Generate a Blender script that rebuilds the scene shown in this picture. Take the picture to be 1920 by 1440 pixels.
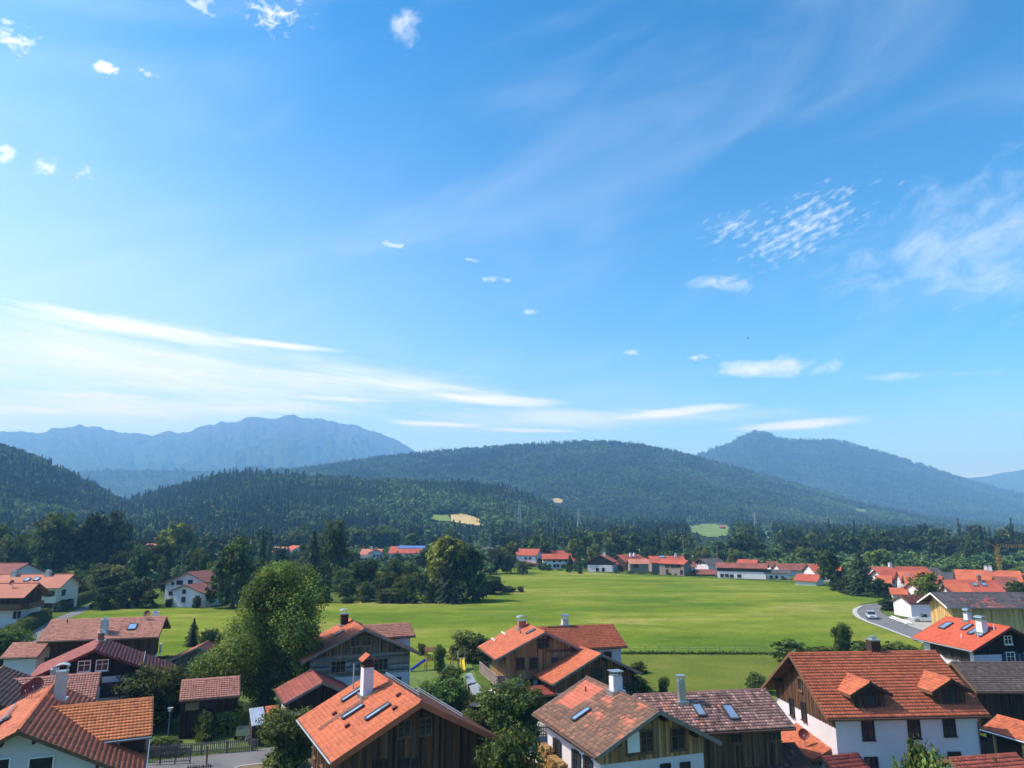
import bpy, bmesh, math, random
import numpy as np
from mathutils import Vector, Matrix
from mathutils.bvhtree import BVHTree

for _o in list(bpy.data.objects):
    bpy.data.objects.remove(_o, do_unlink=True)
SC = bpy.context.scene
COL = SC.collection

# ------------------------------------------------------------------ camera
F, CAMH, YH = 1340.0, 20.5, 985.0          # focal length and horizon row for a 1920 x 1440 picture
TH = math.atan((YH - 720) / F)
cam_d = bpy.data.cameras.new('camera')
cam_d.sensor_width = 36.0
cam_d.lens = 36.0 * F / 1920.0
cam_d.clip_start = 0.5
cam_d.clip_end = 60000.0
cam = bpy.data.objects.new('camera', cam_d)
cam.location = (0, 0, CAMH)
cam.rotation_euler = (math.pi / 2 + TH, 0, 0)
COL.objects.link(cam)
SC.camera = cam

# ------------------------------------------------------------------ sun and sky
SUN_AZ = math.radians(89)                   # to the left of the viewing direction (+Y)
SUN_EL = math.radians(50)
sdir = Vector((-math.sin(SUN_AZ) * math.cos(SUN_EL), math.cos(SUN_AZ) * math.cos(SUN_EL), math.sin(SUN_EL)))
sun_d = bpy.data.lights.new('sun', 'SUN')
sun_d.energy = 3.7
sun_d.angle = math.radians(0.6)
sun_d.color = (1.0, 0.94, 0.84)
sun = bpy.data.objects.new('sun', sun_d)
sun.rotation_euler = (-sdir).to_track_quat('-Z', 'Y').to_euler()
sun.location = (-60, 40, 120)
COL.objects.link(sun)

SC.view_settings.view_transform = 'Standard'
SC.view_settings.look = 'None'
SC.view_settings.exposure = 0.6
SC.view_settings.gamma = 1.0
SC.view_settings.use_curve_mapping = False
SC.cycles.use_denoising = True
SC.cycles.max_bounces = 6
SC.cycles.diffuse_bounces = 3
SC.cycles.glossy_bounces = 2
SC.cycles.transmission_bounces = 3
SC.cycles.transparent_max_bounces = 6
SC.cycles.volume_bounces = 1
SC.render.film_transparent = False

def ray(px, py):
    x = (px - 960) / F
    y = -(py - 720) / F
    c, s = math.cos(TH), math.sin(TH)
    return Vector((x, c - s * y, s + c * y))

def atz(px, py, z=0.0):
    r = ray(px, py)
    t = (z - CAMH) / r.z
    return Vector((r.x * t, r.y * t, z))

def aty(px, py, Y):
    r = ray(px, py)
    t = Y / r.y
    return Vector((r.x * t, Y, CAMH + r.z * t))

def proj(x, y, z):
    c, s = math.cos(TH), math.sin(TH)
    dz = z - CAMH
    fw = y * c + dz * s
    up = -y * s + dz * c
    return 960 + F * x / fw, 720 - F * up / fw

def hit_plane(px, py, p, n):
    r = ray(px, py)
    o = Vector((0, 0, CAMH))
    t = (p - o).dot(n) / r.dot(n)
    return o + r * t

class NB:
    """small helper to write node trees"""
    def __init__(self, tree):
        self.t = tree
    def n(self, typ, **kw):
        nd = self.t.nodes.new(typ)
        for k, v in kw.items():
            setattr(nd, k, v)
        return nd
    def link(self, a, b):
        self.t.links.new(a, b)
    def m(self, op, a, b=None, c=None, clamp=False):
        nd = self.n('ShaderNodeMath', operation=op)
        nd.use_clamp = clamp
        for i, v in enumerate((a, b, c)):
            if v is None:
                continue
            if isinstance(v, (int, float)):
                nd.inputs[i].default_value = v
            else:
                self.link(v, nd.inputs[i])
        return nd.outputs[0]
    def noise(self, vec, scale, detail=4, rough=0.55, dist=0.0):
        nd = self.n('ShaderNodeTexNoise')
        nd.inputs['Scale'].default_value = scale
        nd.inputs['Detail'].default_value = detail
        nd.inputs['Roughness'].default_value = rough
        nd.inputs['Distortion'].default_value = dist
        if vec is not None:
            self.link(vec, nd.inputs['Vector'])
        return nd.outputs['Fac']
    def ramp(self, fac, stops, interp='LINEAR'):
        nd = self.n('ShaderNodeValToRGB')
        nd.color_ramp.interpolation = interp
        el = nd.color_ramp.elements
        while len(el) < len(stops):
            el.new(0.5)
        for e, (p, c) in zip(el, stops):
            e.position = p
            e.color = (c[0], c[1], c[2], 1) if not isinstance(c, (int, float)) else (c, c, c, 1)
        self.link(fac, nd.inputs[0])
        return nd.outputs[0]
    def mix(self, fac, a, b, blend='MIX'):
        nd = self.n('ShaderNodeMix', data_type='RGBA', blend_type=blend)
        nd.clamp_result = False
        for s, v in ((nd.inputs[0], fac), (nd.inputs[6], a), (nd.inputs[7], b)):
            if isinstance(v, (int, float)):
                s.default_value = v
            elif isinstance(v, tuple):
                s.default_value = (v[0], v[1], v[2], 1)
            else:
                self.link(v, s)
        return nd.outputs[2]
    def comb(self, x, y, z):
        nd = self.n('ShaderNodeCombineXYZ')
        for i, v in enumerate((x, y, z)):
            if isinstance(v, (int, float)):
                nd.inputs[i].default_value = v
            else:
                self.link(v, nd.inputs[i])
        return nd.outputs[0]

def build_world():
    w = bpy.data.worlds.new('World')
    SC.world = w
    w.use_nodes = True
    t = w.node_tree
    t.nodes.clear()
    b = NB(t)
    out = b.n('ShaderNodeOutputWorld')
    bg = b.n('ShaderNodeBackground')
    b.link(bg.outputs[0], out.inputs[0])
    sky = b.n('ShaderNodeTexSky', sky_type='NISHITA')
    sky.sun_disc = False
    sky.sun_elevation = SUN_EL
    sky.sun_rotation = -SUN_AZ
    sky.altitude = 700
    sky.air_density = 1.1
    sky.dust_density = 3.2
    sky.ozone_density = 3.2
    hs = b.n('ShaderNodeHueSaturation')
    hs.inputs['Saturation'].default_value = 1.3
    hs.inputs['Hue'].default_value = 0.486
    hs.inputs['Value'].default_value = 1.0
    sc0 = b.n('ShaderNodeVectorMath', operation='SCALE')      # a little more contrast in the blue
    sc0.inputs['Scale'].default_value = 0.16
    b.link(sky.outputs[0], sc0.inputs[0])
    gm = b.n('ShaderNodeGamma')
    gm.inputs['Gamma'].default_value = 1.6
    b.link(sc0.outputs[0], gm.inputs['Color'])
    sc1 = b.n('ShaderNodeVectorMath', operation='SCALE')
    sc1.inputs['Scale'].default_value = 1.30 / 0.16
    b.link(gm.outputs[0], sc1.inputs[0])
    b.link(sc1.outputs[0], hs.inputs['Color'])
    tc = b.n('ShaderNodeTexCoord')
    sep = b.n('ShaderNodeSeparateXYZ')
    b.link(tc.outputs['Generated'], sep.inputs[0])
    X, Y, Z = sep.outputs
    az = b.m('ARCTAN2', X, Y)
    el = b.m('ARCSINE', Z)
    def azel(px, py):
        r = ray(px, py).normalized()
        return math.atan2(r.x, r.y), math.asin(r.z)
    # noise fields over the dome, in azimuth / elevation
    def field(sx, sy, rot, scale, detail, rough, dist, off):
        c, s = math.cos(rot), math.sin(rot)
        u = b.m('ADD', b.m('MULTIPLY', az, c), b.m('MULTIPLY', el, s))
        v = b.m('SUBTRACT', b.m('MULTIPLY', el, c), b.m('MULTIPLY', az, s))
        return b.noise(b.comb(b.m('MULTIPLY', u, sx), b.m('MULTIPLY', v, sy), off), scale, detail, rough, dist)
    streak = field(2.0, 20.0, -0.12, 2.0, 8, 0.62, 0.3, 1.7)
    fine = field(4.5, 48.0, -0.10, 2.4, 8, 0.66, 0.4, 7.7)
    streak = b.m('ADD', b.m('MULTIPLY', streak, 0.66), b.m('MULTIPLY', fine, 0.34))
    wisp = field(5.0, 9.0, 0.35, 3.6, 8, 0.66, 0.5, 5.1)
    puff = field(9.0, 15.0, 0.1, 5.0, 8, 0.66, 0.4, 9.2)
    ripple = field(12.0, 30.0, 0.36, 4.6, 5, 0.55, 0.2, 4.6)
    veil = field(1.4, 5.0, 0.30, 1.6, 5, 0.55, 0.8, 12.0)
    total = None
    def patch(px, py, rx, ry, rot, fld, lo, hi, amt):
        nonlocal total
        a0, e0 = azel(px, py)
        ca, sa = math.cos(rot), math.sin(rot)
        da = b.m('SUBTRACT', az, a0)
        de = b.m('SUBTRACT', el, e0)
        u = b.m('DIVIDE', b.m('ADD', b.m('MULTIPLY', da, ca), b.m('MULTIPLY', de, sa)), rx / F)
        v = b.m('DIVIDE', b.m('SUBTRACT', b.m('MULTIPLY', de, ca), b.m('MULTIPLY', da, sa)), ry / F)
        d2 = b.m('ADD', b.m('MULTIPLY', u, u), b.m('MULTIPLY', v, v))
        g = b.m('EXPONENT', b.m('MULTIPLY', d2, -1.0))
        k = b.m('ADD', fld, b.m('MULTIPLY', b.m('SUBTRACT', g, 1.0), 0.45))
        mr = b.n('ShaderNodeMapRange', interpolation_type='SMOOTHSTEP')
        mr.inputs[1].default_value = lo
        mr.inputs[2].default_value = hi
        b.link(k, mr.inputs[0])
        gw = b.m('MULTIPLY', b.m('SUBTRACT', g, 0.04), 6.0, clamp=True)
        val = b.m('MULTIPLY', b.m('MULTIPLY', mr.outputs[0], gw), amt)
        total = val if total is None else b.m('MAXIMUM', total, val)
    # low banks of stratus over the far mountains
    patch(230, 690, 430, 62, -0.015, streak, 0.09, 0.62, 0.83)
    patch(620, 715, 380, 34, -0.035, streak, 0.09, 0.62, 0.77)
    patch(300, 760, 380, 24, 0.045, streak, 0.09, 0.62, 0.83)
    patch(1080, 785, 330, 22, 0.000, streak, 0.09, 0.62, 0.66)
    patch(225, 610, 250, 21, -0.055, streak, 0.17, 0.56, 1.00)
    patch(510, 645, 140, 9, -0.035, streak, 0.19, 0.58, 1.00)
    patch(170, 668, 300, 26, -0.045, streak, 0.21, 0.62, 0.99)
    patch(360, 700, 190, 14, -0.035, streak, 0.21, 0.62, 0.94)
    patch(700, 716, 330, 17, -0.070, streak, 0.17, 0.58, 1.00)
    patch(900, 748, 220, 15, -0.060, streak, 0.17, 0.58, 1.00)
    patch(190, 742, 240, 13, 0.045, streak, 0.19, 0.60, 1.00)
    patch(430, 766, 200, 16, 0.025, streak, 0.17, 0.58, 1.00)
    patch(80, 768, 180, 11, 0.065, streak, 0.21, 0.60, 0.99)
    patch(640, 748, 170, 9, -0.005, streak, 0.23, 0.62, 0.88)
    patch(830, 795, 120, 7, -0.020, streak, 0.19, 0.58, 1.00)
    patch(1250, 775, 175, 12, 0.070, streak, 0.15, 0.56, 1.00)
    patch(1000, 807, 130, 6, -0.030, streak, 0.21, 0.60, 0.94)
    patch(1490, 797, 125, 10, 0.030, streak, 0.17, 0.58, 1.00)
    patch(1860, 889, 90, 6, 0.050, streak, 0.19, 0.60, 0.77)
    patch(1440, 692, 150, 20, -0.040, wisp, 0.21, 0.65, 0.75)
    patch(1700, 705, 170, 10, -0.050, wisp, 0.26, 0.70, 0.40)
    # broken altocumulus and wisps higher up
    patch(1500, 425, 170, 75, 0.300, ripple, 0.33, 0.80, 0.65)
    patch(1370, 425, 70, 40, 0.200, ripple, 0.33, 0.78, 0.53)
    patch(1345, 533, 80, 26, -0.120, wisp, 0.30, 0.70, 0.60)
    patch(1850, 460, 260, 110, 0.020, wisp, 0.16, 0.85, 0.50)
    patch(510, 22, 110, 48, 0.100, puff, 0.38, 0.65, 0.85)
    patch(380, 10, 60, 36, 0.000, puff, 0.39, 0.65, 0.60)
    patch(765, 60, 75, 44, -0.400, wisp, 0.32, 0.76, 0.65)
    patch(20, 68, 70, 28, -0.300, puff, 0.35, 0.63, 0.95)
    patch(200, 130, 30, 15, 0.000, puff, 0.29, 0.57, 1.00)
    patch(282, 140, 40, 12, -0.200, puff, 0.37, 0.63, 0.70)
    patch(82, 312, 38, 30, 0.600, puff, 0.35, 0.63, 0.70)
    patch(160, 322, 34, 24, 0.400, puff, 0.39, 0.65, 0.50)
    patch(8, 292, 26, 20, 0.000, puff, 0.33, 0.61, 0.80)
    patch(735, 457, 60, 10, -0.050, puff, 0.37, 0.63, 0.60)
    patch(890, 487, 30, 8, 0.000, puff, 0.37, 0.63, 0.60)
    patch(930, 525, 50, 12, -0.100, puff, 0.37, 0.63, 0.55)
    patch(995, 585, 26, 12, 0.100, puff, 0.34, 0.61, 0.60)
    patch(1188, 661, 26, 9, 0.000, puff, 0.33, 0.61, 0.60)
    patch(1310, 670, 44, 10, 0.050, puff, 0.35, 0.62, 0.55)
    # thin high veil over the whole dome, stretched in bands
    mv = b.n('ShaderNodeMapRange', interpolation_type='SMOOTHSTEP')
    mv.inputs[1].default_value = 0.42
    mv.inputs[2].default_value = 0.85
    b.link(veil, mv.inputs[0])
    total = b.m('MAXIMUM', total, b.m('MULTIPLY', mv.outputs[0], 0.15))
    # thin bright cirrostratus towards the sun, and dust whitening the sky just above the horizon
    a0, e0 = azel(-260, 640)
    du = b.m('DIVIDE', b.m('SUBTRACT', az, a0), 0.62)
    dv = b.m('DIVIDE', b.m('SUBTRACT', el, e0), 0.30)
    cs = b.m('MULTIPLY', b.m('EXPONENT', b.m('MULTIPLY', b.m('ADD', b.m('MULTIPLY', du, du), b.m('MULTIPLY', dv, dv)), -1.0)), 0.40)
    dust = b.m('MULTIPLY', b.m('EXPONENT', b.m('MULTIPLY', b.m('ABSOLUTE', el), -6.0)), 0.24)
    for q in (cs, dust):
        total = b.m('SUBTRACT', 1.0, b.m('MULTIPLY', b.m('SUBTRACT', 1.0, total), b.m('SUBTRACT', 1.0, q)))
    total = b.m('MULTIPLY', total, b.m('GREATER_THAN', Z, 0.0))
    q = 1.0 / SKY_STRENGTH
    col = b.mix(total, hs.outputs[0], (0.93 * q, 0.96 * q, 1.0 * q))
    b.link(col, bg.inputs['Color'])
    bg.inputs['Strength'].default_value = SKY_STRENGTH
    w.cycles.sampling_method = 'MANUAL'
    w.cycles.sample_map_resolution = 512
SKY_STRENGTH = 0.15
build_world()

# ------------------------------------------------------------------ materials
MATS = {}
def new_mat(name):
    m = bpy.data.materials.new(name)
    m.use_nodes = True
    t = m.node_tree
    t.nodes.clear()
    b = NB(t)
    out = b.n('ShaderNodeOutputMaterial')
    p = b.n('ShaderNodeBsdfPrincipled')
    b.link(p.outputs[0], out.inputs[0])
    MATS[name] = m
    return m, b, p, out

def bump(b, p, h, strength, dist=0.05):
    bm = b.n('ShaderNodeBump')
    bm.inputs['Strength'].default_value = strength
    bm.inputs['Distance'].default_value = dist
    b.link(h, bm.inputs['Height'])
    b.link(bm.outputs[0], p.inputs['Normal'])

def simple(name, col, rough=0.7, var=0.25, scale=1.5, metal=0.0, spec=0.3, bs=0.15, bscale=None):
    m, b, p, out = new_mat(name)
    tc = b.n('ShaderNodeTexCoord')
    nz = b.noise(tc.outputs['Object'], scale, 6, 0.6)
    lo = tuple(c * (1 - var) for c in col)
    hi = tuple(min(1, c * (1 + var * 0.6)) for c in col)
    c = b.ramp(nz, [(0.3, lo), (0.7, hi)])
    b.link(c, p.inputs['Base Color'])
    p.inputs['Roughness'].default_value = rough
    p.inputs['Metallic'].default_value = metal
    p.inputs['Specular IOR Level'].default_value = spec
    if bs:
        bump(b, p, b.noise(tc.outputs['Object'], bscale or scale * 6, 4, 0.6), bs, 0.03)
    return m

def attr_mat(name, rough=0.75, var=0.2, scale=(0.6, 0.6, 0.6), nscale=2.0, spec=0.25, bs=0.2, grain=(20, 20, 20)):
    """colour from the mesh attribute 'col', weathered by noise"""
    m, b, p, out = new_mat(name)
    a = b.n('ShaderNodeAttribute', attribute_name='col')
    tc = b.n('ShaderNodeTexCoord')
    mp = b.n('ShaderNodeMapping')
    mp.inputs['Scale'].default_value = scale
    b.link(tc.outputs['Object'], mp.inputs[0])
    nz = b.noise(mp.outputs[0], nscale, 6, 0.62)
    f = b.ramp(nz, [(0.28, 1 - var), (0.72, 1 + var * 0.5)])
    mp2 = b.n('ShaderNodeMapping')
    mp2.inputs['Scale'].default_value = grain
    b.link(tc.outputs['Object'], mp2.inputs[0])
    g = b.noise(mp2.outputs[0], 1.0, 4, 0.6)
    f2 = b.ramp(g, [(0.3, 1 - var * 0.8), (0.7, 1 + var * 0.4)])
    c = b.mix(1.0, a.outputs['Color'], f, 'MULTIPLY')
    c = b.mix(1.0, c, f2, 'MULTIPLY')
    b.link(c, p.inputs['Base Color'])
    p.inputs['Roughness'].default_value = rough
    p.inputs['Specular IOR Level'].default_value = spec
    if bs:
        bump(b, p, g, bs, 0.02)
    return m

attr_mat('tile', 0.72, 0.14, nscale=0.7, spec=0.3, grain=(9, 9, 9))
attr_mat('board', 0.85, 0.32, scale=(2, 2, 0.35), nscale=1.2, spec=0.12, grain=(16, 16, 1.2))
simple('plaster', (0.62, 0.585, 0.62), 0.9, 0.06, 0.5, bs=0.12, bscale=22)
simple('cream_plaster', (0.72, 0.64, 0.50), 0.9, 0.08, 0.5, bs=0.1, bscale=22)
simple('yellow_board', (0.50, 0.33, 0.13), 0.8, 0.2, 0.8, bs=0.1)
simple('wood_dark', (0.045, 0.026, 0.018), 0.75, 0.3, 1.5)
simple('wood_brown', (0.16, 0.085, 0.045), 0.78, 0.3, 1.5)
simple('wood_light', (0.30, 0.19, 0.09), 0.8, 0.3, 1.5)
simple('wood_grey', (0.23, 0.19, 0.16), 0.85, 0.3, 1.5)
simple('soffit', (0.14, 0.075, 0.045), 0.8, 0.25, 1.5)
simple('white_paint', (0.78, 0.78, 0.76), 0.5, 0.06, 2)
simple('render_grey', (0.50, 0.46, 0.43), 0.9, 0.18, 1.2, bs=0.15)
simple('brick_red', (0.33, 0.13, 0.08), 0.85, 0.25, 3)
simple('zinc', (0.55, 0.58, 0.60), 0.35, 0.12, 3, metal=0.85, bs=0.05)
simple('steel_dark', (0.06, 0.06, 0.065), 0.5, 0.2, 3)
simple('gutter_brown', (0.10, 0.055, 0.04), 0.5, 0.2, 3)
simple('dish_brown', (0.13, 0.025, 0.025), 0.5, 0.15, 3)
simple('concrete', (0.42, 0.41, 0.39), 0.9, 0.2, 1.5)
simple('far_roof_red', (0.37, 0.085, 0.05), 0.85, 0.25, 0.25, bs=0.3, bscale=3)
simple('far_roof_orange', (0.43, 0.115, 0.055), 0.85, 0.25, 0.25, bs=0.3, bscale=3)
simple('far_roof_brown', (0.21, 0.075, 0.055), 0.85, 0.3, 0.25, bs=0.3, bscale=3)
simple('far_roof_grey', (0.085, 0.08, 0.082), 0.85, 0.3, 0.3, bs=0.3, bscale=3)
simple('far_roof_pink', (0.42, 0.17, 0.11), 0.85, 0.2, 0.25, bs=0.3, bscale=3)
simple('turquoise_sheet', (0.25, 0.52, 0.47), 0.5, 0.25, 0.6)
simple('asphalt', (0.15, 0.15, 0.155), 0.9, 0.22, 0.35, bs=0.15, bscale=40)
simple('gravel_strip', (0.36, 0.34, 0.29), 0.95, 0.25, 0.8, bs=0.3, bscale=25)
simple('road_paint', (0.36, 0.36, 0.35), 0.7, 0.2, 3)
simple('car_silver', (0.60, 0.63, 0.67), 0.28, 0.04, 1, metal=0.5, spec=0.5, bs=0)
simple('car_dark', (0.05, 0.055, 0.06), 0.25, 0.05, 1, metal=0.3, spec=0.5, bs=0)
simple('rubber', (0.018, 0.018, 0.018), 0.9, 0.1, 5, bs=0)
simple('slide_blue', (0.03, 0.06, 0.50), 0.4, 0.1, 2, bs=0)
simple('slide_yellow', (0.68, 0.52, 0.03), 0.4, 0.1, 2, bs=0)
simple('tarp_blue', (0.32, 0.40, 0.52), 0.5, 0.2, 1.5, bs=0.2)
simple('cover_grey', (0.28, 0.33, 0.37), 0.45, 0.2, 2, bs=0.1)
simple('bin_green', (0.03, 0.13, 0.09), 0.5, 0.15, 2, bs=0)
simple('crane_yellow', (0.42, 0.22, 0.03), 0.55, 0.15, 0.5, bs=0)
simple('pylon_steel', (0.32, 0.34, 0.36), 0.6, 0.15, 0.5, bs=0)
simple('hay', (0.40, 0.31, 0.12), 0.95, 0.2, 0.05, bs=0)
simple('solar_blue', (0.10, 0.18, 0.42), 0.2, 0.1, 1, spec=0.6, bs=0)
simple('slide_dark', (0.02, 0.04, 0.055), 0.6, 0.1, 2, bs=0)
simple('shutter_blue', (0.025, 0.035, 0.08), 0.6, 0.1, 2, bs=0)
simple('feather', (0.03, 0.03, 0.03), 0.8, 0.1, 5, bs=0)
simple('lamp_glass', (0.75, 0.75, 0.70), 0.3, 0.05, 5, bs=0)
simple('bark', (0.075, 0.058, 0.045), 0.95, 0.35, 3, bs=0.6, bscale=14)

def glass_mat():
    m, b, p, out = new_mat('window_glass')
    tc = b.n('ShaderNodeTexCoord')
    nz = b.noise(tc.outputs['Object'], 0.9, 2, 0.5)
    b.link(b.ramp(nz, [(0.35, (0.012, 0.014, 0.02)), (0.65, (0.035, 0.04, 0.05))]), p.inputs['Base Color'])
    p.inputs['Roughness'].default_value = 0.1
    p.inputs['Specular IOR Level'].default_value = 0.35
    m, b, p, out = new_mat('skylight_glass')
    p.inputs['Base Color'].default_value = (0.10, 0.16, 0.24, 1)
    p.inputs['Roughness'].default_value = 0.06
    p.inputs['Metallic'].default_value = 0.75
    p.inputs['Base Color'].default_value = (0.55, 0.65, 0.75, 1)
glass_mat()

def foliage_mat(name, trans=0.28, var=0.55):
    m, b, p, out = new_mat(name)
    m.node_tree.nodes.remove(p)
    a = b.n('ShaderNodeAttribute', attribute_name='col')
    oi = b.n('ShaderNodeObjectInfo')
    hs = b.n('ShaderNodeHueSaturation')
    b.link(a.outputs['Color'], hs.inputs['Color'])
    b.link(b.m('ADD', 0.5 - 0.022, b.m('MULTIPLY', oi.outputs['Random'], 0.044)), hs.inputs['Hue'])
    gp = b.n('ShaderNodeNewGeometry')
    pv = b.ramp(b.noise(gp.outputs['Position'], 0.006, 4, 0.6), [(0.32, 0.6), (0.68, 1.35)]) if name == 'forest_foliage' else 1.0
    b.link(b.m('MULTIPLY', pv, b.m('ADD', 1.0 - var * 0.5, b.m('MULTIPLY', b.m('FRACT', b.m('MULTIPLY', oi.outputs['Random'], 7.31)), var))), hs.inputs['Value'])
    d = b.n('ShaderNodeBsdfPrincipled')
    d.inputs['Roughness'].default_value = 0.65
    d.inputs['Specular IOR Level'].default_value = 0.12
    tr = b.n('ShaderNodeBsdfTranslucent')
    b.link(hs.outputs[0], d.inputs['Base Color'])
    b.link(b.mix(1.0, hs.outputs[0], (1.5, 1.5, 0.7), 'MULTIPLY'), tr.inputs['Color'])
    mx = b.n('ShaderNodeMixShader')
    mx.inputs[0].default_value = trans
    b.link(d.outputs[0], mx.inputs[1])
    b.link(tr.outputs[0], mx.inputs[2])
    b.link(mx.outputs[0], out.inputs[0])
foliage_mat('foliage')
foliage_mat('forest_foliage', 0.12, 0.55)

def ground_mats():
    # village ground: lawns, rougher grass, worn earth
    m, b, p, out = new_mat('ground_grass')
    g = b.n('ShaderNodeNewGeometry')
    n1 = b.noise(g.outputs['Position'], 0.07, 5, 0.6)
    n2 = b.noise(g.outputs['Position'], 1.3, 6, 0.65)
    c = b.ramp(n1, [(0.32, (0.050, 0.080, 0.020)), (0.52, (0.085, 0.130, 0.026)), (0.70, (0.120, 0.160, 0.040))])
    c = b.mix(1.0, c, b.ramp(n2, [(0.25, 0.55), (0.75, 1.25)]), 'MULTIPLY')
    b.link(c, p.inputs['Base Color'])
    p.inputs['Roughness'].default_value = 0.95
    p.inputs['Specular IOR Level'].default_value = 0.0
    bump(b, p, b.noise(g.outputs['Position'], 9, 5, 0.7), 0.6, 0.08)
    # the hay meadow: mown swaths that follow the slope, paler dry streaks
    m, b, p, out = new_mat('meadow_grass')
    g = b.n('ShaderNodeNewGeometry')
    mp = b.n('ShaderNodeMapping')
    mp.inputs['Rotation'].default_value = (0, 0, math.radians(8))
    mp.inputs['Scale'].default_value = (0.018, 0.042, 1)
    b.link(g.outputs['Position'], mp.inputs[0])
    s1 = b.noise(mp.outputs[0], 1.0, 6, 0.62, 0.6)
    mp2 = b.n('ShaderNodeMapping')
    mp2.inputs['Rotation'].default_value = (0, 0, math.radians(-5))
    mp2.inputs['Scale'].default_value = (0.05, 0.28, 1)
    b.link(g.outputs['Position'], mp2.inputs[0])
    s2 = b.noise(mp2.outputs[0], 1.0, 5, 0.65, 0.4)
    big = b.noise(g.outputs['Position'], 0.012, 4, 0.55)
    fine = b.noise(g.outputs['Position'], 1.6, 5, 0.7)
    c = b.ramp(s1, [(0.34, (0.085, 0.148, 0.021)), (0.44, (0.120, 0.180, 0.025)), (0.55, (0.175, 0.216, 0.034)), (0.66, (0.260, 0.258, 0.075))])
    c = b.mix(b.ramp(big, [(0.45, 0.0), (0.68, 0.5)]), c, (0.100, 0.170, 0.014))
    c = b.mix(1.0, c, b.ramp(s2, [(0.3, 0.85), (0.7, 1.12)]), 'MULTIPLY')
    mid = b.noise(g.outputs['Position'], 0.16, 6, 0.7, 0.4)
    c = b.mix(1.0, c, b.ramp(mid, [(0.3, 0.80), (0.7, 1.16)]), 'MULTIPLY')
    c = b.mix(1.0, c, b.ramp(fine, [(0.25, 0.72), (0.75, 1.2)]), 'MULTIPLY')
    b.link(c, p.inputs['Base Color'])
    p.inputs['Roughness'].default_value = 0.95
    p.inputs['Specular IOR Level'].default_value = 0.0
    bump(b, p, fine, 0.5, 0.12)
    m, b, p, out = new_mat('paddock_grass')
    g = b.n('ShaderNodeNewGeometry')
    n1 = b.noise(g.outputs['Position'], 0.10, 5, 0.6)
    fine = b.noise(g.outputs['Position'], 1.8, 5, 0.7)
    c = b.ramp(n1, [(0.3, (0.088, 0.125, 0.024)), (0.55, (0.120, 0.150, 0.030)), (0.72, (0.170, 0.165, 0.055))])
    c = b.mix(1.0, c, b.ramp(fine, [(0.25, 0.75), (0.75, 1.2)]), 'MULTIPLY')
    b.link(c, p.inputs['Base Color'])
    p.inputs['Roughness'].default_value = 0.95
    p.inputs['Specular IOR Level'].default_value = 0.0
    # wooded hillsides seen between and beyond the trees
    def hill(name, lo, hi, sc, bs, bd):
        m, b, p, out = new_mat(name)
        g = b.n('ShaderNodeNewGeometry')
        n1 = b.noise(g.outputs['Position'], sc * 0.12, 5, 0.6)
        v = b.n('ShaderNodeTexVoronoi')
        v.inputs['Scale'].default_value = sc
        b.link(g.outputs['Position'], v.inputs['Vector'])
        n2 = b.noise(g.outputs['Position'], sc * 0.5, 5, 0.7)
        c = b.ramp(n1, [(0.3, lo), (0.7, hi)])
        c = b.mix(1.0, c, b.ramp(n2, [(0.3, 0.6), (0.7, 1.3)]), 'MULTIPLY')
        b.link(c, p.inputs['Base Color'])
        p.inputs['Roughness'].default_value = 0.95
        p.inputs['Specular IOR Level'].default_value = 0.0
        inv = b.m('SUBTRACT', 1.0, v.outputs['Distance'])
        bump(b, p, b.m('ADD', inv, n2), bs, bd)
    hill('hill_floor', (0.020, 0.035, 0.012), (0.045, 0.066, 0.022), 0.09, 0.8, 8)
    hill('mountain_wood', (0.022, 0.040, 0.016), (0.050, 0.075, 0.028), 0.05, 1.0, 14)
    # limestone mountain: rock where steep and high, forest and pasture elsewhere
    m, b, p, out = new_mat('mountain_rock')
    g = b.n('ShaderNodeNewGeometry')
    sp = b.n('ShaderNodeSeparateXYZ')
    b.link(g.outputs['Position'], sp.inputs[0])
    nn = b.noise(g.outputs['Position'], 0.004, 8, 0.68)
    hgt = b.m('DIVIDE', sp.outputs[2], 1150.0)
    f = b.m('ADD', hgt, b.m('MULTIPLY', b.m('SUBTRACT', nn, 0.5), 1.5))
    mp = b.n('ShaderNodeMapping')
    mp.inputs['Scale'].default_value = (0.012, 0.012, 0.002)
    b.link(g.outputs['Position'], mp.inputs[0])
    cr = b.noise(mp.outputs[0], 1.0, 8, 0.72)
    rock = b.ramp(cr, [(0.3, (0.035, 0.04, 0.04)), (0.55, (0.085, 0.09, 0.085)), (0.75, (0.17, 0.17, 0.16))])
    wood = b.ramp(nn, [(0.35, (0.030, 0.048, 0.022)), (0.6, (0.06, 0.085, 0.035)), (0.75, (0.13, 0.16, 0.07))])
    b.link(b.mix(b.ramp(f, [(0.62, 0.0), (0.92, 1.0)]), wood, rock), p.inputs['Base Color'])
    p.inputs['Roughness'].default_value = 0.95
    p.inputs['Specular IOR Level'].default_value = 0.0
    bump(b, p, b.m('ADD', cr, nn), 1.0, 60)
ground_mats()
simple('clearing_grass', (0.14, 0.21, 0.035), 0.95, 0.3, 0.03, bs=0)
simple('stubble', (0.42, 0.33, 0.13), 0.95, 0.2, 0.05, bs=0)
simple('earth', (0.17, 0.13, 0.08), 0.95, 0.3, 0.7)
simple('lawn', (0.11, 0.165, 0.03), 0.95, 0.35, 0.35, bs=0.3, bscale=14)

# ------------------------------------------------------------------ mesh helpers
RNG = np.random.default_rng(11)
random.seed(5)

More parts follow.
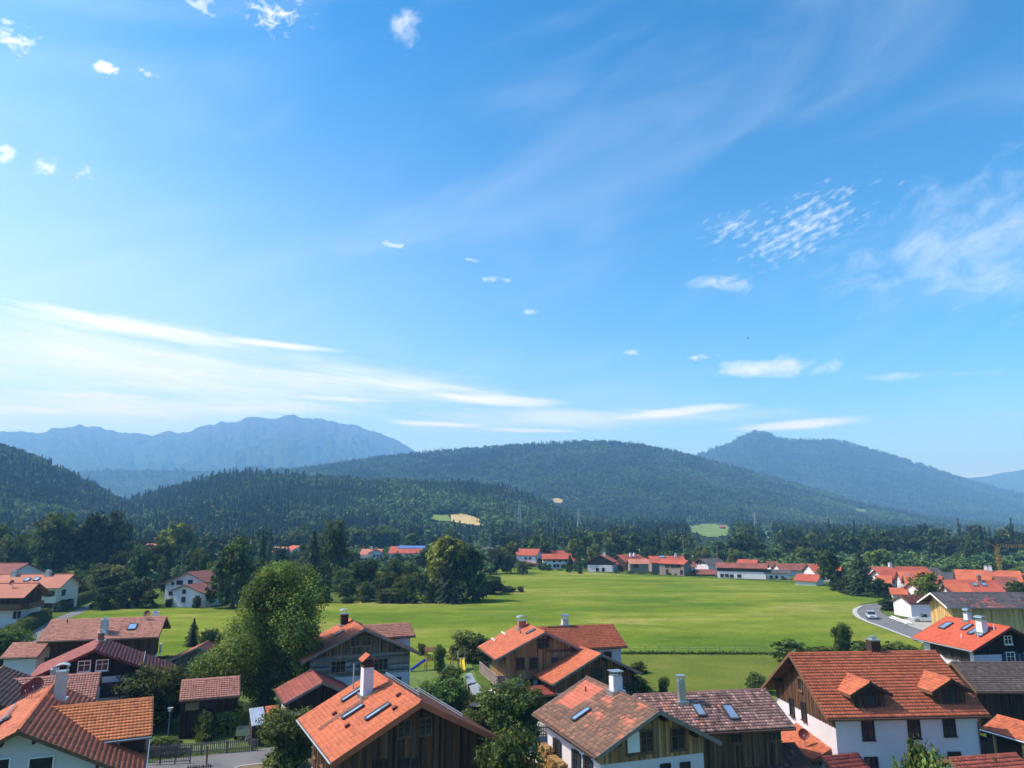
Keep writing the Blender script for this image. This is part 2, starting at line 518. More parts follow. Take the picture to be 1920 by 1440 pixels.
def mesh_np(name, verts, faces, mat, cols=None, smooth=False):
    """verts (n,3) array, faces (m,k) int array with k = 3 or 4, cols per vertex (n,3)"""
    verts = np.asarray(verts, dtype=np.float32)
    faces = np.asarray(faces, dtype=np.int32)
    me = bpy.data.meshes.new(name)
    k = faces.shape[1]
    me.vertices.add(len(verts))
    me.vertices.foreach_set('co', verts.ravel())
    me.loops.add(faces.size)
    me.loops.foreach_set('vertex_index', faces.ravel())
    me.polygons.add(len(faces))
    me.polygons.foreach_set('loop_start', np.arange(0, faces.size, k, dtype=np.int32))
    if smooth:
        me.polygons.foreach_set('use_smooth', np.ones(len(faces), dtype=bool))
    me.update(calc_edges=True)
    if cols is not None:
        at = me.color_attributes.new('col', 'FLOAT_COLOR', 'POINT')
        c4 = np.ones((len(verts), 4), dtype=np.float32)
        c4[:, :3] = cols
        at.data.foreach_set('color', c4.ravel())
    me.materials.append(MATS[mat])
    return me

def add_obj(name, me, parent=None, loc=None, kind=None):
    o = bpy.data.objects.new(name, me)
    COL.objects.link(o)
    if parent is not None:
        o.parent = parent
    if loc is not None:
        o.location = loc
    if kind:
        o['kind'] = kind
    return o

class MB:
    """collects simple solids into one mesh"""
    def __init__(self):
        self.v = []
        self.f = []
        self.c = []
        self.cur = None
    def poly(self, pts):
        i = len(self.v)
        self.v += [tuple(p) for p in pts]
        self.f.append(tuple(range(i, i + len(pts))))
        if self.cur is not None:
            self.c += [self.cur] * len(pts)
    def hexa(self, p):
        """8 corners: 4 bottom (ccw from above), 4 top"""
        i = len(self.v)
        self.v += [tuple(q) for q in p]
        for f in ((3, 2, 1, 0), (4, 5, 6, 7), (0, 1, 5, 4), (1, 2, 6, 5), (2, 3, 7, 6), (3, 0, 4, 7)):
            self.f.append(tuple(i + k for k in f))
        if self.cur is not None:
            self.c += [self.cur] * 8
    def box(self, o, ax, ay, az):
        """corner o and three edge vectors (right handed)"""
        o, ax, ay, az = Vector(o), Vector(ax), Vector(ay), Vector(az)
        self.hexa([o, o + ax, o + ax + ay, o + ay, o + az, o + ax + az, o + ax + ay + az, o + ay + az])
    def cbox(self, c, sx, sy, sz, rz=0.0):
        """box centred in plan on c, standing on c.z"""
        cs, sn = math.cos(rz), math.sin(rz)
        ex, ey = Vector((cs, sn, 0)), Vector((-sn, cs, 0))
        o = Vector(c) - ex * sx / 2 - ey * sy / 2
        self.box(o, ex * sx, ey * sy, Vector((0, 0, sz)))
    def bar(self, a, b, w, h=None, up=(0, 0, 1)):
        a, b = Vector(a), Vector(b)
        d = (b - a)
        h = h or w
        s = d.cross(Vector(up))
        if s.length < 1e-6:
            s = Vector((1, 0, 0))
        s.normalize()
        t = s.cross(d).normalized()
        o = a - s * w / 2 - t * h / 2
        self.box(o, s * w, d, t * h)
    def tube(self, pts, rads, n=6, cap=True):
        rings = []
        pts = [Vector(p) for p in pts]
        for k, p in enumerate(pts):
            d = (pts[min(k + 1, len(pts) - 1)] - pts[max(k - 1, 0)]).normalized()
            s = d.cross(Vector((0.13, 0.31, 1.0)))
            if s.length < 1e-3:
                s = d.cross(Vector((1, 0, 0)))
            s.normalize()
            t = d.cross(s)
            r = rads[k] if not isinstance(rads, (int, float)) else rads
            i = len(self.v)
            for q in range(n):
                a = 2 * math.pi * q / n
                self.v.append(tuple(p + s * math.cos(a) * r + t * math.sin(a) * r))
            if self.cur is not None:
                self.c += [self.cur] * n
            rings.append(i)
        for a, b in zip(rings, rings[1:]):
            for q in range(n):
                self.f.append((a + q, a + (q + 1) % n, b + (q + 1) % n, b + q))
        if cap:
            self.f.append(tuple(reversed(range(rings[0], rings[0] + n))))
            self.f.append(tuple(range(rings[-1], rings[-1] + n)))
    def prism(self, poly, d):
        """polygon (list of 3d points) extruded along d"""
        d = Vector(d)
        i = len(self.v)
        n = len(poly)
        self.v += [tuple(p) for p in poly] + [tuple(Vector(p) + d) for p in poly]
        if self.cur is not None:
            self.c += [self.cur] * (2 * n)
        self.f.append(tuple(range(i, i + n)))
        self.f.append(tuple(reversed(range(i + n, i + 2 * n))))
        for k in range(n):
            k2 = (k + 1) % n
            self.f.append((i + k2, i + k, i + n + k, i + n + k2))
    def mesh(self, name, mat, off=None, smooth=False):
        me = bpy.data.meshes.new(name)
        vs = self.v
        if off is not None:
            vs = [(x - off[0], y - off[1], z - off[2]) for x, y, z in vs]
        me.from_pydata(vs, [], self.f)
        bm = bmesh.new()
        bm.from_mesh(me)
        bmesh.ops.recalc_face_normals(bm, faces=bm.faces)
        bm.to_mesh(me)
        bm.free()
        if self.c:
            at = me.color_attributes.new('col', 'FLOAT_COLOR', 'POINT')
            c4 = np.ones((len(vs), 4), dtype=np.float32)
            c4[:, :3] = np.array(self.c, dtype=np.float32)
            at.data.foreach_set('color', c4.ravel())
        if smooth:
            for p in me.polygons:
                p.use_smooth = True
        me.materials.append(MATS[mat])
        return me
    def build(self, name, mat, parent=None, off=None, loc=None, kind=None, smooth=False):
        return add_obj(name, self.mesh(name, mat, off, smooth), parent, loc, kind)

def thing(name, label, cat, loc, group=None, rz=0.0):
    o = bpy.data.objects.new(name, None)
    o.empty_display_size = 0.5
    COL.objects.link(o)
    o.location = loc
    o.rotation_euler = (0, 0, rz)
    o['label'] = label
    o['category'] = cat
    if group:
        o['group'] = group
    return o

def tag(o, label, cat, group=None):
    o['label'] = label
    o['category'] = cat
    if group:
        o['group'] = group
    return o

# value noise for landforms
_P = np.random.default_rng(3).random((256, 256))
def vnoise(x, y):
    x = np.asarray(x, float)
    y = np.asarray(y, float)
    xi, yi = np.floor(x).astype(int), np.floor(y).astype(int)
    fx, fy = x - xi, y - yi
    fx = fx * fx * (3 - 2 * fx)
    fy = fy * fy * (3 - 2 * fy)
    a = _P[xi & 255, yi & 255]
    b = _P[(xi + 1) & 255, yi & 255]
    c = _P[xi & 255, (yi + 1) & 255]
    d = _P[(xi + 1) & 255, (yi + 1) & 255]
    return (a * (1 - fx) + b * fx) * (1 - fy) + (c * (1 - fx) + d * fx) * fy
def fbm(x, y, o=5, g=0.5):
    s, a, t = 0, 1.0, 0.0
    for k in range(o):
        s = s + a * vnoise(x * 2 ** k + 17 * k, y * 2 ** k + 5 * k)
        t += a
        a *= g
    return s / t

# ------------------------------------------------------------------ ground and hills
def sheet(name, pts, z, mat, kind='structure'):
    b = MB()
    b.poly([(p[0], p[1], z) for p in pts])
    me = b.mesh(name, mat)
    bm = bmesh.new()
    bm.from_mesh(me)
    bmesh.ops.triangulate(bm, faces=bm.faces)
    for f in bm.faces:
        if f.normal.z < 0:
            f.normal_flip()
    bm.to_mesh(me)
    bm.free()
    return add_obj(name, me, kind=kind)

def pix(pts, z=0.0):
    return [atz(x, y, z) for x, y in pts]

# one ground sheet out to the far valley, finer near the camera
def make_ground():
    xs = np.concatenate([np.linspace(-9000, -700, 14), np.linspace(-600, 600, 41), np.linspace(700, 9000, 14)])
    ys = np.concatenate([np.linspace(-300, 900, 41), np.linspace(1000, 12000, 23)])
    V = np.array([(x, y, 0.0) for y in ys for x in xs])
    nx = len(xs)
    Fc = np.array([(j * nx + i, j * nx + i + 1, (j + 1) * nx + i + 1, (j + 1) * nx + i) for j in range(len(ys) - 1) for i in range(nx - 1)])
    add_obj('ground', mesh_np('ground', V, Fc, 'ground_grass'), kind='structure')
make_ground()

HILLS = {}
def hill(name, sky, Yr, Yf, mat, nx=160, ny=40, p=1.25, amp=0.05, nscale=3.0, back=0.6, tree=0.0, ridged=0.0, edge=0.0):
    """landform behind the skyline points sky = [(px, py)...]; ridge at distance Yr, foot at Yf"""
    xs = np.array([s[0] for s in sky], float)
    ys = np.array([s[1] for s in sky], float)
    u = np.linspace(xs[0], xs[-1], nx)
    py = np.interp(u, xs, ys)
    if edge:
        py = py + (fbm(u * 0.08, u * 0 + 3.1, 4, 0.65) - 0.5) * edge
    R = np.array([aty(a, b, Yr) for a, b in zip(u, py)])
    wob = (fbm(u * 0.006, u * 0 + Yr * 0.001, 3) - 0.5) * 0.25
    V = []
    ts = np.concatenate([np.linspace(0, 1, ny), 1 + np.linspace(0, 1, 8)[1:]])
    for t in ts:
        if t <= 1:
            q = Yf / Yr * (1 + wob * (1 - t)) + (1 - Yf / Yr * (1 + wob * (1 - t))) * t
            X, Y = R[:, 0] * q, R[:, 1] * q
            Z0 = np.maximum(R[:, 2] - tree, 2) * t ** p
            n = fbm(X / Yr * nscale * 4, Y / Yr * nscale * 4, 6, 0.52) - 0.5
            if ridged:
                wq = (fbm(u * 0.014, np.full_like(u, t * 3.0), 4, 0.6) - 0.5) * 4.0
                rg = 1 - np.abs(2 * fbm(u * 0.026 + wq, np.full_like(u, t * 3.2 + 2) + wq * 0.4, 5, 0.6) - 1)
                n = n * (1 - ridged) + (rg - 0.75) * ridged
            Z = Z0 + n * amp * np.max(R[:, 2]) * np.sin(math.pi * min(t, 1) ** 0.8) * 1.2
            Z = np.minimum(Z, CAMH + (R[:, 2] - tree - CAMH) * q - (1 - t) * 2) if t < 1 else Z
            Z = np.maximum(Z, -2 + 2 * t)
        else:
            q = 1 + (t - 1) * back
            X, Y = R[:, 0] * q, R[:, 1] * q
            Z = np.maximum(R[:, 2] - tree, 2) * (1 - 0.9 * (t - 1) ** 1.2)
        V.append(np.stack([X, Y, Z], 1))
    V = np.array(V)
    m = len(ts)
    idx = np.arange(m * nx).reshape(m, nx)
    Fc = np.stack([idx[:-1, :-1], idx[:-1, 1:], idx[1:, 1:], idx[1:, :-1]], -1).reshape(-1, 4)
    me = mesh_np(name, V.reshape(-1, 3), Fc, mat, smooth=True)
    o = add_obj(name, me, kind='structure')
    HILLS[name] = (V, Fc, o)
    return o

hill('hill_west', [(-420, 740), (-200, 770), (-60, 808), (0, 828), (40, 842), (100, 866), (160, 898), (215, 926), (260, 955), (310, 985), (360, 1000)], 1250, 620, 'hill_floor', tree=14, amp=0.10)
hill('hill_shoulder', [(90, 1000), (150, 968), (230, 935), (320, 908), (400, 887), (440, 880), (520, 880), (600, 886), (700, 893), (800, 897), (880, 900), (950, 910), (1000, 925), (1050, 948), (1120, 966), (1250, 972), (1400, 975), (1600, 985), (1750, 995)], 1300, 640, 'hill_floor', tree=15, amp=0.09, nx=240)
hill('hill_centre', [(200, 950), (330, 905), (420, 884), (560, 873), (600, 868), (700, 853), (760, 847), (850, 838), (1000, 827), (1130, 822), (1200, 828), (1300, 850), (1400, 878), (1500, 905), (1600, 935), (1700, 957), (1800, 972), (1920, 985), (2100, 998), (2300, 1002)], 2700, 1350, 'hill_floor', tree=15, amp=0.08, nx=260, ny=60, p=1.15)
hill('mountain_east', [(1050, 960), (1180, 905), (1250, 880), (1310, 850), (1370, 826), (1395, 813), (1415, 806), (1430, 808), (1450, 814), (1480, 822), (1530, 821), (1560, 822), (1600, 830), (1660, 848), (1700, 860), (1800, 893), (1850, 908), (1920, 925), (2100, 960), (2400, 985)], 5000, 2900, 'mountain_wood', tree=14, amp=0.07, nx=260, ny=60, p=1.2)
hill('mountain_far_east', [(1640, 985), (1700, 930), (1760, 908), (1810, 897), (1850, 893), (1880, 886), (1900, 884), (1920, 880), (2050, 862), (2200, 850), (2500, 900)], 7600, 5400, 'mountain_wood', amp=0.06)
hill('ridge_far', [(-100, 895), (60, 885), (150, 880), (240, 878), (300, 879), (400, 880), (480, 872), (560, 880), (700, 900), (900, 930)], 4300, 3000, 'mountain_wood', amp=0.10, tree=10)
hill('mountain_far_west', [(-500, 830), (-200, 815), (-100, 812), (0, 808), (40, 808), (70, 813), (85, 810), (95, 804), (120, 802), (140, 799), (150, 796), (158, 800), (172, 800), (200, 804), (240, 813), (258, 812), (285, 815), (300, 813), (315, 808), (330, 811), (360, 809), (372, 802), (385, 797), (410, 794), (415, 790), (440, 790), (465, 783), (478, 782), (495, 785), (525, 784), (536, 779), (550, 779), (575, 785), (590, 785), (620, 789), (650, 794), (700, 808), (740, 825), (765, 838), (810, 862), (900, 890), (1000, 915)], 8200, 4800, 'mountain_rock', nx=420, ny=110, p=0.95, amp=0.24, ridged=0.75, edge=9)

def hill_bvh():
    vs, fs = [], []
    for k in ('hill_west', 'hill_shoulder', 'hill_centre'):
        V, Fc, o = HILLS[k]
        b0 = len(vs)
        vs += [tuple(p) for p in V.reshape(-1, 3)]
        fs += [tuple(int(i) + b0 for i in f) for f in Fc]
    b0 = len(vs)
    vs += [(-9000, -300, 0), (9000, -300, 0), (9000, 3000, 0), (-9000, 3000, 0)]
    fs.append((b0, b0 + 1, b0 + 2, b0 + 3))
    return BVHTree.FromPolygons(vs, fs)
BVH = hill_bvh()
def terrain(px, py):
    h = BVH.ray_cast(Vector((0, 0, CAMH)), ray(px, py).normalized())
    return h[0]

# clearings on the wooded slopes: pasture and a mown corn field
CLEAR = [
    [(842, 966), (858, 962), (880, 966), (912, 977), (905, 988), (870, 984), (845, 980)],
    [(788, 966), (842, 965), (846, 980), (800, 976)],
    [(1030, 936), (1046, 934), (1060, 939), (1052, 944), (1036, 944)],
    [(1285, 986), (1330, 981), (1372, 986), (1368, 1006), (1330, 1010), (1296, 1000)],
    [(1425, 997), (1450, 995), (1448, 1012), (1432, 1008)],
    [(705, 921), (722, 919), (724, 925), (708, 926)],
    [(1600, 953), (1625, 955), (1628, 961), (1606, 959)],
]
CLEAR_MAT = ['stubble', 'clearing_grass', 'stubble', 'clearing_grass', 'clearing_grass', 'clearing_grass', 'clearing_grass']
def inside(poly, x, y):
    c = False
    n = len(poly)
    for i in range(n):
        x1, y1 = poly[i]
        x2, y2 = poly[(i + 1) % n]
        if (y1 > y) != (y2 > y) and x < (x2 - x1) * (y - y1) / (y2 - y1) + x1:
            c = not c
    return c
def in_clear(x, y):
    return any(min(q[0] for q in p) <= x <= max(q[0] for q in p) and inside(p, x, y) for p in CLEAR)
for poly, mt in zip(CLEAR, CLEAR_MAT):
    x0, x1 = min(q[0] for q in poly), max(q[0] for q in poly)
    y0, y1 = min(q[1] for q in poly), max(q[1] for q in poly)
    nx, ny = 22, 14
    g = {}
    for i in range(nx + 1):
        for j in range(ny + 1):
            x, y = x0 + (x1 - x0) * i / nx, y0 + (y1 - y0) * j / ny
            h = terrain(x, y)
            if h is not None and inside(poly, x, y):
                g[(i, j)] = h + Vector((0, 0, 0.8))
    b = MB()
    for i in range(nx):
        for j in range(ny):
            q = [(i, j), (i, j + 1), (i + 1, j + 1), (i + 1, j)]
            if all(k in g for k in q):
                ps = [g[k] for k in q]
                if max(p.y for p in ps) - min(p.y for p in ps) < 250:
                    b.poly(ps)
    if b.f:
        b.build('clearing', mt, kind='structure')

# the hay meadow, the fenced paddock, lawns and lanes
sheet('meadow', pix([(-60, 1240), (60, 1195), (110, 1165), (165, 1143), (285, 1141), (460, 1140), (600, 1130), (735, 1128), (810, 1128), (870, 1126), (900, 1112), (935, 1108), (940, 1080), (922, 1066), (1000, 1067), (1100, 1073), (1200, 1079), (1300, 1083), (1400, 1088), (1500, 1094), (1570, 1102), (1640, 1112), (1662, 1118), (1655, 1127), (1618, 1131), (1600, 1143), (1608, 1157), (1640, 1171), (1704, 1194), (1730, 1206), (1720, 1226), (1010, 1226), (870, 1236), (760, 1270), (500, 1262), (250, 1262)]), 0.02, 'meadow_grass')
sheet('paddock', pix([(985, 1227), (1240, 1225), (1560, 1226), (1700, 1228), (1600, 1300), (1400, 1360), (1050, 1330)]), 0.03, 'paddock_grass')
sheet('garden_lawn', pix([(300, 1262), (480, 1258), (560, 1330), (470, 1400), (270, 1420), (230, 1380)]), 0.03, 'lawn')
sheet('garden_lawn', pix([(755, 1262), (880, 1236), (900, 1290), (860, 1330), (800, 1330)]), 0.03, 'lawn')

def strip(name, left, right, z, mat):
    b = MB()
    L, R = pix(left, z), pix(right, z)
    for i in range(len(L) - 1):
        b.poly([L[i], R[i], R[i + 1], L[i + 1]])
    me = b.mesh(name, mat)
    for p in me.polygons:
        if p.normal.z < 0:
            p.flip()
    return add_obj(name, me, kind='structure')
road_l = [(1760, 1214), (1704, 1193), (1660, 1176), (1630, 1165), (1614, 1157), (1607, 1149), (1608, 1142), (1619, 1135.5), (1640, 1131.5), (1662, 1129), (1700, 1127)]
road_r = [(1800, 1200), (1745, 1187), (1705, 1173), (1676, 1161), (1660, 1153), (1651, 1147), (1650, 1143), (1654, 1139), (1664, 1136), (1680, 1134), (1710, 1132)]
strip('road', road_l, road_r, 0.06, 'asphalt')
walk_l = [(x - 9 * k, y + 1.5 * (1 - k)) for (x, y), k in zip(road_l, (0.6, 0.7, 0.8, 0.9, 1, 1, 1, .8, .6, .5, .4))]
strip('footpath', walk_l, [(x - 1.0, y) for x, y in road_l], 0.16, 'concrete')
strip('kerb', [(x - 1.1, y) for x, y in road_l], road_l, 0.18, 'concrete')
strip('yard', [(1676, 1162), (1700, 1160), (1735, 1152), (1800, 1150)], [(1745, 1188), (1770, 1184), (1800, 1178), (1850, 1170)], 0.05, 'gravel_strip')
strip('lane', [(172, 1130), (160, 1136), (132, 1148), (92, 1164), (58, 1186), (20, 1215)], [(185, 1131), (176, 1137), (150, 1151), (106, 1168), (78, 1192), (60, 1215)], 0.05, 'asphalt')
strip('street', [(150, 1462), (300, 1425), (430, 1411), (545, 1397), (640, 1384)], [(250, 1560), (330, 1490), (450, 1437), (562, 1424), (680, 1405)], 0.06, 'asphalt')
strip('road_marking', [(330, 1487), (450, 1434.6), (562, 1421.8), (680, 1403)], [(330, 1490), (450, 1436.2), (562, 1423.2), (680, 1404.2)], 0.066, 'road_paint')
strip('verge', [(330, 1491), (450, 1437.5), (562, 1424.5), (680, 1405)], [(370, 1530), (490, 1462), (640, 1440), (760, 1420)], 0.05, 'earth')
strip('forecourt', [(985, 1352), (1015, 1352), (1050, 1356)], [(990, 1440), (1030, 1445), (1070, 1450)], 0.045, 'gravel_strip')

# ------------------------------------------------------------------ vegetation
def leaves(P, N, size, col, asp=1.6, rng=RNG):
    """rhombic leaf faces at points P with normals N; returns verts, faces, cols"""
    n = len(P)
    N = N / (np.linalg.norm(N, axis=1, keepdims=True) + 1e-9)
    A = rng.normal(size=(n, 3))
    A -= N * (A * N).sum(1, keepdims=True)
    A /= np.linalg.norm(A, axis=1, keepdims=True) + 1e-9
    B = np.cross(N, A)
    s = (size * rng.uniform(0.65, 1.35, n))[:, None]
    bend = N * s * 0.18
    V = np.stack([P - A * s * asp * 0.5 - bend, P + B * s * 0.5, P + A * s * asp * 0.5 - bend, P - B * s * 0.5], 1)
    Fc = np.arange(4 * n).reshape(n, 4)
    C = np.repeat(col, 4, axis=0)
    return V.reshape(-1, 3), Fc, C

def sphere_pts(n, rng):
    v = rng.normal(size=(n, 3))
    return v / np.linalg.norm(v, axis=1, keepdims=True)

def crown_from_blobs(blobs, n, size, base, rng, droop=0.0, hue=0.25, fill=0.25):
    """blobs: list of (cx,cy,cz,rx,rz). Leaf faces in small clumps on and in each blob"""
    vol = np.array([b[3] ** 1.6 * b[4] ** 0.6 for b in blobs])
    vol /= vol.sum()
    Ps, Ns, Cs = [], [], []
    base = np.array(base)
    for b, f in zip(blobs, vol):
        k = max(12, int(n * f))
        ncl = max(6, k // 16)
        d = sphere_pts(ncl, rng)
        rad = np.where(rng.random(ncl) < fill, rng.uniform(0.3, 0.8, ncl), rng.uniform(0.8, 1.12, ncl))
        cc = d * rad[:, None]
        idx = rng.integers(0, ncl, k)
        off = rng.normal(size=(k, 3)) * 0.17
        p = (cc[idx] + off) * np.array([b[3], b[3], b[4]]) + np.array(b[:3])
        if droop:
            p[:, 2] -= droop * np.abs(rng.normal(size=k)) * rng.random(k)
        nn = d[idx] * 0.9 + rng.normal(size=(k, 3)) * 0.55 + np.array([0, 0, 0.35])
        sh = (1 + hue * rng.normal()) * (1 + 0.28 * rng.normal(size=ncl))[idx] * (1 + 0.2 * rng.normal(size=k))
        c = base[None] * np.clip(sh, 0.35, 1.9)[:, None]
        yl = np.clip(rng.normal(size=k) * 0.15, -0.3, 0.3)
        c = c * np.stack([1 + yl, np.ones(k), 1 - yl], 1)
        Ps.append(p)
        Ns.append(nn)
        Cs.append(np.clip(c, 0.004, 0.5))
    return leaves(np.concatenate(Ps), np.concatenate(Ns), size, np.concatenate(Cs), rng=rng)

def trunk_mesh(name, blobs, r0, top, rng, lean=(0, 0), limbs=7):
    m = MB()
    pts = [(0, 0, -0.03), (lean[0] * .3 + rng.normal() * .006, lean[1] * .3, top * .35), (lean[0] * .65, lean[1] * .65 + rng.normal() * .01, top * .7), (lean[0], lean[1], top)]
    m.tube(pts, [r0 * 1.25, r0 * 0.9, r0 * 0.6, r0 * 0.2], 7)
    for b in sorted(blobs, key=lambda q: -q[3])[:limbs]:
        h = min(max(0.12, b[2] * 0.5), top * 0.85)
        f = h / top
        a = Vector((lean[0] * f, lean[1] * f, h))
        e = Vector(b[:3])
        mid = a.lerp(e, 0.5) + Vector((0, 0, -0.02))
        m.tube([a, mid, e], [r0 * 0.5, r0 * 0.3, r0 * 0.08], 5)
    return m.mesh(name, 'bark')

def broad_proto(seed, n, size, base, shape='round', trunk=True, **kw):
    rng = np.random.default_rng(seed)
    blobs = []
    nb = 17
    for k in range(nb):
        d = sphere_pts(1, rng)[0]
        r = rng.uniform(0.35, 1.0)
        z = 0.54 + d[2] * 0.36 * r
        if shape == 'round':
            rr = 0.33
        elif shape == 'tall':
            rr = 0.30 * (1.15 - abs(z - 0.5))
        elif shape == 'bush':
            z = 0.45 + d[2] * 0.35 * r
            rr = 0.33
        elif shape == 'irregular':
            rr = 0.36
            z = 0.55 + d[2] * 0.36 * r
        q = rng.uniform(0.13, 0.22) * (1.2 if shape == 'irregular' else 1)
        blobs.append((d[0] * rr * r, d[1] * rr * r, min(z, 0.97 - q * 0.8), q, q * 0.8))
    if shape != 'bush':
        blobs += [(rng.uniform(-.26, .26), rng.uniform(-.26, .26), rng.uniform(0.16, 0.28), 0.17, 0.13) for _ in range(5)]
    if shape == 'bush':
        blobs += [(rng.uniform(-.3, .3), rng.uniform(-.3, .3), 0.12, 0.2, 0.14) for _ in range(6)]
    V, Fc, C = crown_from_blobs(blobs, n, size, base, rng, **kw)
    V[:, 2] = np.maximum(V[:, 2], 0.0)
    me = mesh_np('crown', V, Fc, 'foliage', C)
    tr = trunk_mesh('trunk', blobs, 0.022, 0.72, rng)
    return me, tr

def conifer_proto(seed, levels, per, size, base, mat='foliage', slim=1.0):
    rng = np.random.default_rng(seed)
    P, N, C = [], [], []
    base = np.array(base)
    for k in range(levels):
        z = 0.06 + 0.93 * (k / (levels - 1)) ** 0.92
        r = 0.5 * slim * (1 - z) ** 0.8 * rng.uniform(0.78, 1.1) + 0.012
        nb = max(4, int(per * (0.35 + 0.65 * (1 - z))))
        a0 = rng.uniform(0, 6.28)
        for q in range(nb):
            a = a0 + 2 * math.pi * q / nb + rng.normal() * 0.18
            L = r * rng.uniform(0.7, 1.12)
            sg = max(2, int(L / (size * 0.75)))
            sh = 1 + 0.25 * rng.normal()
            for s in range(sg):
                f = (s + 0.7) / sg
                P.append((math.cos(a) * L * f + rng.normal() * size * .2, math.sin(a) * L * f + rng.normal() * size * .2, z - 0.055 * f * (0.4 + r) * 2 + rng.normal() * 0.006))
                N.append((math.cos(a) * 0.75 + rng.normal() * 0.35, math.sin(a) * 0.75 + rng.normal() * 0.35, 0.75 + rng.normal() * 0.3))
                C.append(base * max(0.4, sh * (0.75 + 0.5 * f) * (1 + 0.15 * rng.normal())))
    V, Fc, C = leaves(np.array(P), np.array(N), size, np.array(C), 1.5, rng)
    me = mesh_np('crown', V, Fc, mat, C)
    m = MB()
    m.tube([(0, 0, -0.02), (0, 0, 0.5), (0, 0, 0.97)], [0.02, 0.012, 0.003], 6)
    return me, m.mesh('trunk', 'bark')

GREEN_D = (0.050, 0.078, 0.022)      # dark broadleaf
GREEN_M = (0.090, 0.128, 0.034)      # orchard green
GREEN_L = (0.135, 0.165, 0.034)      # fresh / yellowish
SPRUCE = (0.026, 0.042, 0.018)
PROTO = {
    'round': [broad_proto(s, 5200, 0.040, GREEN_D, 'round') for s in (1, 2, 3)],
    'orchard': [broad_proto(s, 5600, 0.040, GREEN_M, 'irregular') for s in (4, 5)],
    'light': [broad_proto(s, 5200, 0.042, GREEN_L, 'round') for s in (6, 7)],
    'tall': [broad_proto(s, 5200, 0.036, GREEN_D, 'tall') for s in (8, 9)],
    'bush': [broad_proto(s, 5200, 0.046, GREEN_M, 'bush') for s in (10, 11)],
    'darkbush': [broad_proto(s, 5200, 0.046, GREEN_D, 'bush') for s in (12, 13)],
    'near': [broad_proto(s, 15000, 0.030, GREEN_M, 'irregular', droop=0.02) for s in (14, 15)],
    'nearbush': [broad_proto(s, 12000, 0.032, GREEN_M, 'bush') for s in (16, 17)],
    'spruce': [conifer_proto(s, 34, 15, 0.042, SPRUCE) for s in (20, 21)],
    'farbroad': [broad_proto(s, 1500, 0.075, GREEN_D, 'round') for s in (30, 31, 32, 33)],
    'farlight': [broad_proto(s, 1500, 0.075, (0.085, 0.118, 0.030), 'irregular') for s in (34, 35)],
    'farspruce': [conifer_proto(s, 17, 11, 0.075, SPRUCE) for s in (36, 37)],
}
NAMES = {'round': 'broadleaf_tree', 'orchard': 'orchard_tree', 'light': 'broadleaf_tree', 'tall': 'tall_tree', 'bush': 'garden_shrub',
         'darkbush': 'garden_shrub', 'near': 'garden_tree', 'nearbush': 'garden_shrub', 'spruce': 'spruce_tree', 'farbroad': 'broadleaf_tree',
         'farlight': 'broadleaf_tree', 'farspruce': 'spruce_tree'}

def plant(kind, loc, w, h, label, group=None, rz=None, d=None):
    pr = PROTO[kind]
    me, tr = pr[random.randrange(len(pr))]
    cat = 'shrub' if 'bush' in kind else 'tree'
    o = thing(NAMES[kind], label, cat, loc, group, random.uniform(0, 6.28) if rz is None else rz)
    o.scale = (w, d or w, h)
    add_obj('crown', me, o)
    add_obj('trunk', tr, o)
    return o

def veg(kind, x0, x1, ytop, label, ybase=None, Y=None, group=None, wide=1.12):
    """tree that fills the picture columns x0..x1 from ytop down to its foot on the ground"""
    xc = (x0 + x1) / 2
    if Y is None:
        b = atz(xc, ybase, 0)
    else:
        b = Vector((aty(xc, 1000, Y).x, Y, 0))
    h = aty(xc, ytop, b.y).z
    w = (x1 - x0) / F * (b.y * math.cos(TH) + (h * .5 - CAMH) * math.sin(TH)) * wide
    return plant(kind, b, w, max(h, 0.5), label, group)

# ---- hillside woods: too many to count, one stand of broadleaf and one of spruce on each hill
def low_proto(seed, kind):
    if kind == 'spruce':
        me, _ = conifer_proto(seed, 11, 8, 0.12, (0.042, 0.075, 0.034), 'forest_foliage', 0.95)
    else:
        rng = np.random.default_rng(seed)
        blobs = [(rng.normal() * .16, rng.normal() * .16, rng.uniform(.4, .78), rng.uniform(.17, .26), rng.uniform(.14, .22)) for _ in range(9)]
        V, Fc, C = crown_from_blobs(blobs, 420, 0.13, (0.082, 0.136, 0.042), rng, fill=0.1)
        me = mesh_np('crown', V, Fc, 'forest_foliage', C)
    return bpy.data.objects.new('stand_' + kind, me)
LOWP = {'spruce': low_proto(51, 'spruce'), 'broad': low_proto(52, 'broad'), 'broad2': low_proto(53, 'broad')}

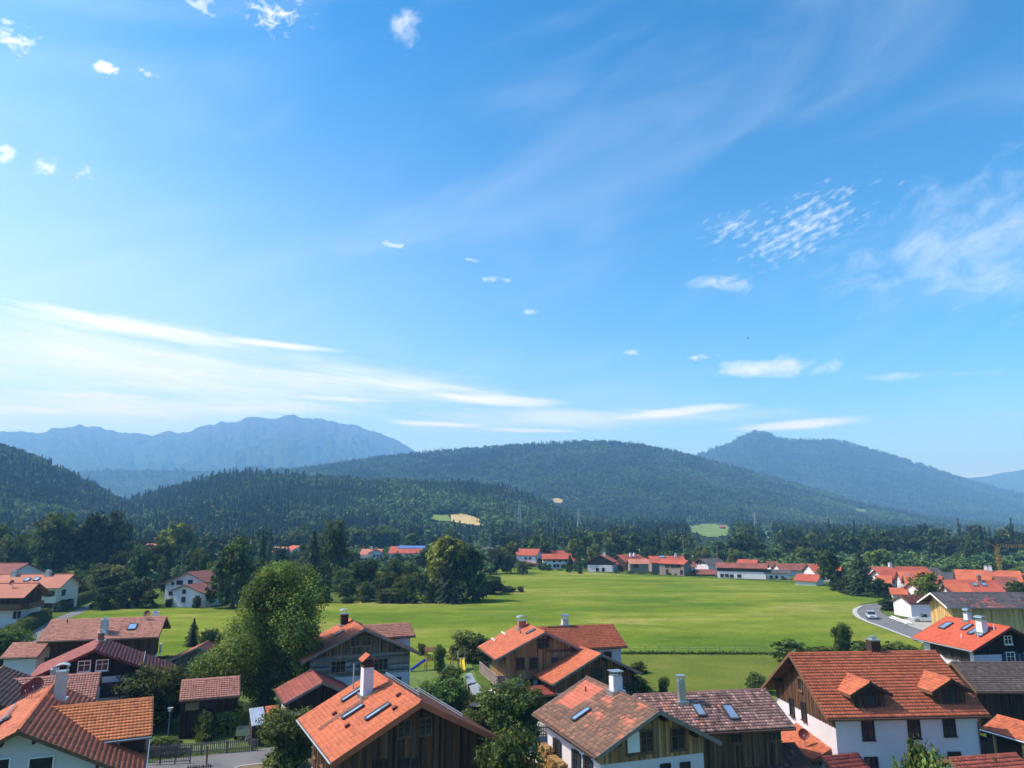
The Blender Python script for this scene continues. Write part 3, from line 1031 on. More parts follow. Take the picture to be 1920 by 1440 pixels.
def instancer(name, P, S, R, src, label):
    me = bpy.data.meshes.new(name)
    me.vertices.add(len(P))
    me.vertices.foreach_set('co', np.asarray(P, np.float32).ravel())
    a = me.attributes.new('scl', 'FLOAT_VECTOR', 'POINT')
    a.data.foreach_set('vector', np.asarray(S, np.float32).ravel())
    a = me.attributes.new('rot', 'FLOAT_VECTOR', 'POINT')
    a.data.foreach_set('vector', np.asarray(R, np.float32).ravel())
    o = add_obj(name, me, kind='stuff')
    tag(o, label, 'forest')
    ng = bpy.data.node_groups.new(name, 'GeometryNodeTree')
    ng.interface.new_socket('Geometry', in_out='INPUT', socket_type='NodeSocketGeometry')
    ng.interface.new_socket('Geometry', in_out='OUTPUT', socket_type='NodeSocketGeometry')
    gi = ng.nodes.new('NodeGroupInput')
    go = ng.nodes.new('NodeGroupOutput')
    ip = ng.nodes.new('GeometryNodeInstanceOnPoints')
    oi = ng.nodes.new('GeometryNodeObjectInfo')
    oi.inputs['Object'].default_value = src
    ns = ng.nodes.new('GeometryNodeInputNamedAttribute')
    ns.data_type = 'FLOAT_VECTOR'
    ns.inputs['Name'].default_value = 'scl'
    nr = ng.nodes.new('GeometryNodeInputNamedAttribute')
    nr.data_type = 'FLOAT_VECTOR'
    nr.inputs['Name'].default_value = 'rot'
    L = ng.links.new
    L(gi.outputs[0], ip.inputs['Points'])
    L(oi.outputs['Geometry'], ip.inputs['Instance'])
    L(ns.outputs['Attribute'], ip.inputs['Scale'])
    L(nr.outputs['Attribute'], ip.inputs['Rotation'])
    L(ip.outputs[0], go.inputs[0])
    md = o.modifiers.new('trees', 'NODES')
    md.node_group = ng
    return o

def wood_on(hname, n, hgt, spruce_bias, labels, tmax=1.12, keep=None, wscale=0.62):
    V, Fc, o = HILLS[hname]
    m, nx, _ = V.shape
    rng = np.random.default_rng(len(hname) * 7 + n)
    ii = rng.uniform(0, nx - 1.001, n * 2)
    tm = 0.0 + (rng.random(n * 2)) ** 0.75 * 1.0
    ny = m - 7
    jj = np.clip(tm * (ny - 1) * tmax, 0, m - 1.001)
    i0, j0 = ii.astype(int), jj.astype(int)
    fi, fj = (ii - i0)[:, None], (jj - j0)[:, None]
    P = (V[j0, i0] * (1 - fi) + V[j0, i0 + 1] * fi) * (1 - fj) + (V[j0 + 1, i0] * (1 - fi) + V[j0 + 1, i0 + 1] * fi) * fj
    hh = hgt * rng.uniform(0.6, 1.25, n * 2)
    sel = {'spruce': [], 'broad': [], 'broad2': []}
    mixn = fbm(P[:, 0] / 160, P[:, 1] / 220, 4, 0.6) + spruce_bias + rng.normal(size=n * 2) * 0.10
    cnt = 0
    for k in range(n * 2):
        x, y, z = P[k]
        px, pyb = proj(x, y, z)
        if not (-120 < px < 2040):
            continue
        if z < 0.5 and y < 640:
            continue
        pyt = proj(x, y, z + hh[k])[1]
        if in_clear(px, pyb) or in_clear(px, (pyb + pyt) / 2) or in_clear(px, pyt * .8 + pyb * .2):
            continue
        kd = 'spruce' if mixn[k] > 0.5 else ('broad' if rng.random() < 0.5 else 'broad2')
        sel[kd].append(k)
        cnt += 1
        if cnt >= n:
            break
    for kd, lab in (('spruce', labels[0]), ('broad', labels[1]), ('broad2', labels[2])):
        k = np.array(sel[kd])
        if not len(k):
            continue
        h = hh[k] * (1.18 if kd == 'spruce' else 0.9)
        w = h * (0.5 if kd == 'spruce' else 0.88) * rng.uniform(0.85, 1.25, len(k))
        S = np.stack([w, w, h], 1)
        R = np.zeros((len(k), 3))
        R[:, 2] = rng.uniform(0, 6.28, len(k))
        Q = P[k].copy()
        Q[:, 2] -= 0.6
        instancer('forest', Q, S, R, LOWP[kd], lab)

wood_on('hill_west', 8000, 15, -0.10, ('dark spruces of the steep wooded hill by the village edge', 'rounded broadleaf woodland on the steep hill by the village edge', 'paler broadleaf woodland on the steep hill by the village edge'))
wood_on('hill_shoulder', 15000, 14.5, 0.03, ('dense dark spruce stand on the low shoulder behind the village', 'dark broadleaf woodland on the low shoulder behind the village', 'greyer broadleaf woodland on the low shoulder behind the village'))
wood_on('hill_centre', 38000, 14.5, -0.10, ('spruce forest striping the broad rounded hill', 'green broadleaf forest covering the broad rounded hill', 'lighter broadleaf forest patches on the broad rounded hill'))
wood_on('mountain_east', 16000, 22, -0.04, ('blue green spruce forest on the pointed mountain', 'broadleaf forest on the pointed mountain', 'lighter broadleaf forest on the pointed mountain'))
wood_on('ridge_far', 3500, 22, 0.06, ('hazy spruce forest on the low ridge in the valley gap', 'hazy broadleaf forest on the low ridge in the valley gap', 'paler hazy broadleaf forest on the low ridge in the valley gap'))

# undergrowth and garden scrub that fills the floor under the tree belt
def undergrowth():
    rng = np.random.default_rng(91)
    rows = []
    for (Y0, Y1, x0, x1, n, h0, h1) in ((400, 660, -80, 2000, 1500, 3, 8), (232, 420, 400, 920, 190, 2, 5), (240, 420, -80, 285, 190, 2.5, 6), (265, 420, 285, 400, 60, 2, 5), (340, 400, 960, 1600, 90, 2, 5), (262, 420, 1560, 2000, 130, 2, 5)):
        for _ in range(n):
            Y = rng.uniform(Y0, Y1)
            px = rng.uniform(x0, x1)
            X = aty(px, 1000, Y).x
            h = rng.uniform(h0, h1)
            b, t = proj(X, Y, 0), proj(X, Y, h)
            if in_clear(b[0], b[1]) or in_clear(t[0], t[1]) or any(abs(X - q[0]) < q[2] and abs(Y - q[1]) < q[2] for q in KEEP):
                continue
            rows.append((X, Y, h))
    rows = np.array(rows)
    P = np.stack([rows[:, 0], rows[:, 1], rows[:, 0] * 0 - 0.2 * rows[:, 2]], 1)
    w = rows[:, 2] * rng.uniform(1.3, 2.2, len(rows))
    S = np.stack([w, w, rows[:, 2] * 1.35], 1)
    R = np.zeros((len(rows), 3))
    R[:, 2] = rng.uniform(0, 6.28, len(rows))
    instancer('undergrowth', P, S, R, LOWP['broad'], 'dense scrub filling the ground beneath the tree belt')['category'] = 'scrub'
KEEP = []

# ------------------------------------------------------------------ houses
WCACHE = {}
def window_meshes(w, h, frame, cross):
    k = (round(w, 2), round(h, 2), frame, cross)
    if k in WCACHE:
        return WCACHE[k]
    b = MB()
    t = min(0.09, w * 0.12)
    y0, y1 = -0.05, 0.07
    def bx(x0, x1, z0, z1, a=y0, c=y1):
        b.box((x0, a, z0), (x1 - x0, 0, 0), (0, c - a, 0), (0, 0, z1 - z0))
    bx(-w / 2 - t, -w / 2, -h / 2 - t, h / 2 + t)
    bx(w / 2, w / 2 + t, -h / 2 - t, h / 2 + t)
    bx(-w / 2, w / 2, h / 2, h / 2 + t)
    bx(-w / 2, w / 2, -h / 2 - t, -h / 2)
    if cross:
        s = t * 0.55
        nv = max(1, int(round(w / 0.6)) - 1) if cross == 1 else cross
        for q in range(nv):
            x = -w / 2 + w * (q + 1) / (nv + 1)
            bx(x - s / 2, x + s / 2, -h / 2, h / 2, 0.012, 0.045)
        if h > 0.75:
            bx(-w / 2, w / 2, h * 0.12 - s / 2, h * 0.12 + s / 2, 0.010, 0.042)
    fm = b.mesh('window', frame)
    b = MB()
    b.box((-w / 2, -0.03, -h / 2), (w, 0, 0), (0, 0.038, 0), (0, 0, h))
    pm = b.mesh('pane', 'window_glass')
    b = MB()
    b.box((-w / 2 - t * 1.6, 0.02, -h / 2 - t - 0.06), (w + t * 3.2, 0, 0), (0, 0.14, 0), (0, 0, 0.055))
    sm = b.mesh('sill', frame)
    WCACHE[k] = (fm, pm, sm)
    return WCACHE[k]

def shutter_mesh(w, h, mat):
    k = ('s', round(w, 2), round(h, 2), mat)
    if k not in WCACHE:
        b = MB()
        b.box((-w / 2, 0.02, -h / 2), (w, 0, 0), (0, 0.045, 0), (0, 0, h))
        for q in range(5):
            z = -h / 2 + h * (q + 0.5) / 5
            b.box((-w / 2 + 0.05, 0.065, z - h * 0.035), (w - 0.1, 0, 0), (0, 0.02, 0), (0, 0, h * 0.07))
        WCACHE[k] = b.mesh('shutter', mat)
    return WCACHE[k]

TILE = {   # base colour, random spread, second colour, share
    'orange': ((0.43, 0.118, 0.052), 0.10, (0.36, 0.09, 0.04), 0.12),
    'orange_bright': ((0.74, 0.235, 0.085), 0.07, (0.60, 0.18, 0.07), 0.15),
    'red': ((0.33, 0.085, 0.055), 0.12, (0.25, 0.065, 0.045), 0.2),
    'wine': ((0.24, 0.060, 0.048), 0.14, (0.18, 0.05, 0.04), 0.3),
    'pink': ((0.58, 0.255, 0.175), 0.07, (0.48, 0.19, 0.13), 0.18),
    'rust': ((0.42, 0.118, 0.056), 0.09, (0.34, 0.092, 0.046), 0.2),
    'scarlet': ((0.45, 0.085, 0.042), 0.08, (0.40, 0.08, 0.04), 0.2),
    'brown': ((0.125, 0.070, 0.050), 0.15, (0.20, 0.10, 0.065), 0.3),
    'mottled': ((0.25, 0.14, 0.115), 0.30, (0.36, 0.21, 0.18), 0.35),
    'greybrown': ((0.125, 0.095, 0.082), 0.12, (0.10, 0.075, 0.065), 0.3),
    'dull': ((0.21, 0.095, 0.068), 0.14, (0.17, 0.09, 0.055), 0.3),
    'slate': ((0.11, 0.10, 0.105), 0.15, (0.15, 0.11, 0.10), 0.2),
    'barn': ((0.125, 0.045, 0.035), 0.2, (0.2, 0.08, 0.055), 0.2),
}

class House:
    def __init__(self, name, label, cat='house'):
        self.root = thing(name, label, cat, (0, 0, 0))
        self.off = None
    def at(self, p):
        self.off = Vector((p[0], p[1], 0))
        self.root.location = self.off
    def part(self, mb, name, mat, parent=None, kind=None, smooth=False):
        return mb.build(name, mat, parent or self.root, self.off, kind=kind, smooth=smooth)

class Block:
    """one gabled volume of a house, set out from the picture positions of its ridge ends"""
    def __init__(self, house, a, b=None, zr=8.0, pitch=25, eave=None, w=None, wl=None, wr=None, ang=None, L=None, back=0.0,
                 og=0.8, oe=0.8, zbase=-0.3, roof='red', tile=(0.26, 0.36), lip=0.045, wave=0.04, thick=0.17, bands=None, side_only=None,
                 barge='wood_brown', slab='soffit', paint=None, far=None, purlin=True, gutter=True, og1=None, ridgecap=True, boardw=0.17, verge=0.26):
        self.h = house
        self.zr = zr
        A = atz(a[0], a[1], zr)
        if b is not None:
            B = atz(b[0], b[1], zr)
        else:
            B = A + Vector((math.cos(math.radians(ang)), math.sin(math.radians(ang)), 0)) * L
        d = (B - A)
        d.normalize()
        A = A - d * back
        self.A, self.d = A, d
        self.n = Vector((-d.y, d.x, 0))
        self.L = (B - A).length
        self.tp = math.tan(math.radians(pitch))
        self.sec = 1 / math.cos(math.radians(pitch))
        if eave is not None:
            best = None
            for s in (1, -1):
                nn = Vector((self.n.x * s * self.tp, self.n.y * s * self.tp, 1))
                p = hit_plane(eave[0], eave[1], A, nn)
                v = (p - A).dot(self.n)
                if v * s > 0 and (best is None or abs(v) < abs(best)):
                    best = v
            w = abs(best)
        self.wl = wl if wl is not None else w
        self.wr = wr if wr is not None else w
        self.og0 = og
        self.og1 = og if og1 is None else og1
        self.oe = oe
        self.zb = zbase
        if house.off is None:
            c = self.P(self.L / 2, (self.wl - self.wr) / 2, 0)
            house.at(c)
        self.bands = bands or [(99, 'plaster', None)]
        self.paint = paint
        self.walls(boardw)
        self.roof(roof, tile, lip, wave, thick, slab, barge, far, purlin, gutter, ridgecap, verge)
    def P(self, u, v, z):
        p = self.A + self.d * u + self.n * v
        return Vector((p.x, p.y, z))
    def zroof(self, v):
        return self.zr - self.tp * abs(v)
    def section(self, z0, z1):
        """wall outline (v, z) between two levels"""
        lo, hi = -(self.wr - self.oe if self.wr > 1.2 else self.wr), (self.wl - self.oe if self.wl > 1.2 else self.wl)
        self.v0, self.v1 = lo, hi
        dz = 0.2
        pts = [(lo, self.zb), (hi, self.zb), (hi, self.zroof(hi) - dz), (0, self.zr - dz), (lo, self.zroof(lo) - dz)]
        def clip(ps, z, keep_above):
            out = []
            for i in range(len(ps)):
                a, b = ps[i], ps[(i + 1) % len(ps)]
                ia = (a[1] >= z) if keep_above else (a[1] <= z)
                ib = (b[1] >= z) if keep_above else (b[1] <= z)
                if ia:
                    out.append(a)
                if ia != ib:
                    t = (z - a[1]) / (b[1] - a[1])
                    out.append((a[0] + (b[0] - a[0]) * t, z))
            return out
        return clip(clip(pts, z0, True), z1, False)
    def walls(self, bw):
        z0 = self.zb
        u0, u1 = self.og0, self.L - self.og1
        self.u0, self.u1 = u0, u1
        for (z1, mat, cl) in self.bands:
            sec = self.section(z0, z1)
            if len(sec) >= 3:
                b = MB()
                b.prism([self.P(u0, v, z) for v, z in sec], self.d * (u1 - u0))
                wl = self.h.part(b, 'wall', mat)
                if cl:
                    self.cladding(wl, z0, min(z1, self.zr), bw, **cl)
            z0 = z1
    def cladding(self, parent, z0, z1, bw, col, spread=0.3, ends=(0, 1), sides=(0, 1), horiz=False, hue=0.1):
        b = MB()
        base = Vector(col)
        def shade():
            s = max(0.35, 1 + random.gauss(0, spread))
            q = random.gauss(0, hue)
            b.cur = (base.x * s * (1 + q), base.y * s, base.z * s * (1 - q))
        def zt(v):
            return min(z1, self.zroof(v) - 0.2)
        def run(p0, along, length, out, top, vfun):
            if horiz:
                z = z0
                while z < z1 - 0.05:
                    hgt = random.uniform(0.17, 0.27)
                    zz = min(z + hgt, z1)
                    q0, q1 = 0.0, length
                    if vfun is not None:       # trim under the rake
                        vs = [q for q in np.linspace(0, length, 60) if zt(vfun(q)) >= zz - 0.01]
                        if not vs:
                            break
                        q0, q1 = min(vs), max(vs)
                    x = q0
                    while x < q1 - 0.05:
                        ln = min(random.uniform(2.2, 5.5), q1 - x)
                        shade()
                        t = random.uniform(0.03, 0.055)
                        b.box(p0 + along * x + Vector((0, 0, z + 0.006 - p0.z)) - out * 0.02, along * (ln - 0.012), out * (t + 0.02), Vector((0, 0, zz - z - 0.012)))
                        x += ln
                    z = zz
                return
            n = max(1, int(length / bw))
            st = length / n
            for k in range(n):
                x = k * st
                tz = top
                tz2 = top
                if vfun is not None:
                    tz, tz2 = zt(vfun(x)), zt(vfun(x + st))
                if max(tz, tz2) <= z0 + 0.03:
                    continue
                tz, tz2 = max(tz, z0 + 0.01), max(tz2, z0 + 0.01)
                shade()
                t = random.uniform(0.025, 0.05)
                q = p0 + along * (x + 0.012) - out * 0.02
                e = along * (st - 0.024)
                o = out * (t + 0.02)
                z_ = Vector((0, 0, z0 - p0.z + random.uniform(0, 0.02)))
                b.hexa([q + z_, q + e + z_, q + e + o + z_, q + o + z_] + [Vector((p.x, p.y, zz)) for p, zz in ((q, tz), (q + e, tz2), (q + e + o, tz2), (q + o, tz))])
        W = self.v1 - self.v0
        if 0 in ends:
            run(self.P(self.u0, self.v0, 0), self.n, W, -self.d, z1, lambda x: self.v0 + x)
        if 1 in ends:
            run(self.P(self.u1, self.v0, 0), self.n, W, self.d, z1, lambda x: self.v0 + x)
        LU = self.u1 - self.u0
        if 0 in sides and zt(self.v1) > z0:
            run(self.P(self.u0, self.v1, 0), self.d, LU, self.n, zt(self.v1), None)
        if 1 in sides and zt(self.v0) > z0:
            run(self.P(self.u0, self.v0, 0), self.d, LU, -self.n, zt(self.v0), None)
        if b.f:
            self.h.part(b, 'board_cladding', 'board', parent, kind='stuff')
    def roof(self, roof, tile, lip, wave, thick, slab, barge, far, purlin, gutter, ridgecap, verge):
        for s, w in ((1, self.wl), (-1, self.wr)):
            if w < 0.3:
                continue
            b = MB()
            top = 0.05
            pr = [self.P(0, 0, self.zr - top), self.P(0, s * w, self.zroof(w) - top), self.P(0, s * w, self.zroof(w) - top - thick), self.P(0, 0, self.zr - top - thick)]
            b.prism(pr, self.d * self.L)
            sl = self.h.part(b, 'roof_slope', far or slab)
            if far is None:
                self.tiles(sl, s, w, roof, tile, lip, wave)
            # verge boards
            for u, sg in ((0, -1), (self.L, 1)):
                b = MB()
                o = self.P(u, 0, self.zr + 0.02) + self.d * (0.0 if sg > 0 else -0.05)
                e = self.P(u, s * w, self.zroof(w) + 0.02) + self.d * (0.0 if sg > 0 else -0.05)
                b.prism([o, e, e - Vector((0, 0, verge)), o - Vector((0, 0, verge))], self.d * 0.05)
                self.h.part(b, 'barge_board', barge)
            if gutter:
                b = MB()
                z = self.zroof(w) - 0.10
                b.tube([self.P(-0.02, s * (w + 0.07), z), self.P(self.L + 0.02, s * (w + 0.07), z)], 0.075, 6)
                self.h.part(b, 'gutter', gutter if isinstance(gutter, str) else 'gutter_brown')
            if purlin and w > 1.5:
                for f in (0.12, 0.62):
                    for (u, du) in ((0.12, self.og0 + 0.1), (self.L - 0.12, -(self.og1 + 0.1))):
                        b = MB()
                        v = s * w * f
                        p = self.P(u, v - 0.09, self.zroof(v) - top - thick - 0.26)
                        b.box(p, self.d * du, self.n * 0.18, Vector((0, 0, 0.24)))
                        self.h.part(b, 'purlin', 'wood_dark')
        if ridgecap:
            b = MB()
            base = Vector(TILE.get(roof, TILE['red'])[0])
            n = max(1, int(self.L / 0.38))
            for k in range(n):
                q = random.uniform(0.8, 1.15)
                b.cur = (base.x * q, base.y * q, base.z * q)
                u0, u1 = self.L * k / n, self.L * (k + 1) / n + 0.03
                b.tube([self.P(u0, 0, self.zr - 0.02), self.P(u1, 0, self.zr + 0.0)], [0.13, 0.105], 6)
            self.h.part(b, 'ridge_cap', 'tile', kind='stuff')
    def tiles(self, parent, s, w, roof, tile, lip, wave):
        tw, tl = tile
        rng = np.random.default_rng(int(abs(self.A.x) * 13 + w * 7) + (3 if s > 0 else 0))
        nu, nv = max(1, int(round(self.L / tw))), max(1, int(round(w * self.sec / tl)))
        i, j = np.meshgrid(np.arange(nu), np.arange(nv))
        i, j = i.ravel(), j.ravel()
        N = len(i)
        jit = rng.normal(size=N) * 0.006
        u0, u1 = i * self.L / nu, (i + 1) * self.L / nu
        f0, f1 = j / nv, (j + 1.06) / nv
        A, d, n = np.array(self.A), np.array(self.d), np.array(self.n)
        nrm = n * s * self.tp + np.array([0, 0, 1.0])
        nrm /= np.linalg.norm(nrm)
        def pt(u, f, h):
            v = f * w
            p = A[None] + d[None] * u[:, None] + (n * s)[None] * v[:, None]
            p[:, 2] = self.zr - self.tp * v
            return p + nrm[None] * h[:, None]
        um = (u0 + u1) / 2
        z = np.zeros(N)
        h1 = z + lip + jit
        rows = [pt(u0, f0, z), pt(um, f0, z + wave), pt(u1, f0, z), pt(u0, f1, h1), pt(um, f1, h1 + wave), pt(u1, f1, h1), pt(u0, f1, z - 0.02), pt(um, f1, z + wave - lip * .3), pt(u1, f1, z - 0.02)]
        V = np.stack(rows, 1)
        off = np.arange(N)[:, None] * 9
        q = np.array([[0, 1, 4, 3], [1, 2, 5, 4], [3, 4, 7, 6], [4, 5, 8, 7]])
        Fc = (off[:, :, None] + q[None]).reshape(-1, 4)
        base, spread, alt, share = TILE[roof]
        C = np.tile(np.array(base), (N, 1))
        m = rng.random(N) < share
        C[m] = np.array(alt)
        big = fbm(um * 0.5 + self.A.x, f0 * w * 0.5 + self.A.y, 4, 0.6)
        C *= (1 + rng.normal(size=N) * spread)[:, None].clip(0.45, 1.7) * (0.90 + 0.20 * big)[:, None]
        if self.paint is not None:
            ctr = V[:, 4] * 0.5 + V[:, 1] * 0.5
            C = self.paint(ctr, C, rng, s)
        V = V.reshape(-1, 3) - np.array(self.h.off)[None]
        me = mesh_np('roof_tiles', V, Fc, 'tile', np.repeat(np.clip(C, 0.01, 0.8), 9, axis=0))
        o = add_obj('roof_tile', me, parent, kind='stuff')
        return o
    # -- fittings placed from the picture
    def slope_hit(self, px, py, side=None):
        best = None
        for s in ((1, -1) if side is None else (side,)):
            nn = Vector((self.n.x * s * self.tp, self.n.y * s * self.tp, 1))
            p = hit_plane(px, py, self.A, nn)
            v = (p - self.A).dot(self.n)
            u = (p - self.A).dot(self.d)
            if v * s >= -0.3 and -1 < u < self.L + 1:
                if best is None or abs(v) < abs(best[2]):
                    best = (p, u, v, s)
        if best is None:
            best = (self.P(self.L / 2, 0.5, self.zroof(0.5)), self.L / 2, 0.5, 1)
        return best
    def chimney(self, px, py, size=(0.7, 0.7), top=1.5, mat='plaster', cap='hood', side=None):
        p, u, v, s = self.slope_hit(px, py, side)
        b = MB()
        rz = math.atan2(self.d.y, self.d.x)
        zt = max(p.z + top, p.z + 0.6)
        b.cbox((p.x, p.y, p.z - 1.0), size[0], size[1], zt - p.z + 1.0, rz)
        ch = self.h.part(b, 'chimney', mat)
        ex, ey = Vector((math.cos(rz), math.sin(rz), 0)), Vector((-math.sin(rz), math.cos(rz), 0))
        c = Vector((p.x, p.y, zt))
        b = MB()
        b.cbox((p.x, p.y, p.z - 0.5), size[0] + 0.35, size[1] + 0.35, 0.52 + 0.15 * self.tp, rz)
        self.h.part(b, 'flashing', 'zinc', ch)
        b = MB()
        sx, sy = size
        if cap == 'hood':
            b.cbox(c, sx * 1.12, sy * 1.12, 0.08, rz)
            for qx in (-1, 1):
                for qy in (-1, 1):
                    b.cbox(c + ex * qx * sx * .42 + ey * qy * sy * .42 + Vector((0, 0, 0.08)), 0.05, 0.05, 0.3, rz)
            n = 7
            for k in range(n):
                a0, a1 = math.pi * k / n, math.pi * (k + 1) / n
                f = lambda a: (c + ey * (-math.cos(a) * sy * 0.62) + Vector((0, 0, 0.36 + math.sin(a) * 0.22)))
                p0, p1 = f(a0), f(a1)
                e = ex * sx * 0.62
                b.hexa([p0 - e, p0 + e, p1 + e, p1 - e] + [q + Vector((0, 0, 0.03)) for q in (p0 - e, p0 + e, p1 + e, p1 - e)])
            self.h.part(b, 'chimney_cap', 'zinc', ch)
        elif cap == 'plate':
            for qx in (-1, 1):
                for qy in (-1, 1):
                    b.cbox(c + ex * qx * sx * .4 + ey * qy * sy * .4, 0.05, 0.05, 0.34, rz)
            b.cbox(c + Vector((0, 0, 0.34)), sx * 1.25, sy * 1.25, 0.05, rz)
            b.cbox(c, sx * .8, sy * .8, 0.10, rz)
            self.h.part(b, 'chimney_cap', 'zinc', ch)
        elif cap == 'tile':
            b.cbox(c, sx * 1.1, sy * 1.1, 0.1, rz)
            for qx in (-1, 1):
                b.cbox(c + ex * qx * sx * .42, 0.12, sy, 0.4, rz)
            self.h.part(b, 'chimney_head', 'wood_dark', ch)
            b = MB()
            for k in (-1, 1):
                e = ex * sx * 0.72
                r0 = c + Vector((0, 0, 0.86))
                r1 = c + ey * k * sy * 0.72 + Vector((0, 0, 0.42))
                b.hexa([r0 - e, r0 + e, r1 + e, r1 - e] + [q + Vector((0, 0, 0.07)) for q in (r0 - e, r0 + e, r1 + e, r1 - e)])
            self.h.part(b, 'chimney_roof', 'far_roof_orange', ch)
        elif cap == 'slab':
            b.cbox(c, sx * 1.15, sy * 1.15, 0.1, rz)
            b.cbox(c + Vector((0, 0, 0.1)), sx * .5, sy * .5, 0.25, rz)
            self.h.part(b, 'chimney_cap', 'zinc', ch)
        return ch
    def _panel(self, p, s, w, l, h0, h1, name, mat, parent=None):
        dn = (self.n * s + Vector((0, 0, -self.tp))).normalized()
        nr = (self.n * s * self.tp + Vector((0, 0, 1))).normalized()
        b = MB()
        o = p - self.d * w / 2 - dn * l / 2 + nr * h0
        b.box(o, self.d * w, dn * l, nr * (h1 - h0))
        return self.h.part(b, name, mat, parent)
    def skylight(self, px, py, w=0.7, l=1.2, side=None):
        p, u, v, s = self.slope_hit(px, py, side)
        dn = (self.n * s + Vector((0, 0, -self.tp))).normalized()
        nr = (self.n * s * self.tp + Vector((0, 0, 1))).normalized()
        t = 0.09
        b = MB()
        for (x0, x1, y0, y1) in ((-w / 2 - t, -w / 2, -l / 2 - t, l / 2 + t), (w / 2, w / 2 + t, -l / 2 - t, l / 2 + t), (-w / 2, w / 2, -l / 2 - t, -l / 2), (-w / 2, w / 2, l / 2, l / 2 + t * 1.6)):
            b.box(p + self.d * x0 + dn * y0, self.d * (x1 - x0), dn * (y1 - y0), nr * 0.2)
        sk = self.h.part(b, 'skylight', 'steel_dark')
        self._panel(p, s, w, l, 0.05, 0.16, 'pane', 'skylight_glass', sk)
    def vent(self, px, py, side=None):
        p, u, v, s = self.slope_hit(px, py, side)
        self._panel(p, s, 0.3, 0.35, 0, 0.2, 'roof_vent', 'dish_brown')
    def pipe(self, px, py, h=0.6, mat='zinc', side=None):
        p, u, v, s = self.slope_hit(px, py, side)
        b = MB()
        b.tube([p - Vector((0, 0, 0.1)), p + Vector((0, 0, h))], 0.06, 6)
        self.h.part(b, 'vent_pipe', mat)
    def dish(self, px, py, base, r=0.45, yaw=200, side=None):
        """satellite dish centred on a pixel, its mast standing on the roof at base"""
        p, u, v, s = self.slope_hit(base[0], base[1], side)
        c = aty(px, py, p.y)
        b = MB()
        b.tube([p - Vector((0, 0, 0.1)), Vector((p.x, p.y, c.z)), c], [0.035, 0.035, 0.03], 6)
        mast = self.h.part(b, 'dish_mast', 'pylon_steel')
        ax = Vector((math.cos(math.radians(yaw)), math.sin(math.radians(yaw)), 0.35)).normalized()
        e1 = ax.cross(Vector((0, 0, 1))).normalized()
        e2 = e1.cross(ax)
        b = MB()
        rings = []
        for k in range(4):
            q = r * (k + 0.001) / 3
            rings.append([c + e1 * math.cos(a) * q + e2 * math.sin(a) * q * 1.06 + ax * (0.25 * q * q / r) for a in [2 * math.pi * m / 14 for m in range(14)]])
        for r0, r1 in zip(rings, rings[1:]):
            for m in range(14):
                b.poly([r0[m], r0[(m + 1) % 14], r1[(m + 1) % 14], r1[m]])
        di = self.h.part(b, 'satellite_dish', 'dish_brown')
        b = MB()
        b.tube([c - e2 * r * 0.9, c - e2 * r * 0.35 + ax * r * 1.1], 0.02, 5)
        b.tube([c - e2 * r * 0.35 + ax * r * 1.05, c - e2 * r * 0.3 + ax * r * 1.3], 0.05, 6)
        self.h.part(b, 'feed_arm', 'pylon_steel', di)
    def guard(self, v, u0=0.3, u1=None, mat='zinc', hgt=0.22):
        u1 = self.L - 0.3 if u1 is None else u1
        b = MB()
        for q in (hgt * .55, hgt):
            b.tube([self.P(u0, v, self.zroof(v) + q), self.P(u1, v, self.zroof(v) + q)], 0.035, 5)
        n = max(2, int((u1 - u0) / 1.2))
        for k in range(n + 1):
            u = u0 + (u1 - u0) * k / n
            b.bar(self.P(u, v, self.zroof(v)), self.P(u, v, self.zroof(v) + hgt), 0.03, 0.05, up=self.d)
        self.h.part(b, 'snow_guard', mat)
    def ladder(self, p0, p1, side=None):
        a, b_ = self.slope_hit(*p0, side), self.slope_hit(*p1, side)
        s = a[3]
        nr = (self.n * s * self.tp + Vector((0, 0, 1))).normalized()
        b = MB()
        A0, B0 = a[0] + nr * 0.14, b_[0] + nr * 0.14
        for k in (-1, 1):
            b.bar(A0 + self.d * k * 0.16, B0 + self.d * k * 0.16, 0.05, 0.05)
        n = int((B0 - A0).length / 0.4)
        for k in range(n):
            c = A0.lerp(B0, (k + .5) / n)
            b.bar(c - self.d * 0.16, c + self.d * 0.16, 0.05, 0.03)
        self.h.part(b, 'roof_ladder', 'wood_grey')
    def face(self, f):
        if f == 'end0':
            return self.P(self.u0, 0, 0), -self.d
        if f == 'end1':
            return self.P(self.u1, 0, 0), self.d
        if f == 'left':
            return self.P(0, self.v1, 0), self.n
        return self.P(0, self.v0, 0), -self.n
    def window(self, f, px, py, w=0.9, h=1.1, frame='wood_dark', cross=1, shutters=None, proud=0.05, sill=True, closed=None, pane=None):
        p0, nrm = self.face(f)
        p = hit_plane(px, py, p0, nrm) + nrm * proud
        fm, pm, sm = window_meshes(w, h, frame, cross)
        o = add_obj('window', fm, self.h.root, p - self.h.off)
        o.rotation_euler = (0, 0, math.atan2(nrm.y, nrm.x) - math.pi / 2)
        add_obj('pane', pm, o)
        if sill:
            add_obj('sill', sm, o)
        if closed:
            add_obj('shutter', shutter_mesh(w, h, closed), o)
        if shutters:
            sw = w / 2 if w < 1.3 else w * 0.42
            for k in (-1, 1):
                add_obj('shutter', shutter_mesh(sw, h * 1.06, shutters), o, (k * (w / 2 + sw / 2 + 0.1), 0.0, 0))
        return o
    def windows(self, f, pts, **kw):
        for x, y in pts:
            self.window(f, x, y, **kw)
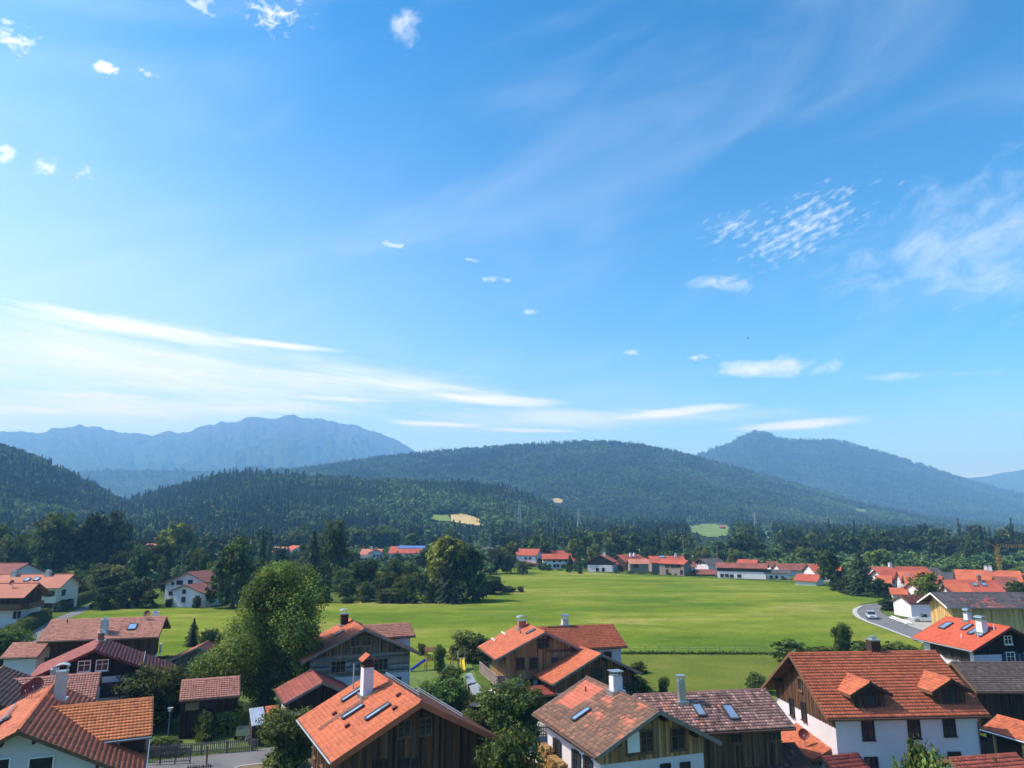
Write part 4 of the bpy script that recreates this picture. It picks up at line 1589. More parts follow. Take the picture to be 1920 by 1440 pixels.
    def balcony(self, f, u0, u1, z, depth=1.2, mat='wood_dark', rail=0.95, roofposts=False):
        """balcony along a face, u0..u1 along it from its middle"""
        p0, nrm = self.face(f)
        al = self.d if f in ('left', 'right') else self.n
        mid = self.L / 2 if f in ('left', 'right') else (self.v0 + self.v1) / 2
        o = p0 + al * (mid + u0)
        o.z = z
        b = MB()
        b.box(o + Vector((0, 0, -0.2)) + nrm * 0.03, al * (u1 - u0), nrm * depth, Vector((0, 0, 0.16)))
        ba = self.h.part(b, 'balcony', mat)
        b = MB()
        b.cur = None
        n = int((u1 - u0) / 0.16)
        for k in range(n):
            q = o + al * ((k + .05) * (u1 - u0) / n) + nrm * (depth - 0.04)
            b.box(q, al * ((u1 - u0) / n * .9), nrm * 0.03, Vector((0, 0, rail)))
        b.bar(o + nrm * depth + Vector((0, 0, rail + .04)), o + nrm * depth + al * (u1 - u0) + Vector((0, 0, rail + .04)), 0.12, 0.08)
        for q in (o, o + al * (u1 - u0 - 0.04)):
            b.box(q + nrm * 0.03, al * 0.04, nrm * (depth - 0.05), Vector((0, 0, rail)))
        self.h.part(b, 'railing', mat, ba, kind='stuff')

def clad(col, **k):
    return dict(col=col, **k)
OLD = (0.20, 0.125, 0.07)
OLDGREY = (0.25, 0.21, 0.175)
DARK = (0.055, 0.030, 0.020)
LIGHT = (0.33, 0.20, 0.095)
HONEY = (0.36, 0.22, 0.105)
BLACK = (0.028, 0.020, 0.018)
RUSTW = (0.105, 0.045, 0.025)

# -- white house with the bright orange roof beside the street
h = House('chalet', 'white plastered house with bright orange tiled roof and cross wing', 'house')
k = Block(h, (34, 1370), (102, 1281), 8.0, 27, eave=(272, 1440), roof='orange', tile=(0.30, 0.34), lip=0.028, wave=0.018, og=1.0, oe=0.9, barge='wood_brown', gutter='zinc', og1=0.6)
k.window('end0', 76, 1441, 1.25, 1.3, frame='white_paint', cross=0)
k.window('end0', -2, 1442, 1.0, 1.1, frame='white_paint', cross=0)
k.chimney(111, 1312, (0.75, 0.75), 2.0, 'render_grey', 'hood')
k.dish(68, 1285, (59, 1311), 0.55, 285)
k.dish(53, 1293, (50, 1310), 0.5, 285)
k.guard(2.1, 0.5, 12.5, hgt=0.3)
k.skylight(1, 1357, 0.7, 1.1)
k2 = Block(h, (92, 1327), (287, 1308), 7.55, 25, eave=(284, 1379), roof='orange_bright', tile=(0.24, 0.33), lip=0.06, wave=0.03, back=1.5, og=0.5, oe=0.7, og1=0.5, gutter='zinc')
def face_panel(bl, f, px, py, w, hh, mat='wood_dark'):
    p0, nrm = bl.face(f)
    p = hit_plane(px, py, p0, nrm)
    al = bl.d if f in ('left', 'right') else bl.n
    b = MB()
    b.box(p - al * w / 2 + nrm * 0.005 - Vector((0, 0, hh / 2)), al * w, nrm * 0.05, Vector((0, 0, hh)))
    return bl.h.part(b, 'loggia_panel', mat)
face_panel(k2, 'right', 249, 1394, 1.6, 1.3, 'wood_dark')  # flat dark panel, its colour stands in for shade inside the loggia opening
face_panel(k2, 'right', 250, 1424, 1.75, 1.15, 'wood_brown')

# -- the row of red roofs behind it
h = House('tiled_house', 'low house with coarse red tiles behind the orange roofed chalet')
k = Block(h, (6, 1275), (189, 1261), 6.5, 25, eave=(177, 1312), roof='pink', tile=(0.24, 0.33), lip=0.075, wave=0.055, og=0.35, oe=0.5)
k.chimney(86, 1264, (0.6, 0.6), 0.7, 'concrete', 'slab')
h = House('village_house', 'dull brownish roofed house with a flat roof window beside the twin dishes')
k = Block(h, (-95, 1345), (-4, 1271), 6.6, 25, w=6.0, roof='dull', tile=(0.3, 0.36), lip=0.05, og=0.6)
k.skylight(27, 1294, 0.6, 1.0)
h = House('village_house', 'reddish brown roofed house just behind the low coarse tiled house')
k = Block(h, (-60, 1300), (7, 1249), 7.2, 25, w=6.2, roof='dull', tile=(0.3, 0.36), lip=0.05)

h = House('dark_gable_house', 'house with black timber gable and two white framed windows above white plaster')
k = Block(h, (177, 1218), (191, 1195), 8.0, 24, wl=5.6, wr=7.6, roof='wine', tile=(0.30, 0.38), lip=0.05, oe=0.9, og=1.1,
          bands=[(5.1, 'plaster', None), (99, 'wood_dark', clad(BLACK, spread=0.2))], barge='dish_brown')
k.windows('end0', [(158, 1249), (191.5, 1247)], w=1.0, h=0.95, frame='white_paint')
k.window('end0', 209, 1292, 1.9, 1.2, 'wood_dark', 2)
k.window('end0', 268, 1300, 1.1, 1.2, 'wood_dark', 1)
k.chimney(189, 1201, (0.6, 0.6), 0.8, 'brick_red', 'slab')
k.pipe(266, 1247, 0.5, 'dish_brown')
k.guard(-4.6, 1.0, 9.0, hgt=0.25)

# -- long house with the pale pink roof
h = House('long_farmhouse', 'long farmhouse with pale pink tiled roof and timber upper floor')
k = Block(h, (96, 1163), (312, 1156), 8.0, 23, eave=(301, 1194), roof='pink', tile=(0.28, 0.34), lip=0.05, og=1.3, oe=1.0,
          bands=[(2.7, 'plaster', None), (99, 'wood_brown', clad(RUSTW, spread=0.3))])
k.chimney(195, 1186, (0.85, 0.85), 1.6, 'render_grey', 'slab')
k.skylight(248, 1176, 0.9, 1.3)
k.dish(276, 1151, (276, 1161), 0.45, 260)
k.chimney(291, 1160, (0.8, 0.8), 0.8, 'white_paint', 'slab', side=1)
k.pipe(126, 1168, 0.5, 'dish_brown')
k.windows('right', [(150, 1222), (180, 1220), (210, 1219)], w=1.1, h=1.1)
k.balcony('right', -6.0, 0.5, 3.0, 1.0, 'wood_dark')
k.windows('end1', [(300, 1216)], w=1.1, h=1.2, frame='white_paint')
h = House('garage', 'small white garage with pink tiled roof beside the long farmhouse', 'garage')
k = Block(h, (24, 1206), (92, 1204), 5.0, 23, eave=(85, 1231), roof='pink', tile=(0.28, 0.34), lip=0.05, og=0.3, oe=0.4)

# -- timber houses in the middle
h = House('timber_house', 'weathered timber house with horizontal planks, cross wing and metal capped chimney')
k = Block(h, (683, 1179), (655, 1160), 9.0, 25, eave=(566, 1243), roof='rust', tile=(0.3, 0.36), lip=0.05, og=1.2, oe=1.1,
          bands=[(3.8, 'plaster', None), (6.1, 'wood_grey', clad(OLDGREY, spread=0.35, horiz=True, hue=0.12)), (99, 'wood_brown', clad((0.21, 0.135, 0.082), spread=0.35))], barge='wood_grey')
k.windows('end0', [(666, 1203), (687, 1202)], w=0.95, h=0.95, frame='wood_light')
k.windows('end0', [(634, 1250), (714, 1245)], w=1.5, h=1.15, frame='wood_light', cross=2)
k.window('end0', 744, 1277, 0.8, 0.7, 'wood_dark')
k.chimney(645, 1172, (0.85, 0.85), 1.3, 'wood_dark', 'hood')
k.skylight(637, 1188, 0.55, 1.1)
k.vent(605, 1212)
k2 = Block(h, (680, 1173), (768, 1168), 8.7, 25, eave=(776, 1192), roof='pink', tile=(0.26, 0.33), lip=0.06, wave=0.05, back=1.0, og=0.4, oe=0.6)
h = House('porch_building', 'low porch building with dark wine red roof under the big tree', 'outbuilding')
k = Block(h, (605, 1279), (583, 1255), 5.2, 25, eave=(531, 1316), roof='wine', tile=(0.3, 0.38), lip=0.04, og=0.9, oe=0.6,
          bands=[(2.5, 'plaster', None), (99, 'wood_dark', clad(DARK))], barge='wood_grey')

h = House('timber_house', 'honey coloured timber house with brown shuttered windows, front wing and outside stair')
k = Block(h, (1022, 1185), (981, 1166), 8.5, 25, eave=(926, 1234), roof='rust', tile=(0.3, 0.36), lip=0.045, og=1.1, oe=1.5,
          bands=[(3.1, 'plaster', None), (99, 'wood_light', clad(HONEY, spread=0.22))], barge='wood_grey')
k.window('end0', 1018, 1206, 1.35, 1.0, 'wood_brown', 2)
k.windows('end0', [(975, 1244), (1000, 1243)], w=0.95, h=1.15, frame='wood_brown', closed='wood_dark')
k.window('end0', 1039.5, 1240, 0.65, 0.75, 'wood_brown', closed='steel_dark')
k.windows('end0', [(990, 1281), (1016, 1280)], w=0.9, h=0.7)
k.chimney(978, 1178, (0.9, 0.9), 0.9, 'brick_red', 'hood')
k.guard(4.2, 7.0, 8.8, 'white_paint', 0.25)
k.guard(2.8, 7.2, 9.2, 'white_paint', 0.25)
k.skylight(996, 1185, 0.5, 1.0)
k.pipe(976, 1189, 0.4, 'dish_brown')
k.balcony('left', -4.2, 4.6, 3.0, 1.3, 'wood_grey')
def stair(bl, f, u, z, length, w, mat):
    p0, nrm = bl.face(f)
    al = bl.d
    o = p0 + al * (bl.L / 2 + u)
    st = None
    n = 11
    b = MB()
    for s in (0, w):
        a = o + nrm * (0.3 + s) + Vector((0, 0, 0))
        e = a + al * length
        b.bar(Vector((e.x, e.y, z)), Vector((a.x, a.y, 0)), 0.06, 0.25)
        b.bar(Vector((e.x, e.y, z + 0.95)), Vector((a.x, a.y, 0.95)), 0.05, 0.08)
    st = bl.h.part(b, 'stair', mat)
    for q in range(n):
        b = MB()
        c = o + nrm * 0.3 + al * length * (q + .5) / n
        b.box(Vector((c.x, c.y, z * (q + .5) / n)), nrm * w, al * 0.26, Vector((0, 0, 0.05)))
        bl.h.part(b, 'tread', mat, st)
stair(k, 'left', -7.4, 2.9, 3.0, 1.0, 'wood_grey')
k2 = Block(h, (1019, 1176), (1149, 1171), 8.3, 25, eave=(1175, 1212), roof='rust', tile=(0.26, 0.33), lip=0.06, wave=0.05, back=1.0, og=0.5, oe=0.7)
k2.chimney(1059, 1172, (0.7, 0.7), 0.7, 'render_grey', 'hood')
k2.guard(-0.3, 1.5, 5.0, 'gutter_brown', 0.25)
k2.window('right', 1139, 1229, 0.8, 0.7)
k3 = Block(h, (1127, 1226), ang=111, L=8.0, zr=6.5, pitch=25, wl=5.9, wr=5.2, roof='rust', tile=(0.3, 0.36), lip=0.045, og=0.9, oe=0.9,
           bands=[(2.6, 'plaster', None), (99, 'wood_brown', clad((0.17, 0.10, 0.055)))], barge='wood_grey')
k3.window('end0', 1118, 1262, 1.3, 0.9, 'wood_dark', 2)
h = House('garden_shed', 'low shed with flat pitched rusty tile roof below the honey timber house', 'shed')
k = Block(h, (925, 1292), (1035, 1285), 2.9, 10, w=2.4, roof='red', tile=(0.3, 0.36), lip=0.04, og=0.25, oe=0.3, bands=[(99, 'wood_dark', clad(DARK))], purlin=False, barge='white_paint')

# -- dark timber barn with the orange roof
h = House('timber_barn', 'dark brown timber barn house with smooth orange roof, roof ladder and tall white chimney')
k = Block(h, (790, 1315), (701, 1258), 9.0, 27, eave=(626, 1435), roof='orange', tile=(0.20, 0.30), lip=0.022, wave=0.03, og=1.1, oe=1.0,
          bands=[(2.9, 'plaster', None), (99, 'wood_dark', clad((0.115, 0.062, 0.038), spread=0.35))], barge='far_roof_orange', verge=0.42, thick=0.22, gutter='zinc')
k.window('end0', 757, 1365, 0.75, 0.95, 'wood_brown', 1)
k.window('end0', 797, 1361, 0.75, 0.95, 'wood_brown', 1)
k.windows('end0', [(706, 1437), (716, 1436), (758, 1434), (781, 1432)], w=0.5, h=0.65, frame='wood_dark')
k.windows('left', [(593, 1407), (607, 1422), (617, 1432)], w=0.6, h=0.8, frame='wood_brown')
k.chimney(687, 1303, (0.85, 0.75), 2.0, 'plaster', 'tile')
k.ladder((598, 1371), (711, 1295))
k.skylight(663, 1336, 0.5, 1.5)
k.skylight(710, 1336, 0.5, 1.7)
k.skylight(663, 1303, 0.5, 1.7)
for q in ((628, 1340), (652, 1363), (741, 1330), (748, 1305)):
    k.vent(*q)
k.pipe(662, 1293, 1.9, 'pylon_steel')
k.guard(-0.9, 3.0, 11.0, 'zinc', 0.35)
k.guard(-3.4, 1.0, 10.5, 'zinc', 0.35)
for q in (0.3, 0.98):
    b = MB()
    b.bar(k.P(1.3 + q * 5, -(k.wr - 0.3), 0), k.P(1.3 + q * 5, -(k.wr - 0.3), k.zroof(k.wr - .3) - .2), 0.16, 0.16, up=k.d)
    h.part(b, 'post', 'wood_brown')

# -- house with the mottled brown roof and its annexe
PATCH_J = [(1098, 1274), (1133, 1291), (1070, 1329), (1053, 1321), (1042, 1318)]
SPOTS_J = [(1125, 1341, 14), (1178, 1350, 15), (1205, 1320, 13), (1107, 1335, 8), (1110, 1331, 5), (1047, 1359, 6), (1055, 1366, 6), (1163, 1380, 6), (1098, 1362, 4), (1140, 1312, 14)]
def paint_j(ctr, C, rng, s):
    for i in range(len(ctr)):
        x, y = proj(*ctr[i])
        if s > 0 and inside(PATCH_J, x, y):
            C[i] = np.array((0.42, 0.125, 0.075)) * (1 + 0.07 * rng.normal())
            continue
        for sx, sy, r in SPOTS_J:
            dd = ((x - sx) / r) ** 2 + ((y - sy) / (r * .8)) ** 2
            if dd < 1 and rng.random() < 0.75 * (1.1 - dd):
                C[i] = np.array((0.40, 0.125, 0.08)) * (1 + 0.15 * rng.normal())
    return C
h = House('patched_roof_house', 'timber gabled house with mottled brown roof and a repaired orange patch')
k = Block(h, (1237, 1332), (1100, 1269), 9.0, 27, eave=(1117, 1417), roof='brown', tile=(0.22, 0.32), lip=0.04, wave=0.025, og=1.0, oe=0.75, paint=paint_j,
          bands=[(5.9, 'plaster', None), (99, 'wood_light', clad((0.36, 0.215, 0.105), spread=0.26))], barge='wood_grey')
k.window('end0', 1187, 1391, 0.9, 1.2, 'wood_brown', 1, closed='white_paint')
k.window('end0', 1211, 1389, 0.85, 1.2, 'wood_brown', 1)
k.window('end0', 1270, 1384, 0.9, 1.2, 'wood_brown', 1)
k.windows('end0', [(1247, 1443), (1284, 1440)], w=0.6, h=0.6)
k.windows('left', [(1046, 1405), (1082, 1427), (1104, 1440)], w=0.6, h=1.2, shutters='slide_dark')
k.chimney(1155, 1296, (0.68, 0.72), 1.0, 'plaster', 'plate')
k.skylight(1091, 1341, 0.55, 1.3)
k.pipe(1098, 1297, 0.35, 'steel_dark')
PATCHED = k
b = MB()
b.box(k.P(3.2, k.v1 + 0.02, -0.2), k.d * 7.0, k.n * 1.5, Vector((0, 0, 3.3)))
h.part(b, 'terrace', 'concrete')
def paint_k(ctr, C, rng, s):
    for i in range(len(ctr)):
        x, y = proj(*ctr[i])
        for sx, sy, r in ((1270, 1312, 6), (1300, 1338, 8), (1310, 1346, 9), (1346, 1325, 5), (1318, 1360, 7), (1324, 1370, 4), (1250, 1322, 12)):
            dd = ((x - sx) / r) ** 2 + ((y - sy) / (r * .8)) ** 2
            if dd < 1 and rng.random() < 0.5:
                C[i] = np.array((0.50, 0.20, 0.13)) * (1 + 0.2 * rng.normal())
    return C
h = House('annexe', 'timber annexe with worn mottled tiles joined to the patched roof house', 'house')
k = Block(h, (1188, 1303), (1435, 1292), 8.0, 25, eave=(1484, 1364), roof='mottled', tile=(0.24, 0.30), lip=0.06, wave=0.05, og=0.7, oe=0.8, paint=paint_k,
          bands=[(99, 'wood_brown', clad((0.155, 0.10, 0.055), spread=0.3))], barge='wood_grey')
k.chimney(1278, 1316, (0.5, 0.5), 1.5, 'zinc', 'plate')
k.skylight(1310, 1333, 0.55, 1.15)
k.skylight(1369, 1337, 0.6, 1.4)
k.window('right', 1379, 1383, 0.9, 0.6, 'wood_brown', 2)
k.window('right', 1450, 1378, 0.9, 0.6, 'wood_brown', 2)
h = House('lean_to', 'dark brown lean-to roof in the shade below the timber annexe', 'outbuilding')
k = Block(h, (1318, 1400), (1490, 1394), 4.3, 20, w=4.6, wl=0.2, roof='barn', tile=(0.28, 0.34), lip=0.05, og=0.2, oe=0.4, bands=[(99, 'wood_dark', clad(DARK))], gutter=False)

# -- big white house
h = House('white_house', 'large white house with rust red roof, two gabled dormers and timber clad end')
k = Block(h, (1479, 1225), (1754, 1221), 10.0, 33, eave=(1569, 1347), wl=6.1, roof='rust', tile=(0.26, 0.33), lip=0.07, wave=0.045, og=1.0, oe=0.8, og1=0.5,
          bands=[(5.4, 'plaster', None), (99, 'plaster', clad((0.11, 0.060, 0.036), sides=(), spread=0.25))], barge='wood_brown')
NW = k
k.windows('right', [(1627, 1367), (1713, 1364), (1779, 1360)], w=0.8, h=1.35, frame='wood_dark')
k.windows('right', [(1634, 1438), (1723, 1434), (1790, 1428)], w=0.85, h=1.25, frame='wood_dark')
k.windows('end0', [(1486, 1325), (1508.5, 1333)], w=0.65, h=1.3, frame='wood_dark', cross=0)
k.window('end0', 1502, 1283, 0.6, 0.9, 'wood_brown', 0)
k.chimney(1639, 1226, (0.8, 0.8), 1.1, 'wood_dark', 'slab', side=1)
for (ax, ay, fy) in ((1627, 1277.5, 1327), (1778, 1272, 1321)):
    pb = k.slope_hit(ax, fy, -1)[0]
    r0 = ray(ax, ay)
    tt = (pb - Vector((0, 0, CAMH))).dot(k.n) / r0.dot(k.n)
    zz = CAMH + r0.z * tt
    q0 = Vector((0, 0, CAMH)) + r0 * tt - k.n * 0.35
    pa = proj(q0.x, q0.y, zz)
    dk = Block(h, pa, ang=math.degrees(math.atan2(k.n.y, k.n.x)), L=0.35 + (zz - pb.z) / k.tp + 0.25, zr=zz, pitch=28, w=1.7, zbase=pb.z - 0.4, roof='rust', tile=(0.24, 0.30), lip=0.045, wave=0.04, og=0.35, oe=0.5, og1=0.1,
               bands=[(99, 'wood_dark', clad((0.09, 0.052, 0.035)))], barge='wood_dark', purlin=False, gutter=False)
    x, y = proj(*(dk.P(dk.u0, 0, pb.z + 0.75)))
    dk.window('end0', x, y, 0.9, 0.95, 'wood_dark', 1)
k.balcony('end1', -4.4, -1.2, 3.1, 1.5, 'wood_dark')
b = MB()
b.tube([k.P(k.u1 - 0.05, k.v0 - 0.1, 0), k.P(k.u1 - 0.05, k.v0 - 0.1, 5.6), k.P(k.u1 + 0.3, -k.wr, 6.1)], 0.05, 6)
h.part(b, 'downpipe', 'gutter_brown')
k = Block(h, (1585, 1388), (1497, 1354), 4.2, 20, eave=(1508, 1417), wr=0.2, roof='rust', tile=(0.3, 0.36), lip=0.03, wave=0.02, og=0.3, oe=0.4, gutter=True, purlin=False)
k.dish(1507, 1377, (1510, 1401), 0.4, 250)
k.vent(1546, 1373)
k.vent(1561, 1385)

h = House('outbuilding', 'small dark red hipped roof at the foot of the large white house', 'outbuilding')
k = Block(h, (1540, 1420), (1608, 1413.5), 3.6, 28, w=3.2, roof='wine', tile=(0.3, 0.36), lip=0.04, og=0.2, oe=0.3)
h = House('outbuilding', 'red tiled low house with pale verge in front of the carport', 'house')
k = Block(h, (1779, 1422), (1905, 1413), 5.2, 25, w=4.2, roof='red', tile=(0.28, 0.33), lip=0.06, wave=0.05, og=0.3, oe=0.5)
h = House('carport', 'open carport with orange roof and yellow posts beside the large white house', 'carport')
k = Block(h, (1870, 1341), (1965, 1366), 4.4, 24, eave=(1911, 1387), roof='rust', tile=(0.3, 0.36), lip=0.04, og=0.2, oe=0.3, bands=[(1.1, 'yellow_board', None), (99, 'wood_dark', None)], gutter='zinc')
for q in (1.0, 3.5, 6.0):
    for v in (-(k.wr - .25), k.wl - .25):
        b = MB()
        b.bar(k.P(q, v, 0), k.P(q, v, k.zroof(v) - .2), 0.2, 0.2, up=k.d)
        h.part(b, 'post', 'yellow_board')

# -- right hand farm
h = House('red_roof_house', 'white house with scarlet roof, dark gable and shuttered windows beside the yellow barn')
k = Block(h, (1895, 1176), (1774, 1156), 9.0, 25, eave=(1812, 1218), roof='scarlet', tile=(0.26, 0.33), lip=0.02, wave=0.02, og=1.0, oe=0.9,
          bands=[(5.9, 'plaster', None), (99, 'plaster', clad(BLACK, ends=(0, 1), sides=()))], gutter='zinc', barge='dish_brown')
k.chimney(1842, 1186, (0.95, 0.75), 1.3, 'plaster', 'hood')
k.chimney(1815, 1163, (0.65, 0.6), 0.8, 'plaster', 'hood')
k.skylight(1774, 1174, 0.9, 1.4)
k.skylight(1814, 1177, 0.6, 1.2)
k.skylight(1826, 1185, 0.6, 1.2)
k.skylight(1844, 1189, 0.6, 1.2)
k.pipe(1803, 1197, 0.5, 'plaster')
k.pipe(1834, 1196, 0.5, 'plaster')
k.pipe(1864, 1181, 0.6, 'plaster')
k.windows('left', [(1755, 1214), (1775, 1221), (1788, 1224), (1808, 1231)], w=0.75, h=1.1, shutters='wood_dark')
k.windows('end0', [(1894, 1233), (1928, 1234)], w=1.0, h=1.1, frame='white_paint', shutters='shutter_blue')
k.window('end0', 1889, 1200, 0.85, 0.8, 'white_paint')
h = House('grey_barn', 'long barn with plain grey brown tiled roof behind the large white house', 'barn')
k = Block(h, (1783, 1241.5), (1990, 1242), 6.2, 28, eave=(1838, 1297), roof='greybrown', tile=(0.26, 0.32), lip=0.045, wave=0.03, og=0.4, oe=0.7, bands=[(99, 'wood_dark', clad(DARK))])
def paint_q(ctr, C, rng, s):
    m = fbm(ctr[:, 0] * .55, ctr[:, 1] * .55, 4, 0.6)
    for i in range(len(ctr)):
        x, y = proj(*ctr[i])
        if 1800 < x and y > 1118 and m[i] > 0.56 and rng.random() < 0.6:
            C[i] = np.array((0.36, 0.12, 0.09)) * (1 + .2 * rng.normal())
    return C
h = House('yellow_barn', 'large barn with yellow board walls and dark slate coloured roof', 'barn')
k = Block(h, (1744, 1111), (1990, 1111), 9.0, 24, eave=(1788, 1139), roof='slate', tile=(0.4, 0.45), lip=0.04, wave=0.02, og=1.6, oe=1.2, paint=paint_q,
          bands=[(99, 'yellow_board', clad((0.60, 0.40, 0.17), spread=0.12, hue=0.03))], barge='white_paint', gutter='zinc', boardw=0.25)
h = House('garage', 'white garage with rusty brown roof beside the yellow barn', 'garage')
k = Block(h, (1687, 1116.5), (1748, 1116), 4.6, 22, eave=(1692, 1132), roof='barn', tile=(0.35, 0.4), lip=0.04, og=0.3, oe=0.3, bands=[(99, 'plaster', None)])

# -- sheds by the big tree
h = House('garage', 'timber garage with coarse pink tiles beneath the big tree', 'garage')
k = Block(h, (341, 1276), (450, 1268), 5.0, 25, eave=(345, 1313), roof='pink', tile=(0.24, 0.32), lip=0.07, wave=0.05, og=0.2, oe=0.4, bands=[(99, 'wood_dark', clad(DARK))])
face_panel(k, 'right', 364, 1324, 1.6, 0.7, 'wood_light')
k.window('right', 387, 1319, 1.1, 0.6)
h = House('garden_shed', 'grey boarded shed with pinkish roof at the meadow edge', 'shed')
k = Block(h, (372, 1213), (390, 1202), 4.4, 24, eave=(329, 1229), roof='red', tile=(0.3, 0.36), lip=0.04, og=0.3, oe=0.3, bands=[(99, 'wood_grey', clad((0.10, 0.09, 0.08)))], barge='wood_grey')
h = House('corner_house', 'red tiled corner roof at the foot of the dark timber barn', 'house')
k = Block(h, (1003, 1478), (970, 1415), 4.6, 25, w=3.4, roof='red', tile=(0.28, 0.34), lip=0.045, og=0.3, oe=0.4)

# -- houses across the lane
h = House('white_cottage', 'white cottage with two stepped gables and a round window by the meadow')
k = Block(h, (350, 1072), ang=80, L=12, zr=8.2, pitch=24, wl=7.4, wr=6.0, far='far_roof_brown', og=0.9, oe=0.8, purlin=False, ridgecap=False)
k.window('end0', 337, 1092, 1.7, 0.9)
k.window('end0', 357, 1091, 1.2, 0.9)
k.window('end0', 324, 1094, 0.6, 0.6)
k.window('end0', 320, 1112, 0.9, 0.8)
k = Block(h, (346, 1096), ang=82, L=9, zr=5.6, pitch=21, wl=3.6, wr=6.4, far='far_roof_brown', og=0.6, oe=0.6, purlin=False, ridgecap=False)
k.windows('end0', [(344, 1124), (370, 1122)], w=0.9, h=1.1, frame='steel_dark')
k.window('end0', 345.5, 1109, 0.8, 0.8, 'steel_dark')
h = House('cream_house', 'cream house with red roof and shutters behind the clipped hedge')
k = Block(h, (-60, 1077), (140, 1076), 8.5, 25, eave=(125, 1102), far='far_roof_pink', og=1.2, oe=1.0, bands=[(99, 'cream_plaster', None)], purlin=False)
k.windows('right', [(91, 1113), (30, 1114)], w=1.5, h=1.1, shutters='steel_dark')
k.windows('right', [(90, 1136)], w=1.6, h=1.1, shutters='steel_dark')
k.windows('end1', [(119, 1111), (119, 1130)], w=1.6, h=1.2, frame='steel_dark')
for q in ((27, 1077), (90, 1076)):
    k.chimney(q[0], q[1] + 2, (1.1, 0.9), 1.0, 'render_grey', 'slab')
for q in ((51, 1087), (69, 1086)):
    k.skylight(q[0], q[1], 1.0, 1.3)
h = House('balcony_house', 'pale roofed house with dark timber balcony floor above white plaster')
k = Block(h, (-50, 1094), (74, 1093), 8.5, 25, eave=(57, 1120), far='far_roof_pink', og=1.3, oe=1.0, bands=[(3.6, 'plaster', None), (99, 'wood_dark', clad((0.085, 0.045, 0.028)))], purlin=False)
k.dish(23, 1093, (23, 1101), 0.6, 260)
k.balcony('right', -4.0, 6.0, 3.7, 1.3, 'wood_brown')
k.balcony('end1', -3.0, 3.0, 3.7, 1.3, 'wood_brown')
k.windows('right', [(36, 1152), (28, 1153)], w=0.5, h=1.2)
h = House('hall', 'wide hall with maroon roof behind the cream house', 'hall')
k = Block(h, (-60, 1056), (54, 1056), 10.0, 18, w=9, far='far_roof_brown', og=0.5, oe=0.5, purlin=False)
h = House('green_roof_shed', 'shed with turquoise sheet roof among the trees', 'shed')
k = Block(h, (232, 1051), (258, 1053), 5.6, 30, eave=(212, 1065), far='turquoise_sheet', og=0.3, oe=0.3, bands=[(99, 'wood_grey', None)], purlin=False, ridgecap=False)

# -- the row of houses along the far side of the meadow and the village beyond
def far_house(name, label, a, zr, b=None, ang=None, L=None, w=5.0, eave=None, roof='far_roof_red', bands=None, win=(), chim=(), pitch=25, cat='house', base=None, **kw):
    h = House(name, label, cat)
    if base:
        yb = atz(a[0], base, 0).y + (w if ang is None else 0.0)
        zr = aty(a[0], a[1], yb).z
    k = Block(h, a, b, zr, pitch, eave=eave, w=w, ang=ang, L=L, far=roof, bands=bands, purlin=False, ridgecap=False, gutter=False, og=0.7, oe=0.7, **kw)
    for f, pts, ww, hh in win:
        for x, y in pts:
            k.window(f, x, y, ww, hh, 'wood_brown', 0, sill=False)
    for x, y in chim:
        k.chimney(x, y, (0.9, 0.9), 1.4, 'plaster', 'slab')
    return h, k
TIM = 'wood_light'
WB = [(3.0, 'plaster', None), (99, 'wood_dark', None)]
far_house('farmhouse', 'first of the far row, white house with steep red gable roof', (1013, 1029), 9.2, base=1062, ang=160, L=12, w=5.2, pitch=30, win=[('left', [(986, 1047), (994, 1047)], 1.0, 1.0), ('end0', [(1005, 1047), (1011, 1047)], 0.9, 0.9)], bands=[(99, 'plaster', None)])
far_house('farm_annexe', 'low brownish lean-to against the first white house of the far row', (980, 1050), 4.2, base=1063, b=(1016, 1050), w=3.5, roof='far_roof_brown', bands=[(99, TIM, None)], cat='outbuilding')
far_house('farmhouse', 'red roof house standing behind the long timber house of the far row', (1010, 1032), 9.5, base=1058, b=(1058, 1032), w=5.5)
far_house('long_house', 'long far row house with timber floor above white plaster', (1015, 1038), 8.6, base=1066, b=(1071, 1038), eave=(1070, 1048), bands=[(3.3, 'plaster', None), (99, TIM, None)], win=[('right', [(1030, 1061), (1040, 1061), (1046, 1061)], 1.2, 1.4), ('right', [(1039, 1052), (1050, 1052), (1061, 1052)], 1.0, 0.9)])
far_house('small_house', 'small red roofed house between the long timber house and the dark gable', (1072, 1041), 7.5, base=1063, b=(1101, 1041), w=5, bands=WB)
far_house('gabled_house', 'far row house with broad black gable over a white ground floor', (1124, 1040), 8.0, base=1072, ang=74, L=13, w=6.3, pitch=27, bands=[(2.9, 'plaster', None), (99, 'wood_dark', None)], win=[('end0', [(1120, 1068), (1131, 1068)], 1.2, 1.5), ('end0', [(1118, 1051), (1129, 1051), (1119, 1058)], 0.7, 0.8)], chim=[(1133, 1042)])
far_house('gabled_house', 'far row house with grey black gable and long red roof', (1157, 1040), 8.4, base=1069, ang=35, L=14, w=6.0, pitch=30, bands=[(99, 'wood_dark', None)], chim=[(1182, 1043), (1189, 1043)])
far_house('timber_cottage', 'small pale timber cottage with pinkish roof and single skylight in the far row', (1176, 1048), 7.6, base=1075, b=(1216, 1048), eave=(1214, 1057), roof='far_roof_pink', bands=[(99, 'wood_grey', None)], win=[('right', [(1193, 1061)], 2.0, 1.6)])
h, k = far_house('double_house', 'wide far row house with red roof and pale roof window panel', (1215, 1042), 9.0, base=1073, b=(1281, 1042), w=6, bands=[(99, 'wood_grey', None)], chim=[(1267, 1044)])
k.skylight(1241, 1044, 2.6, 1.6)
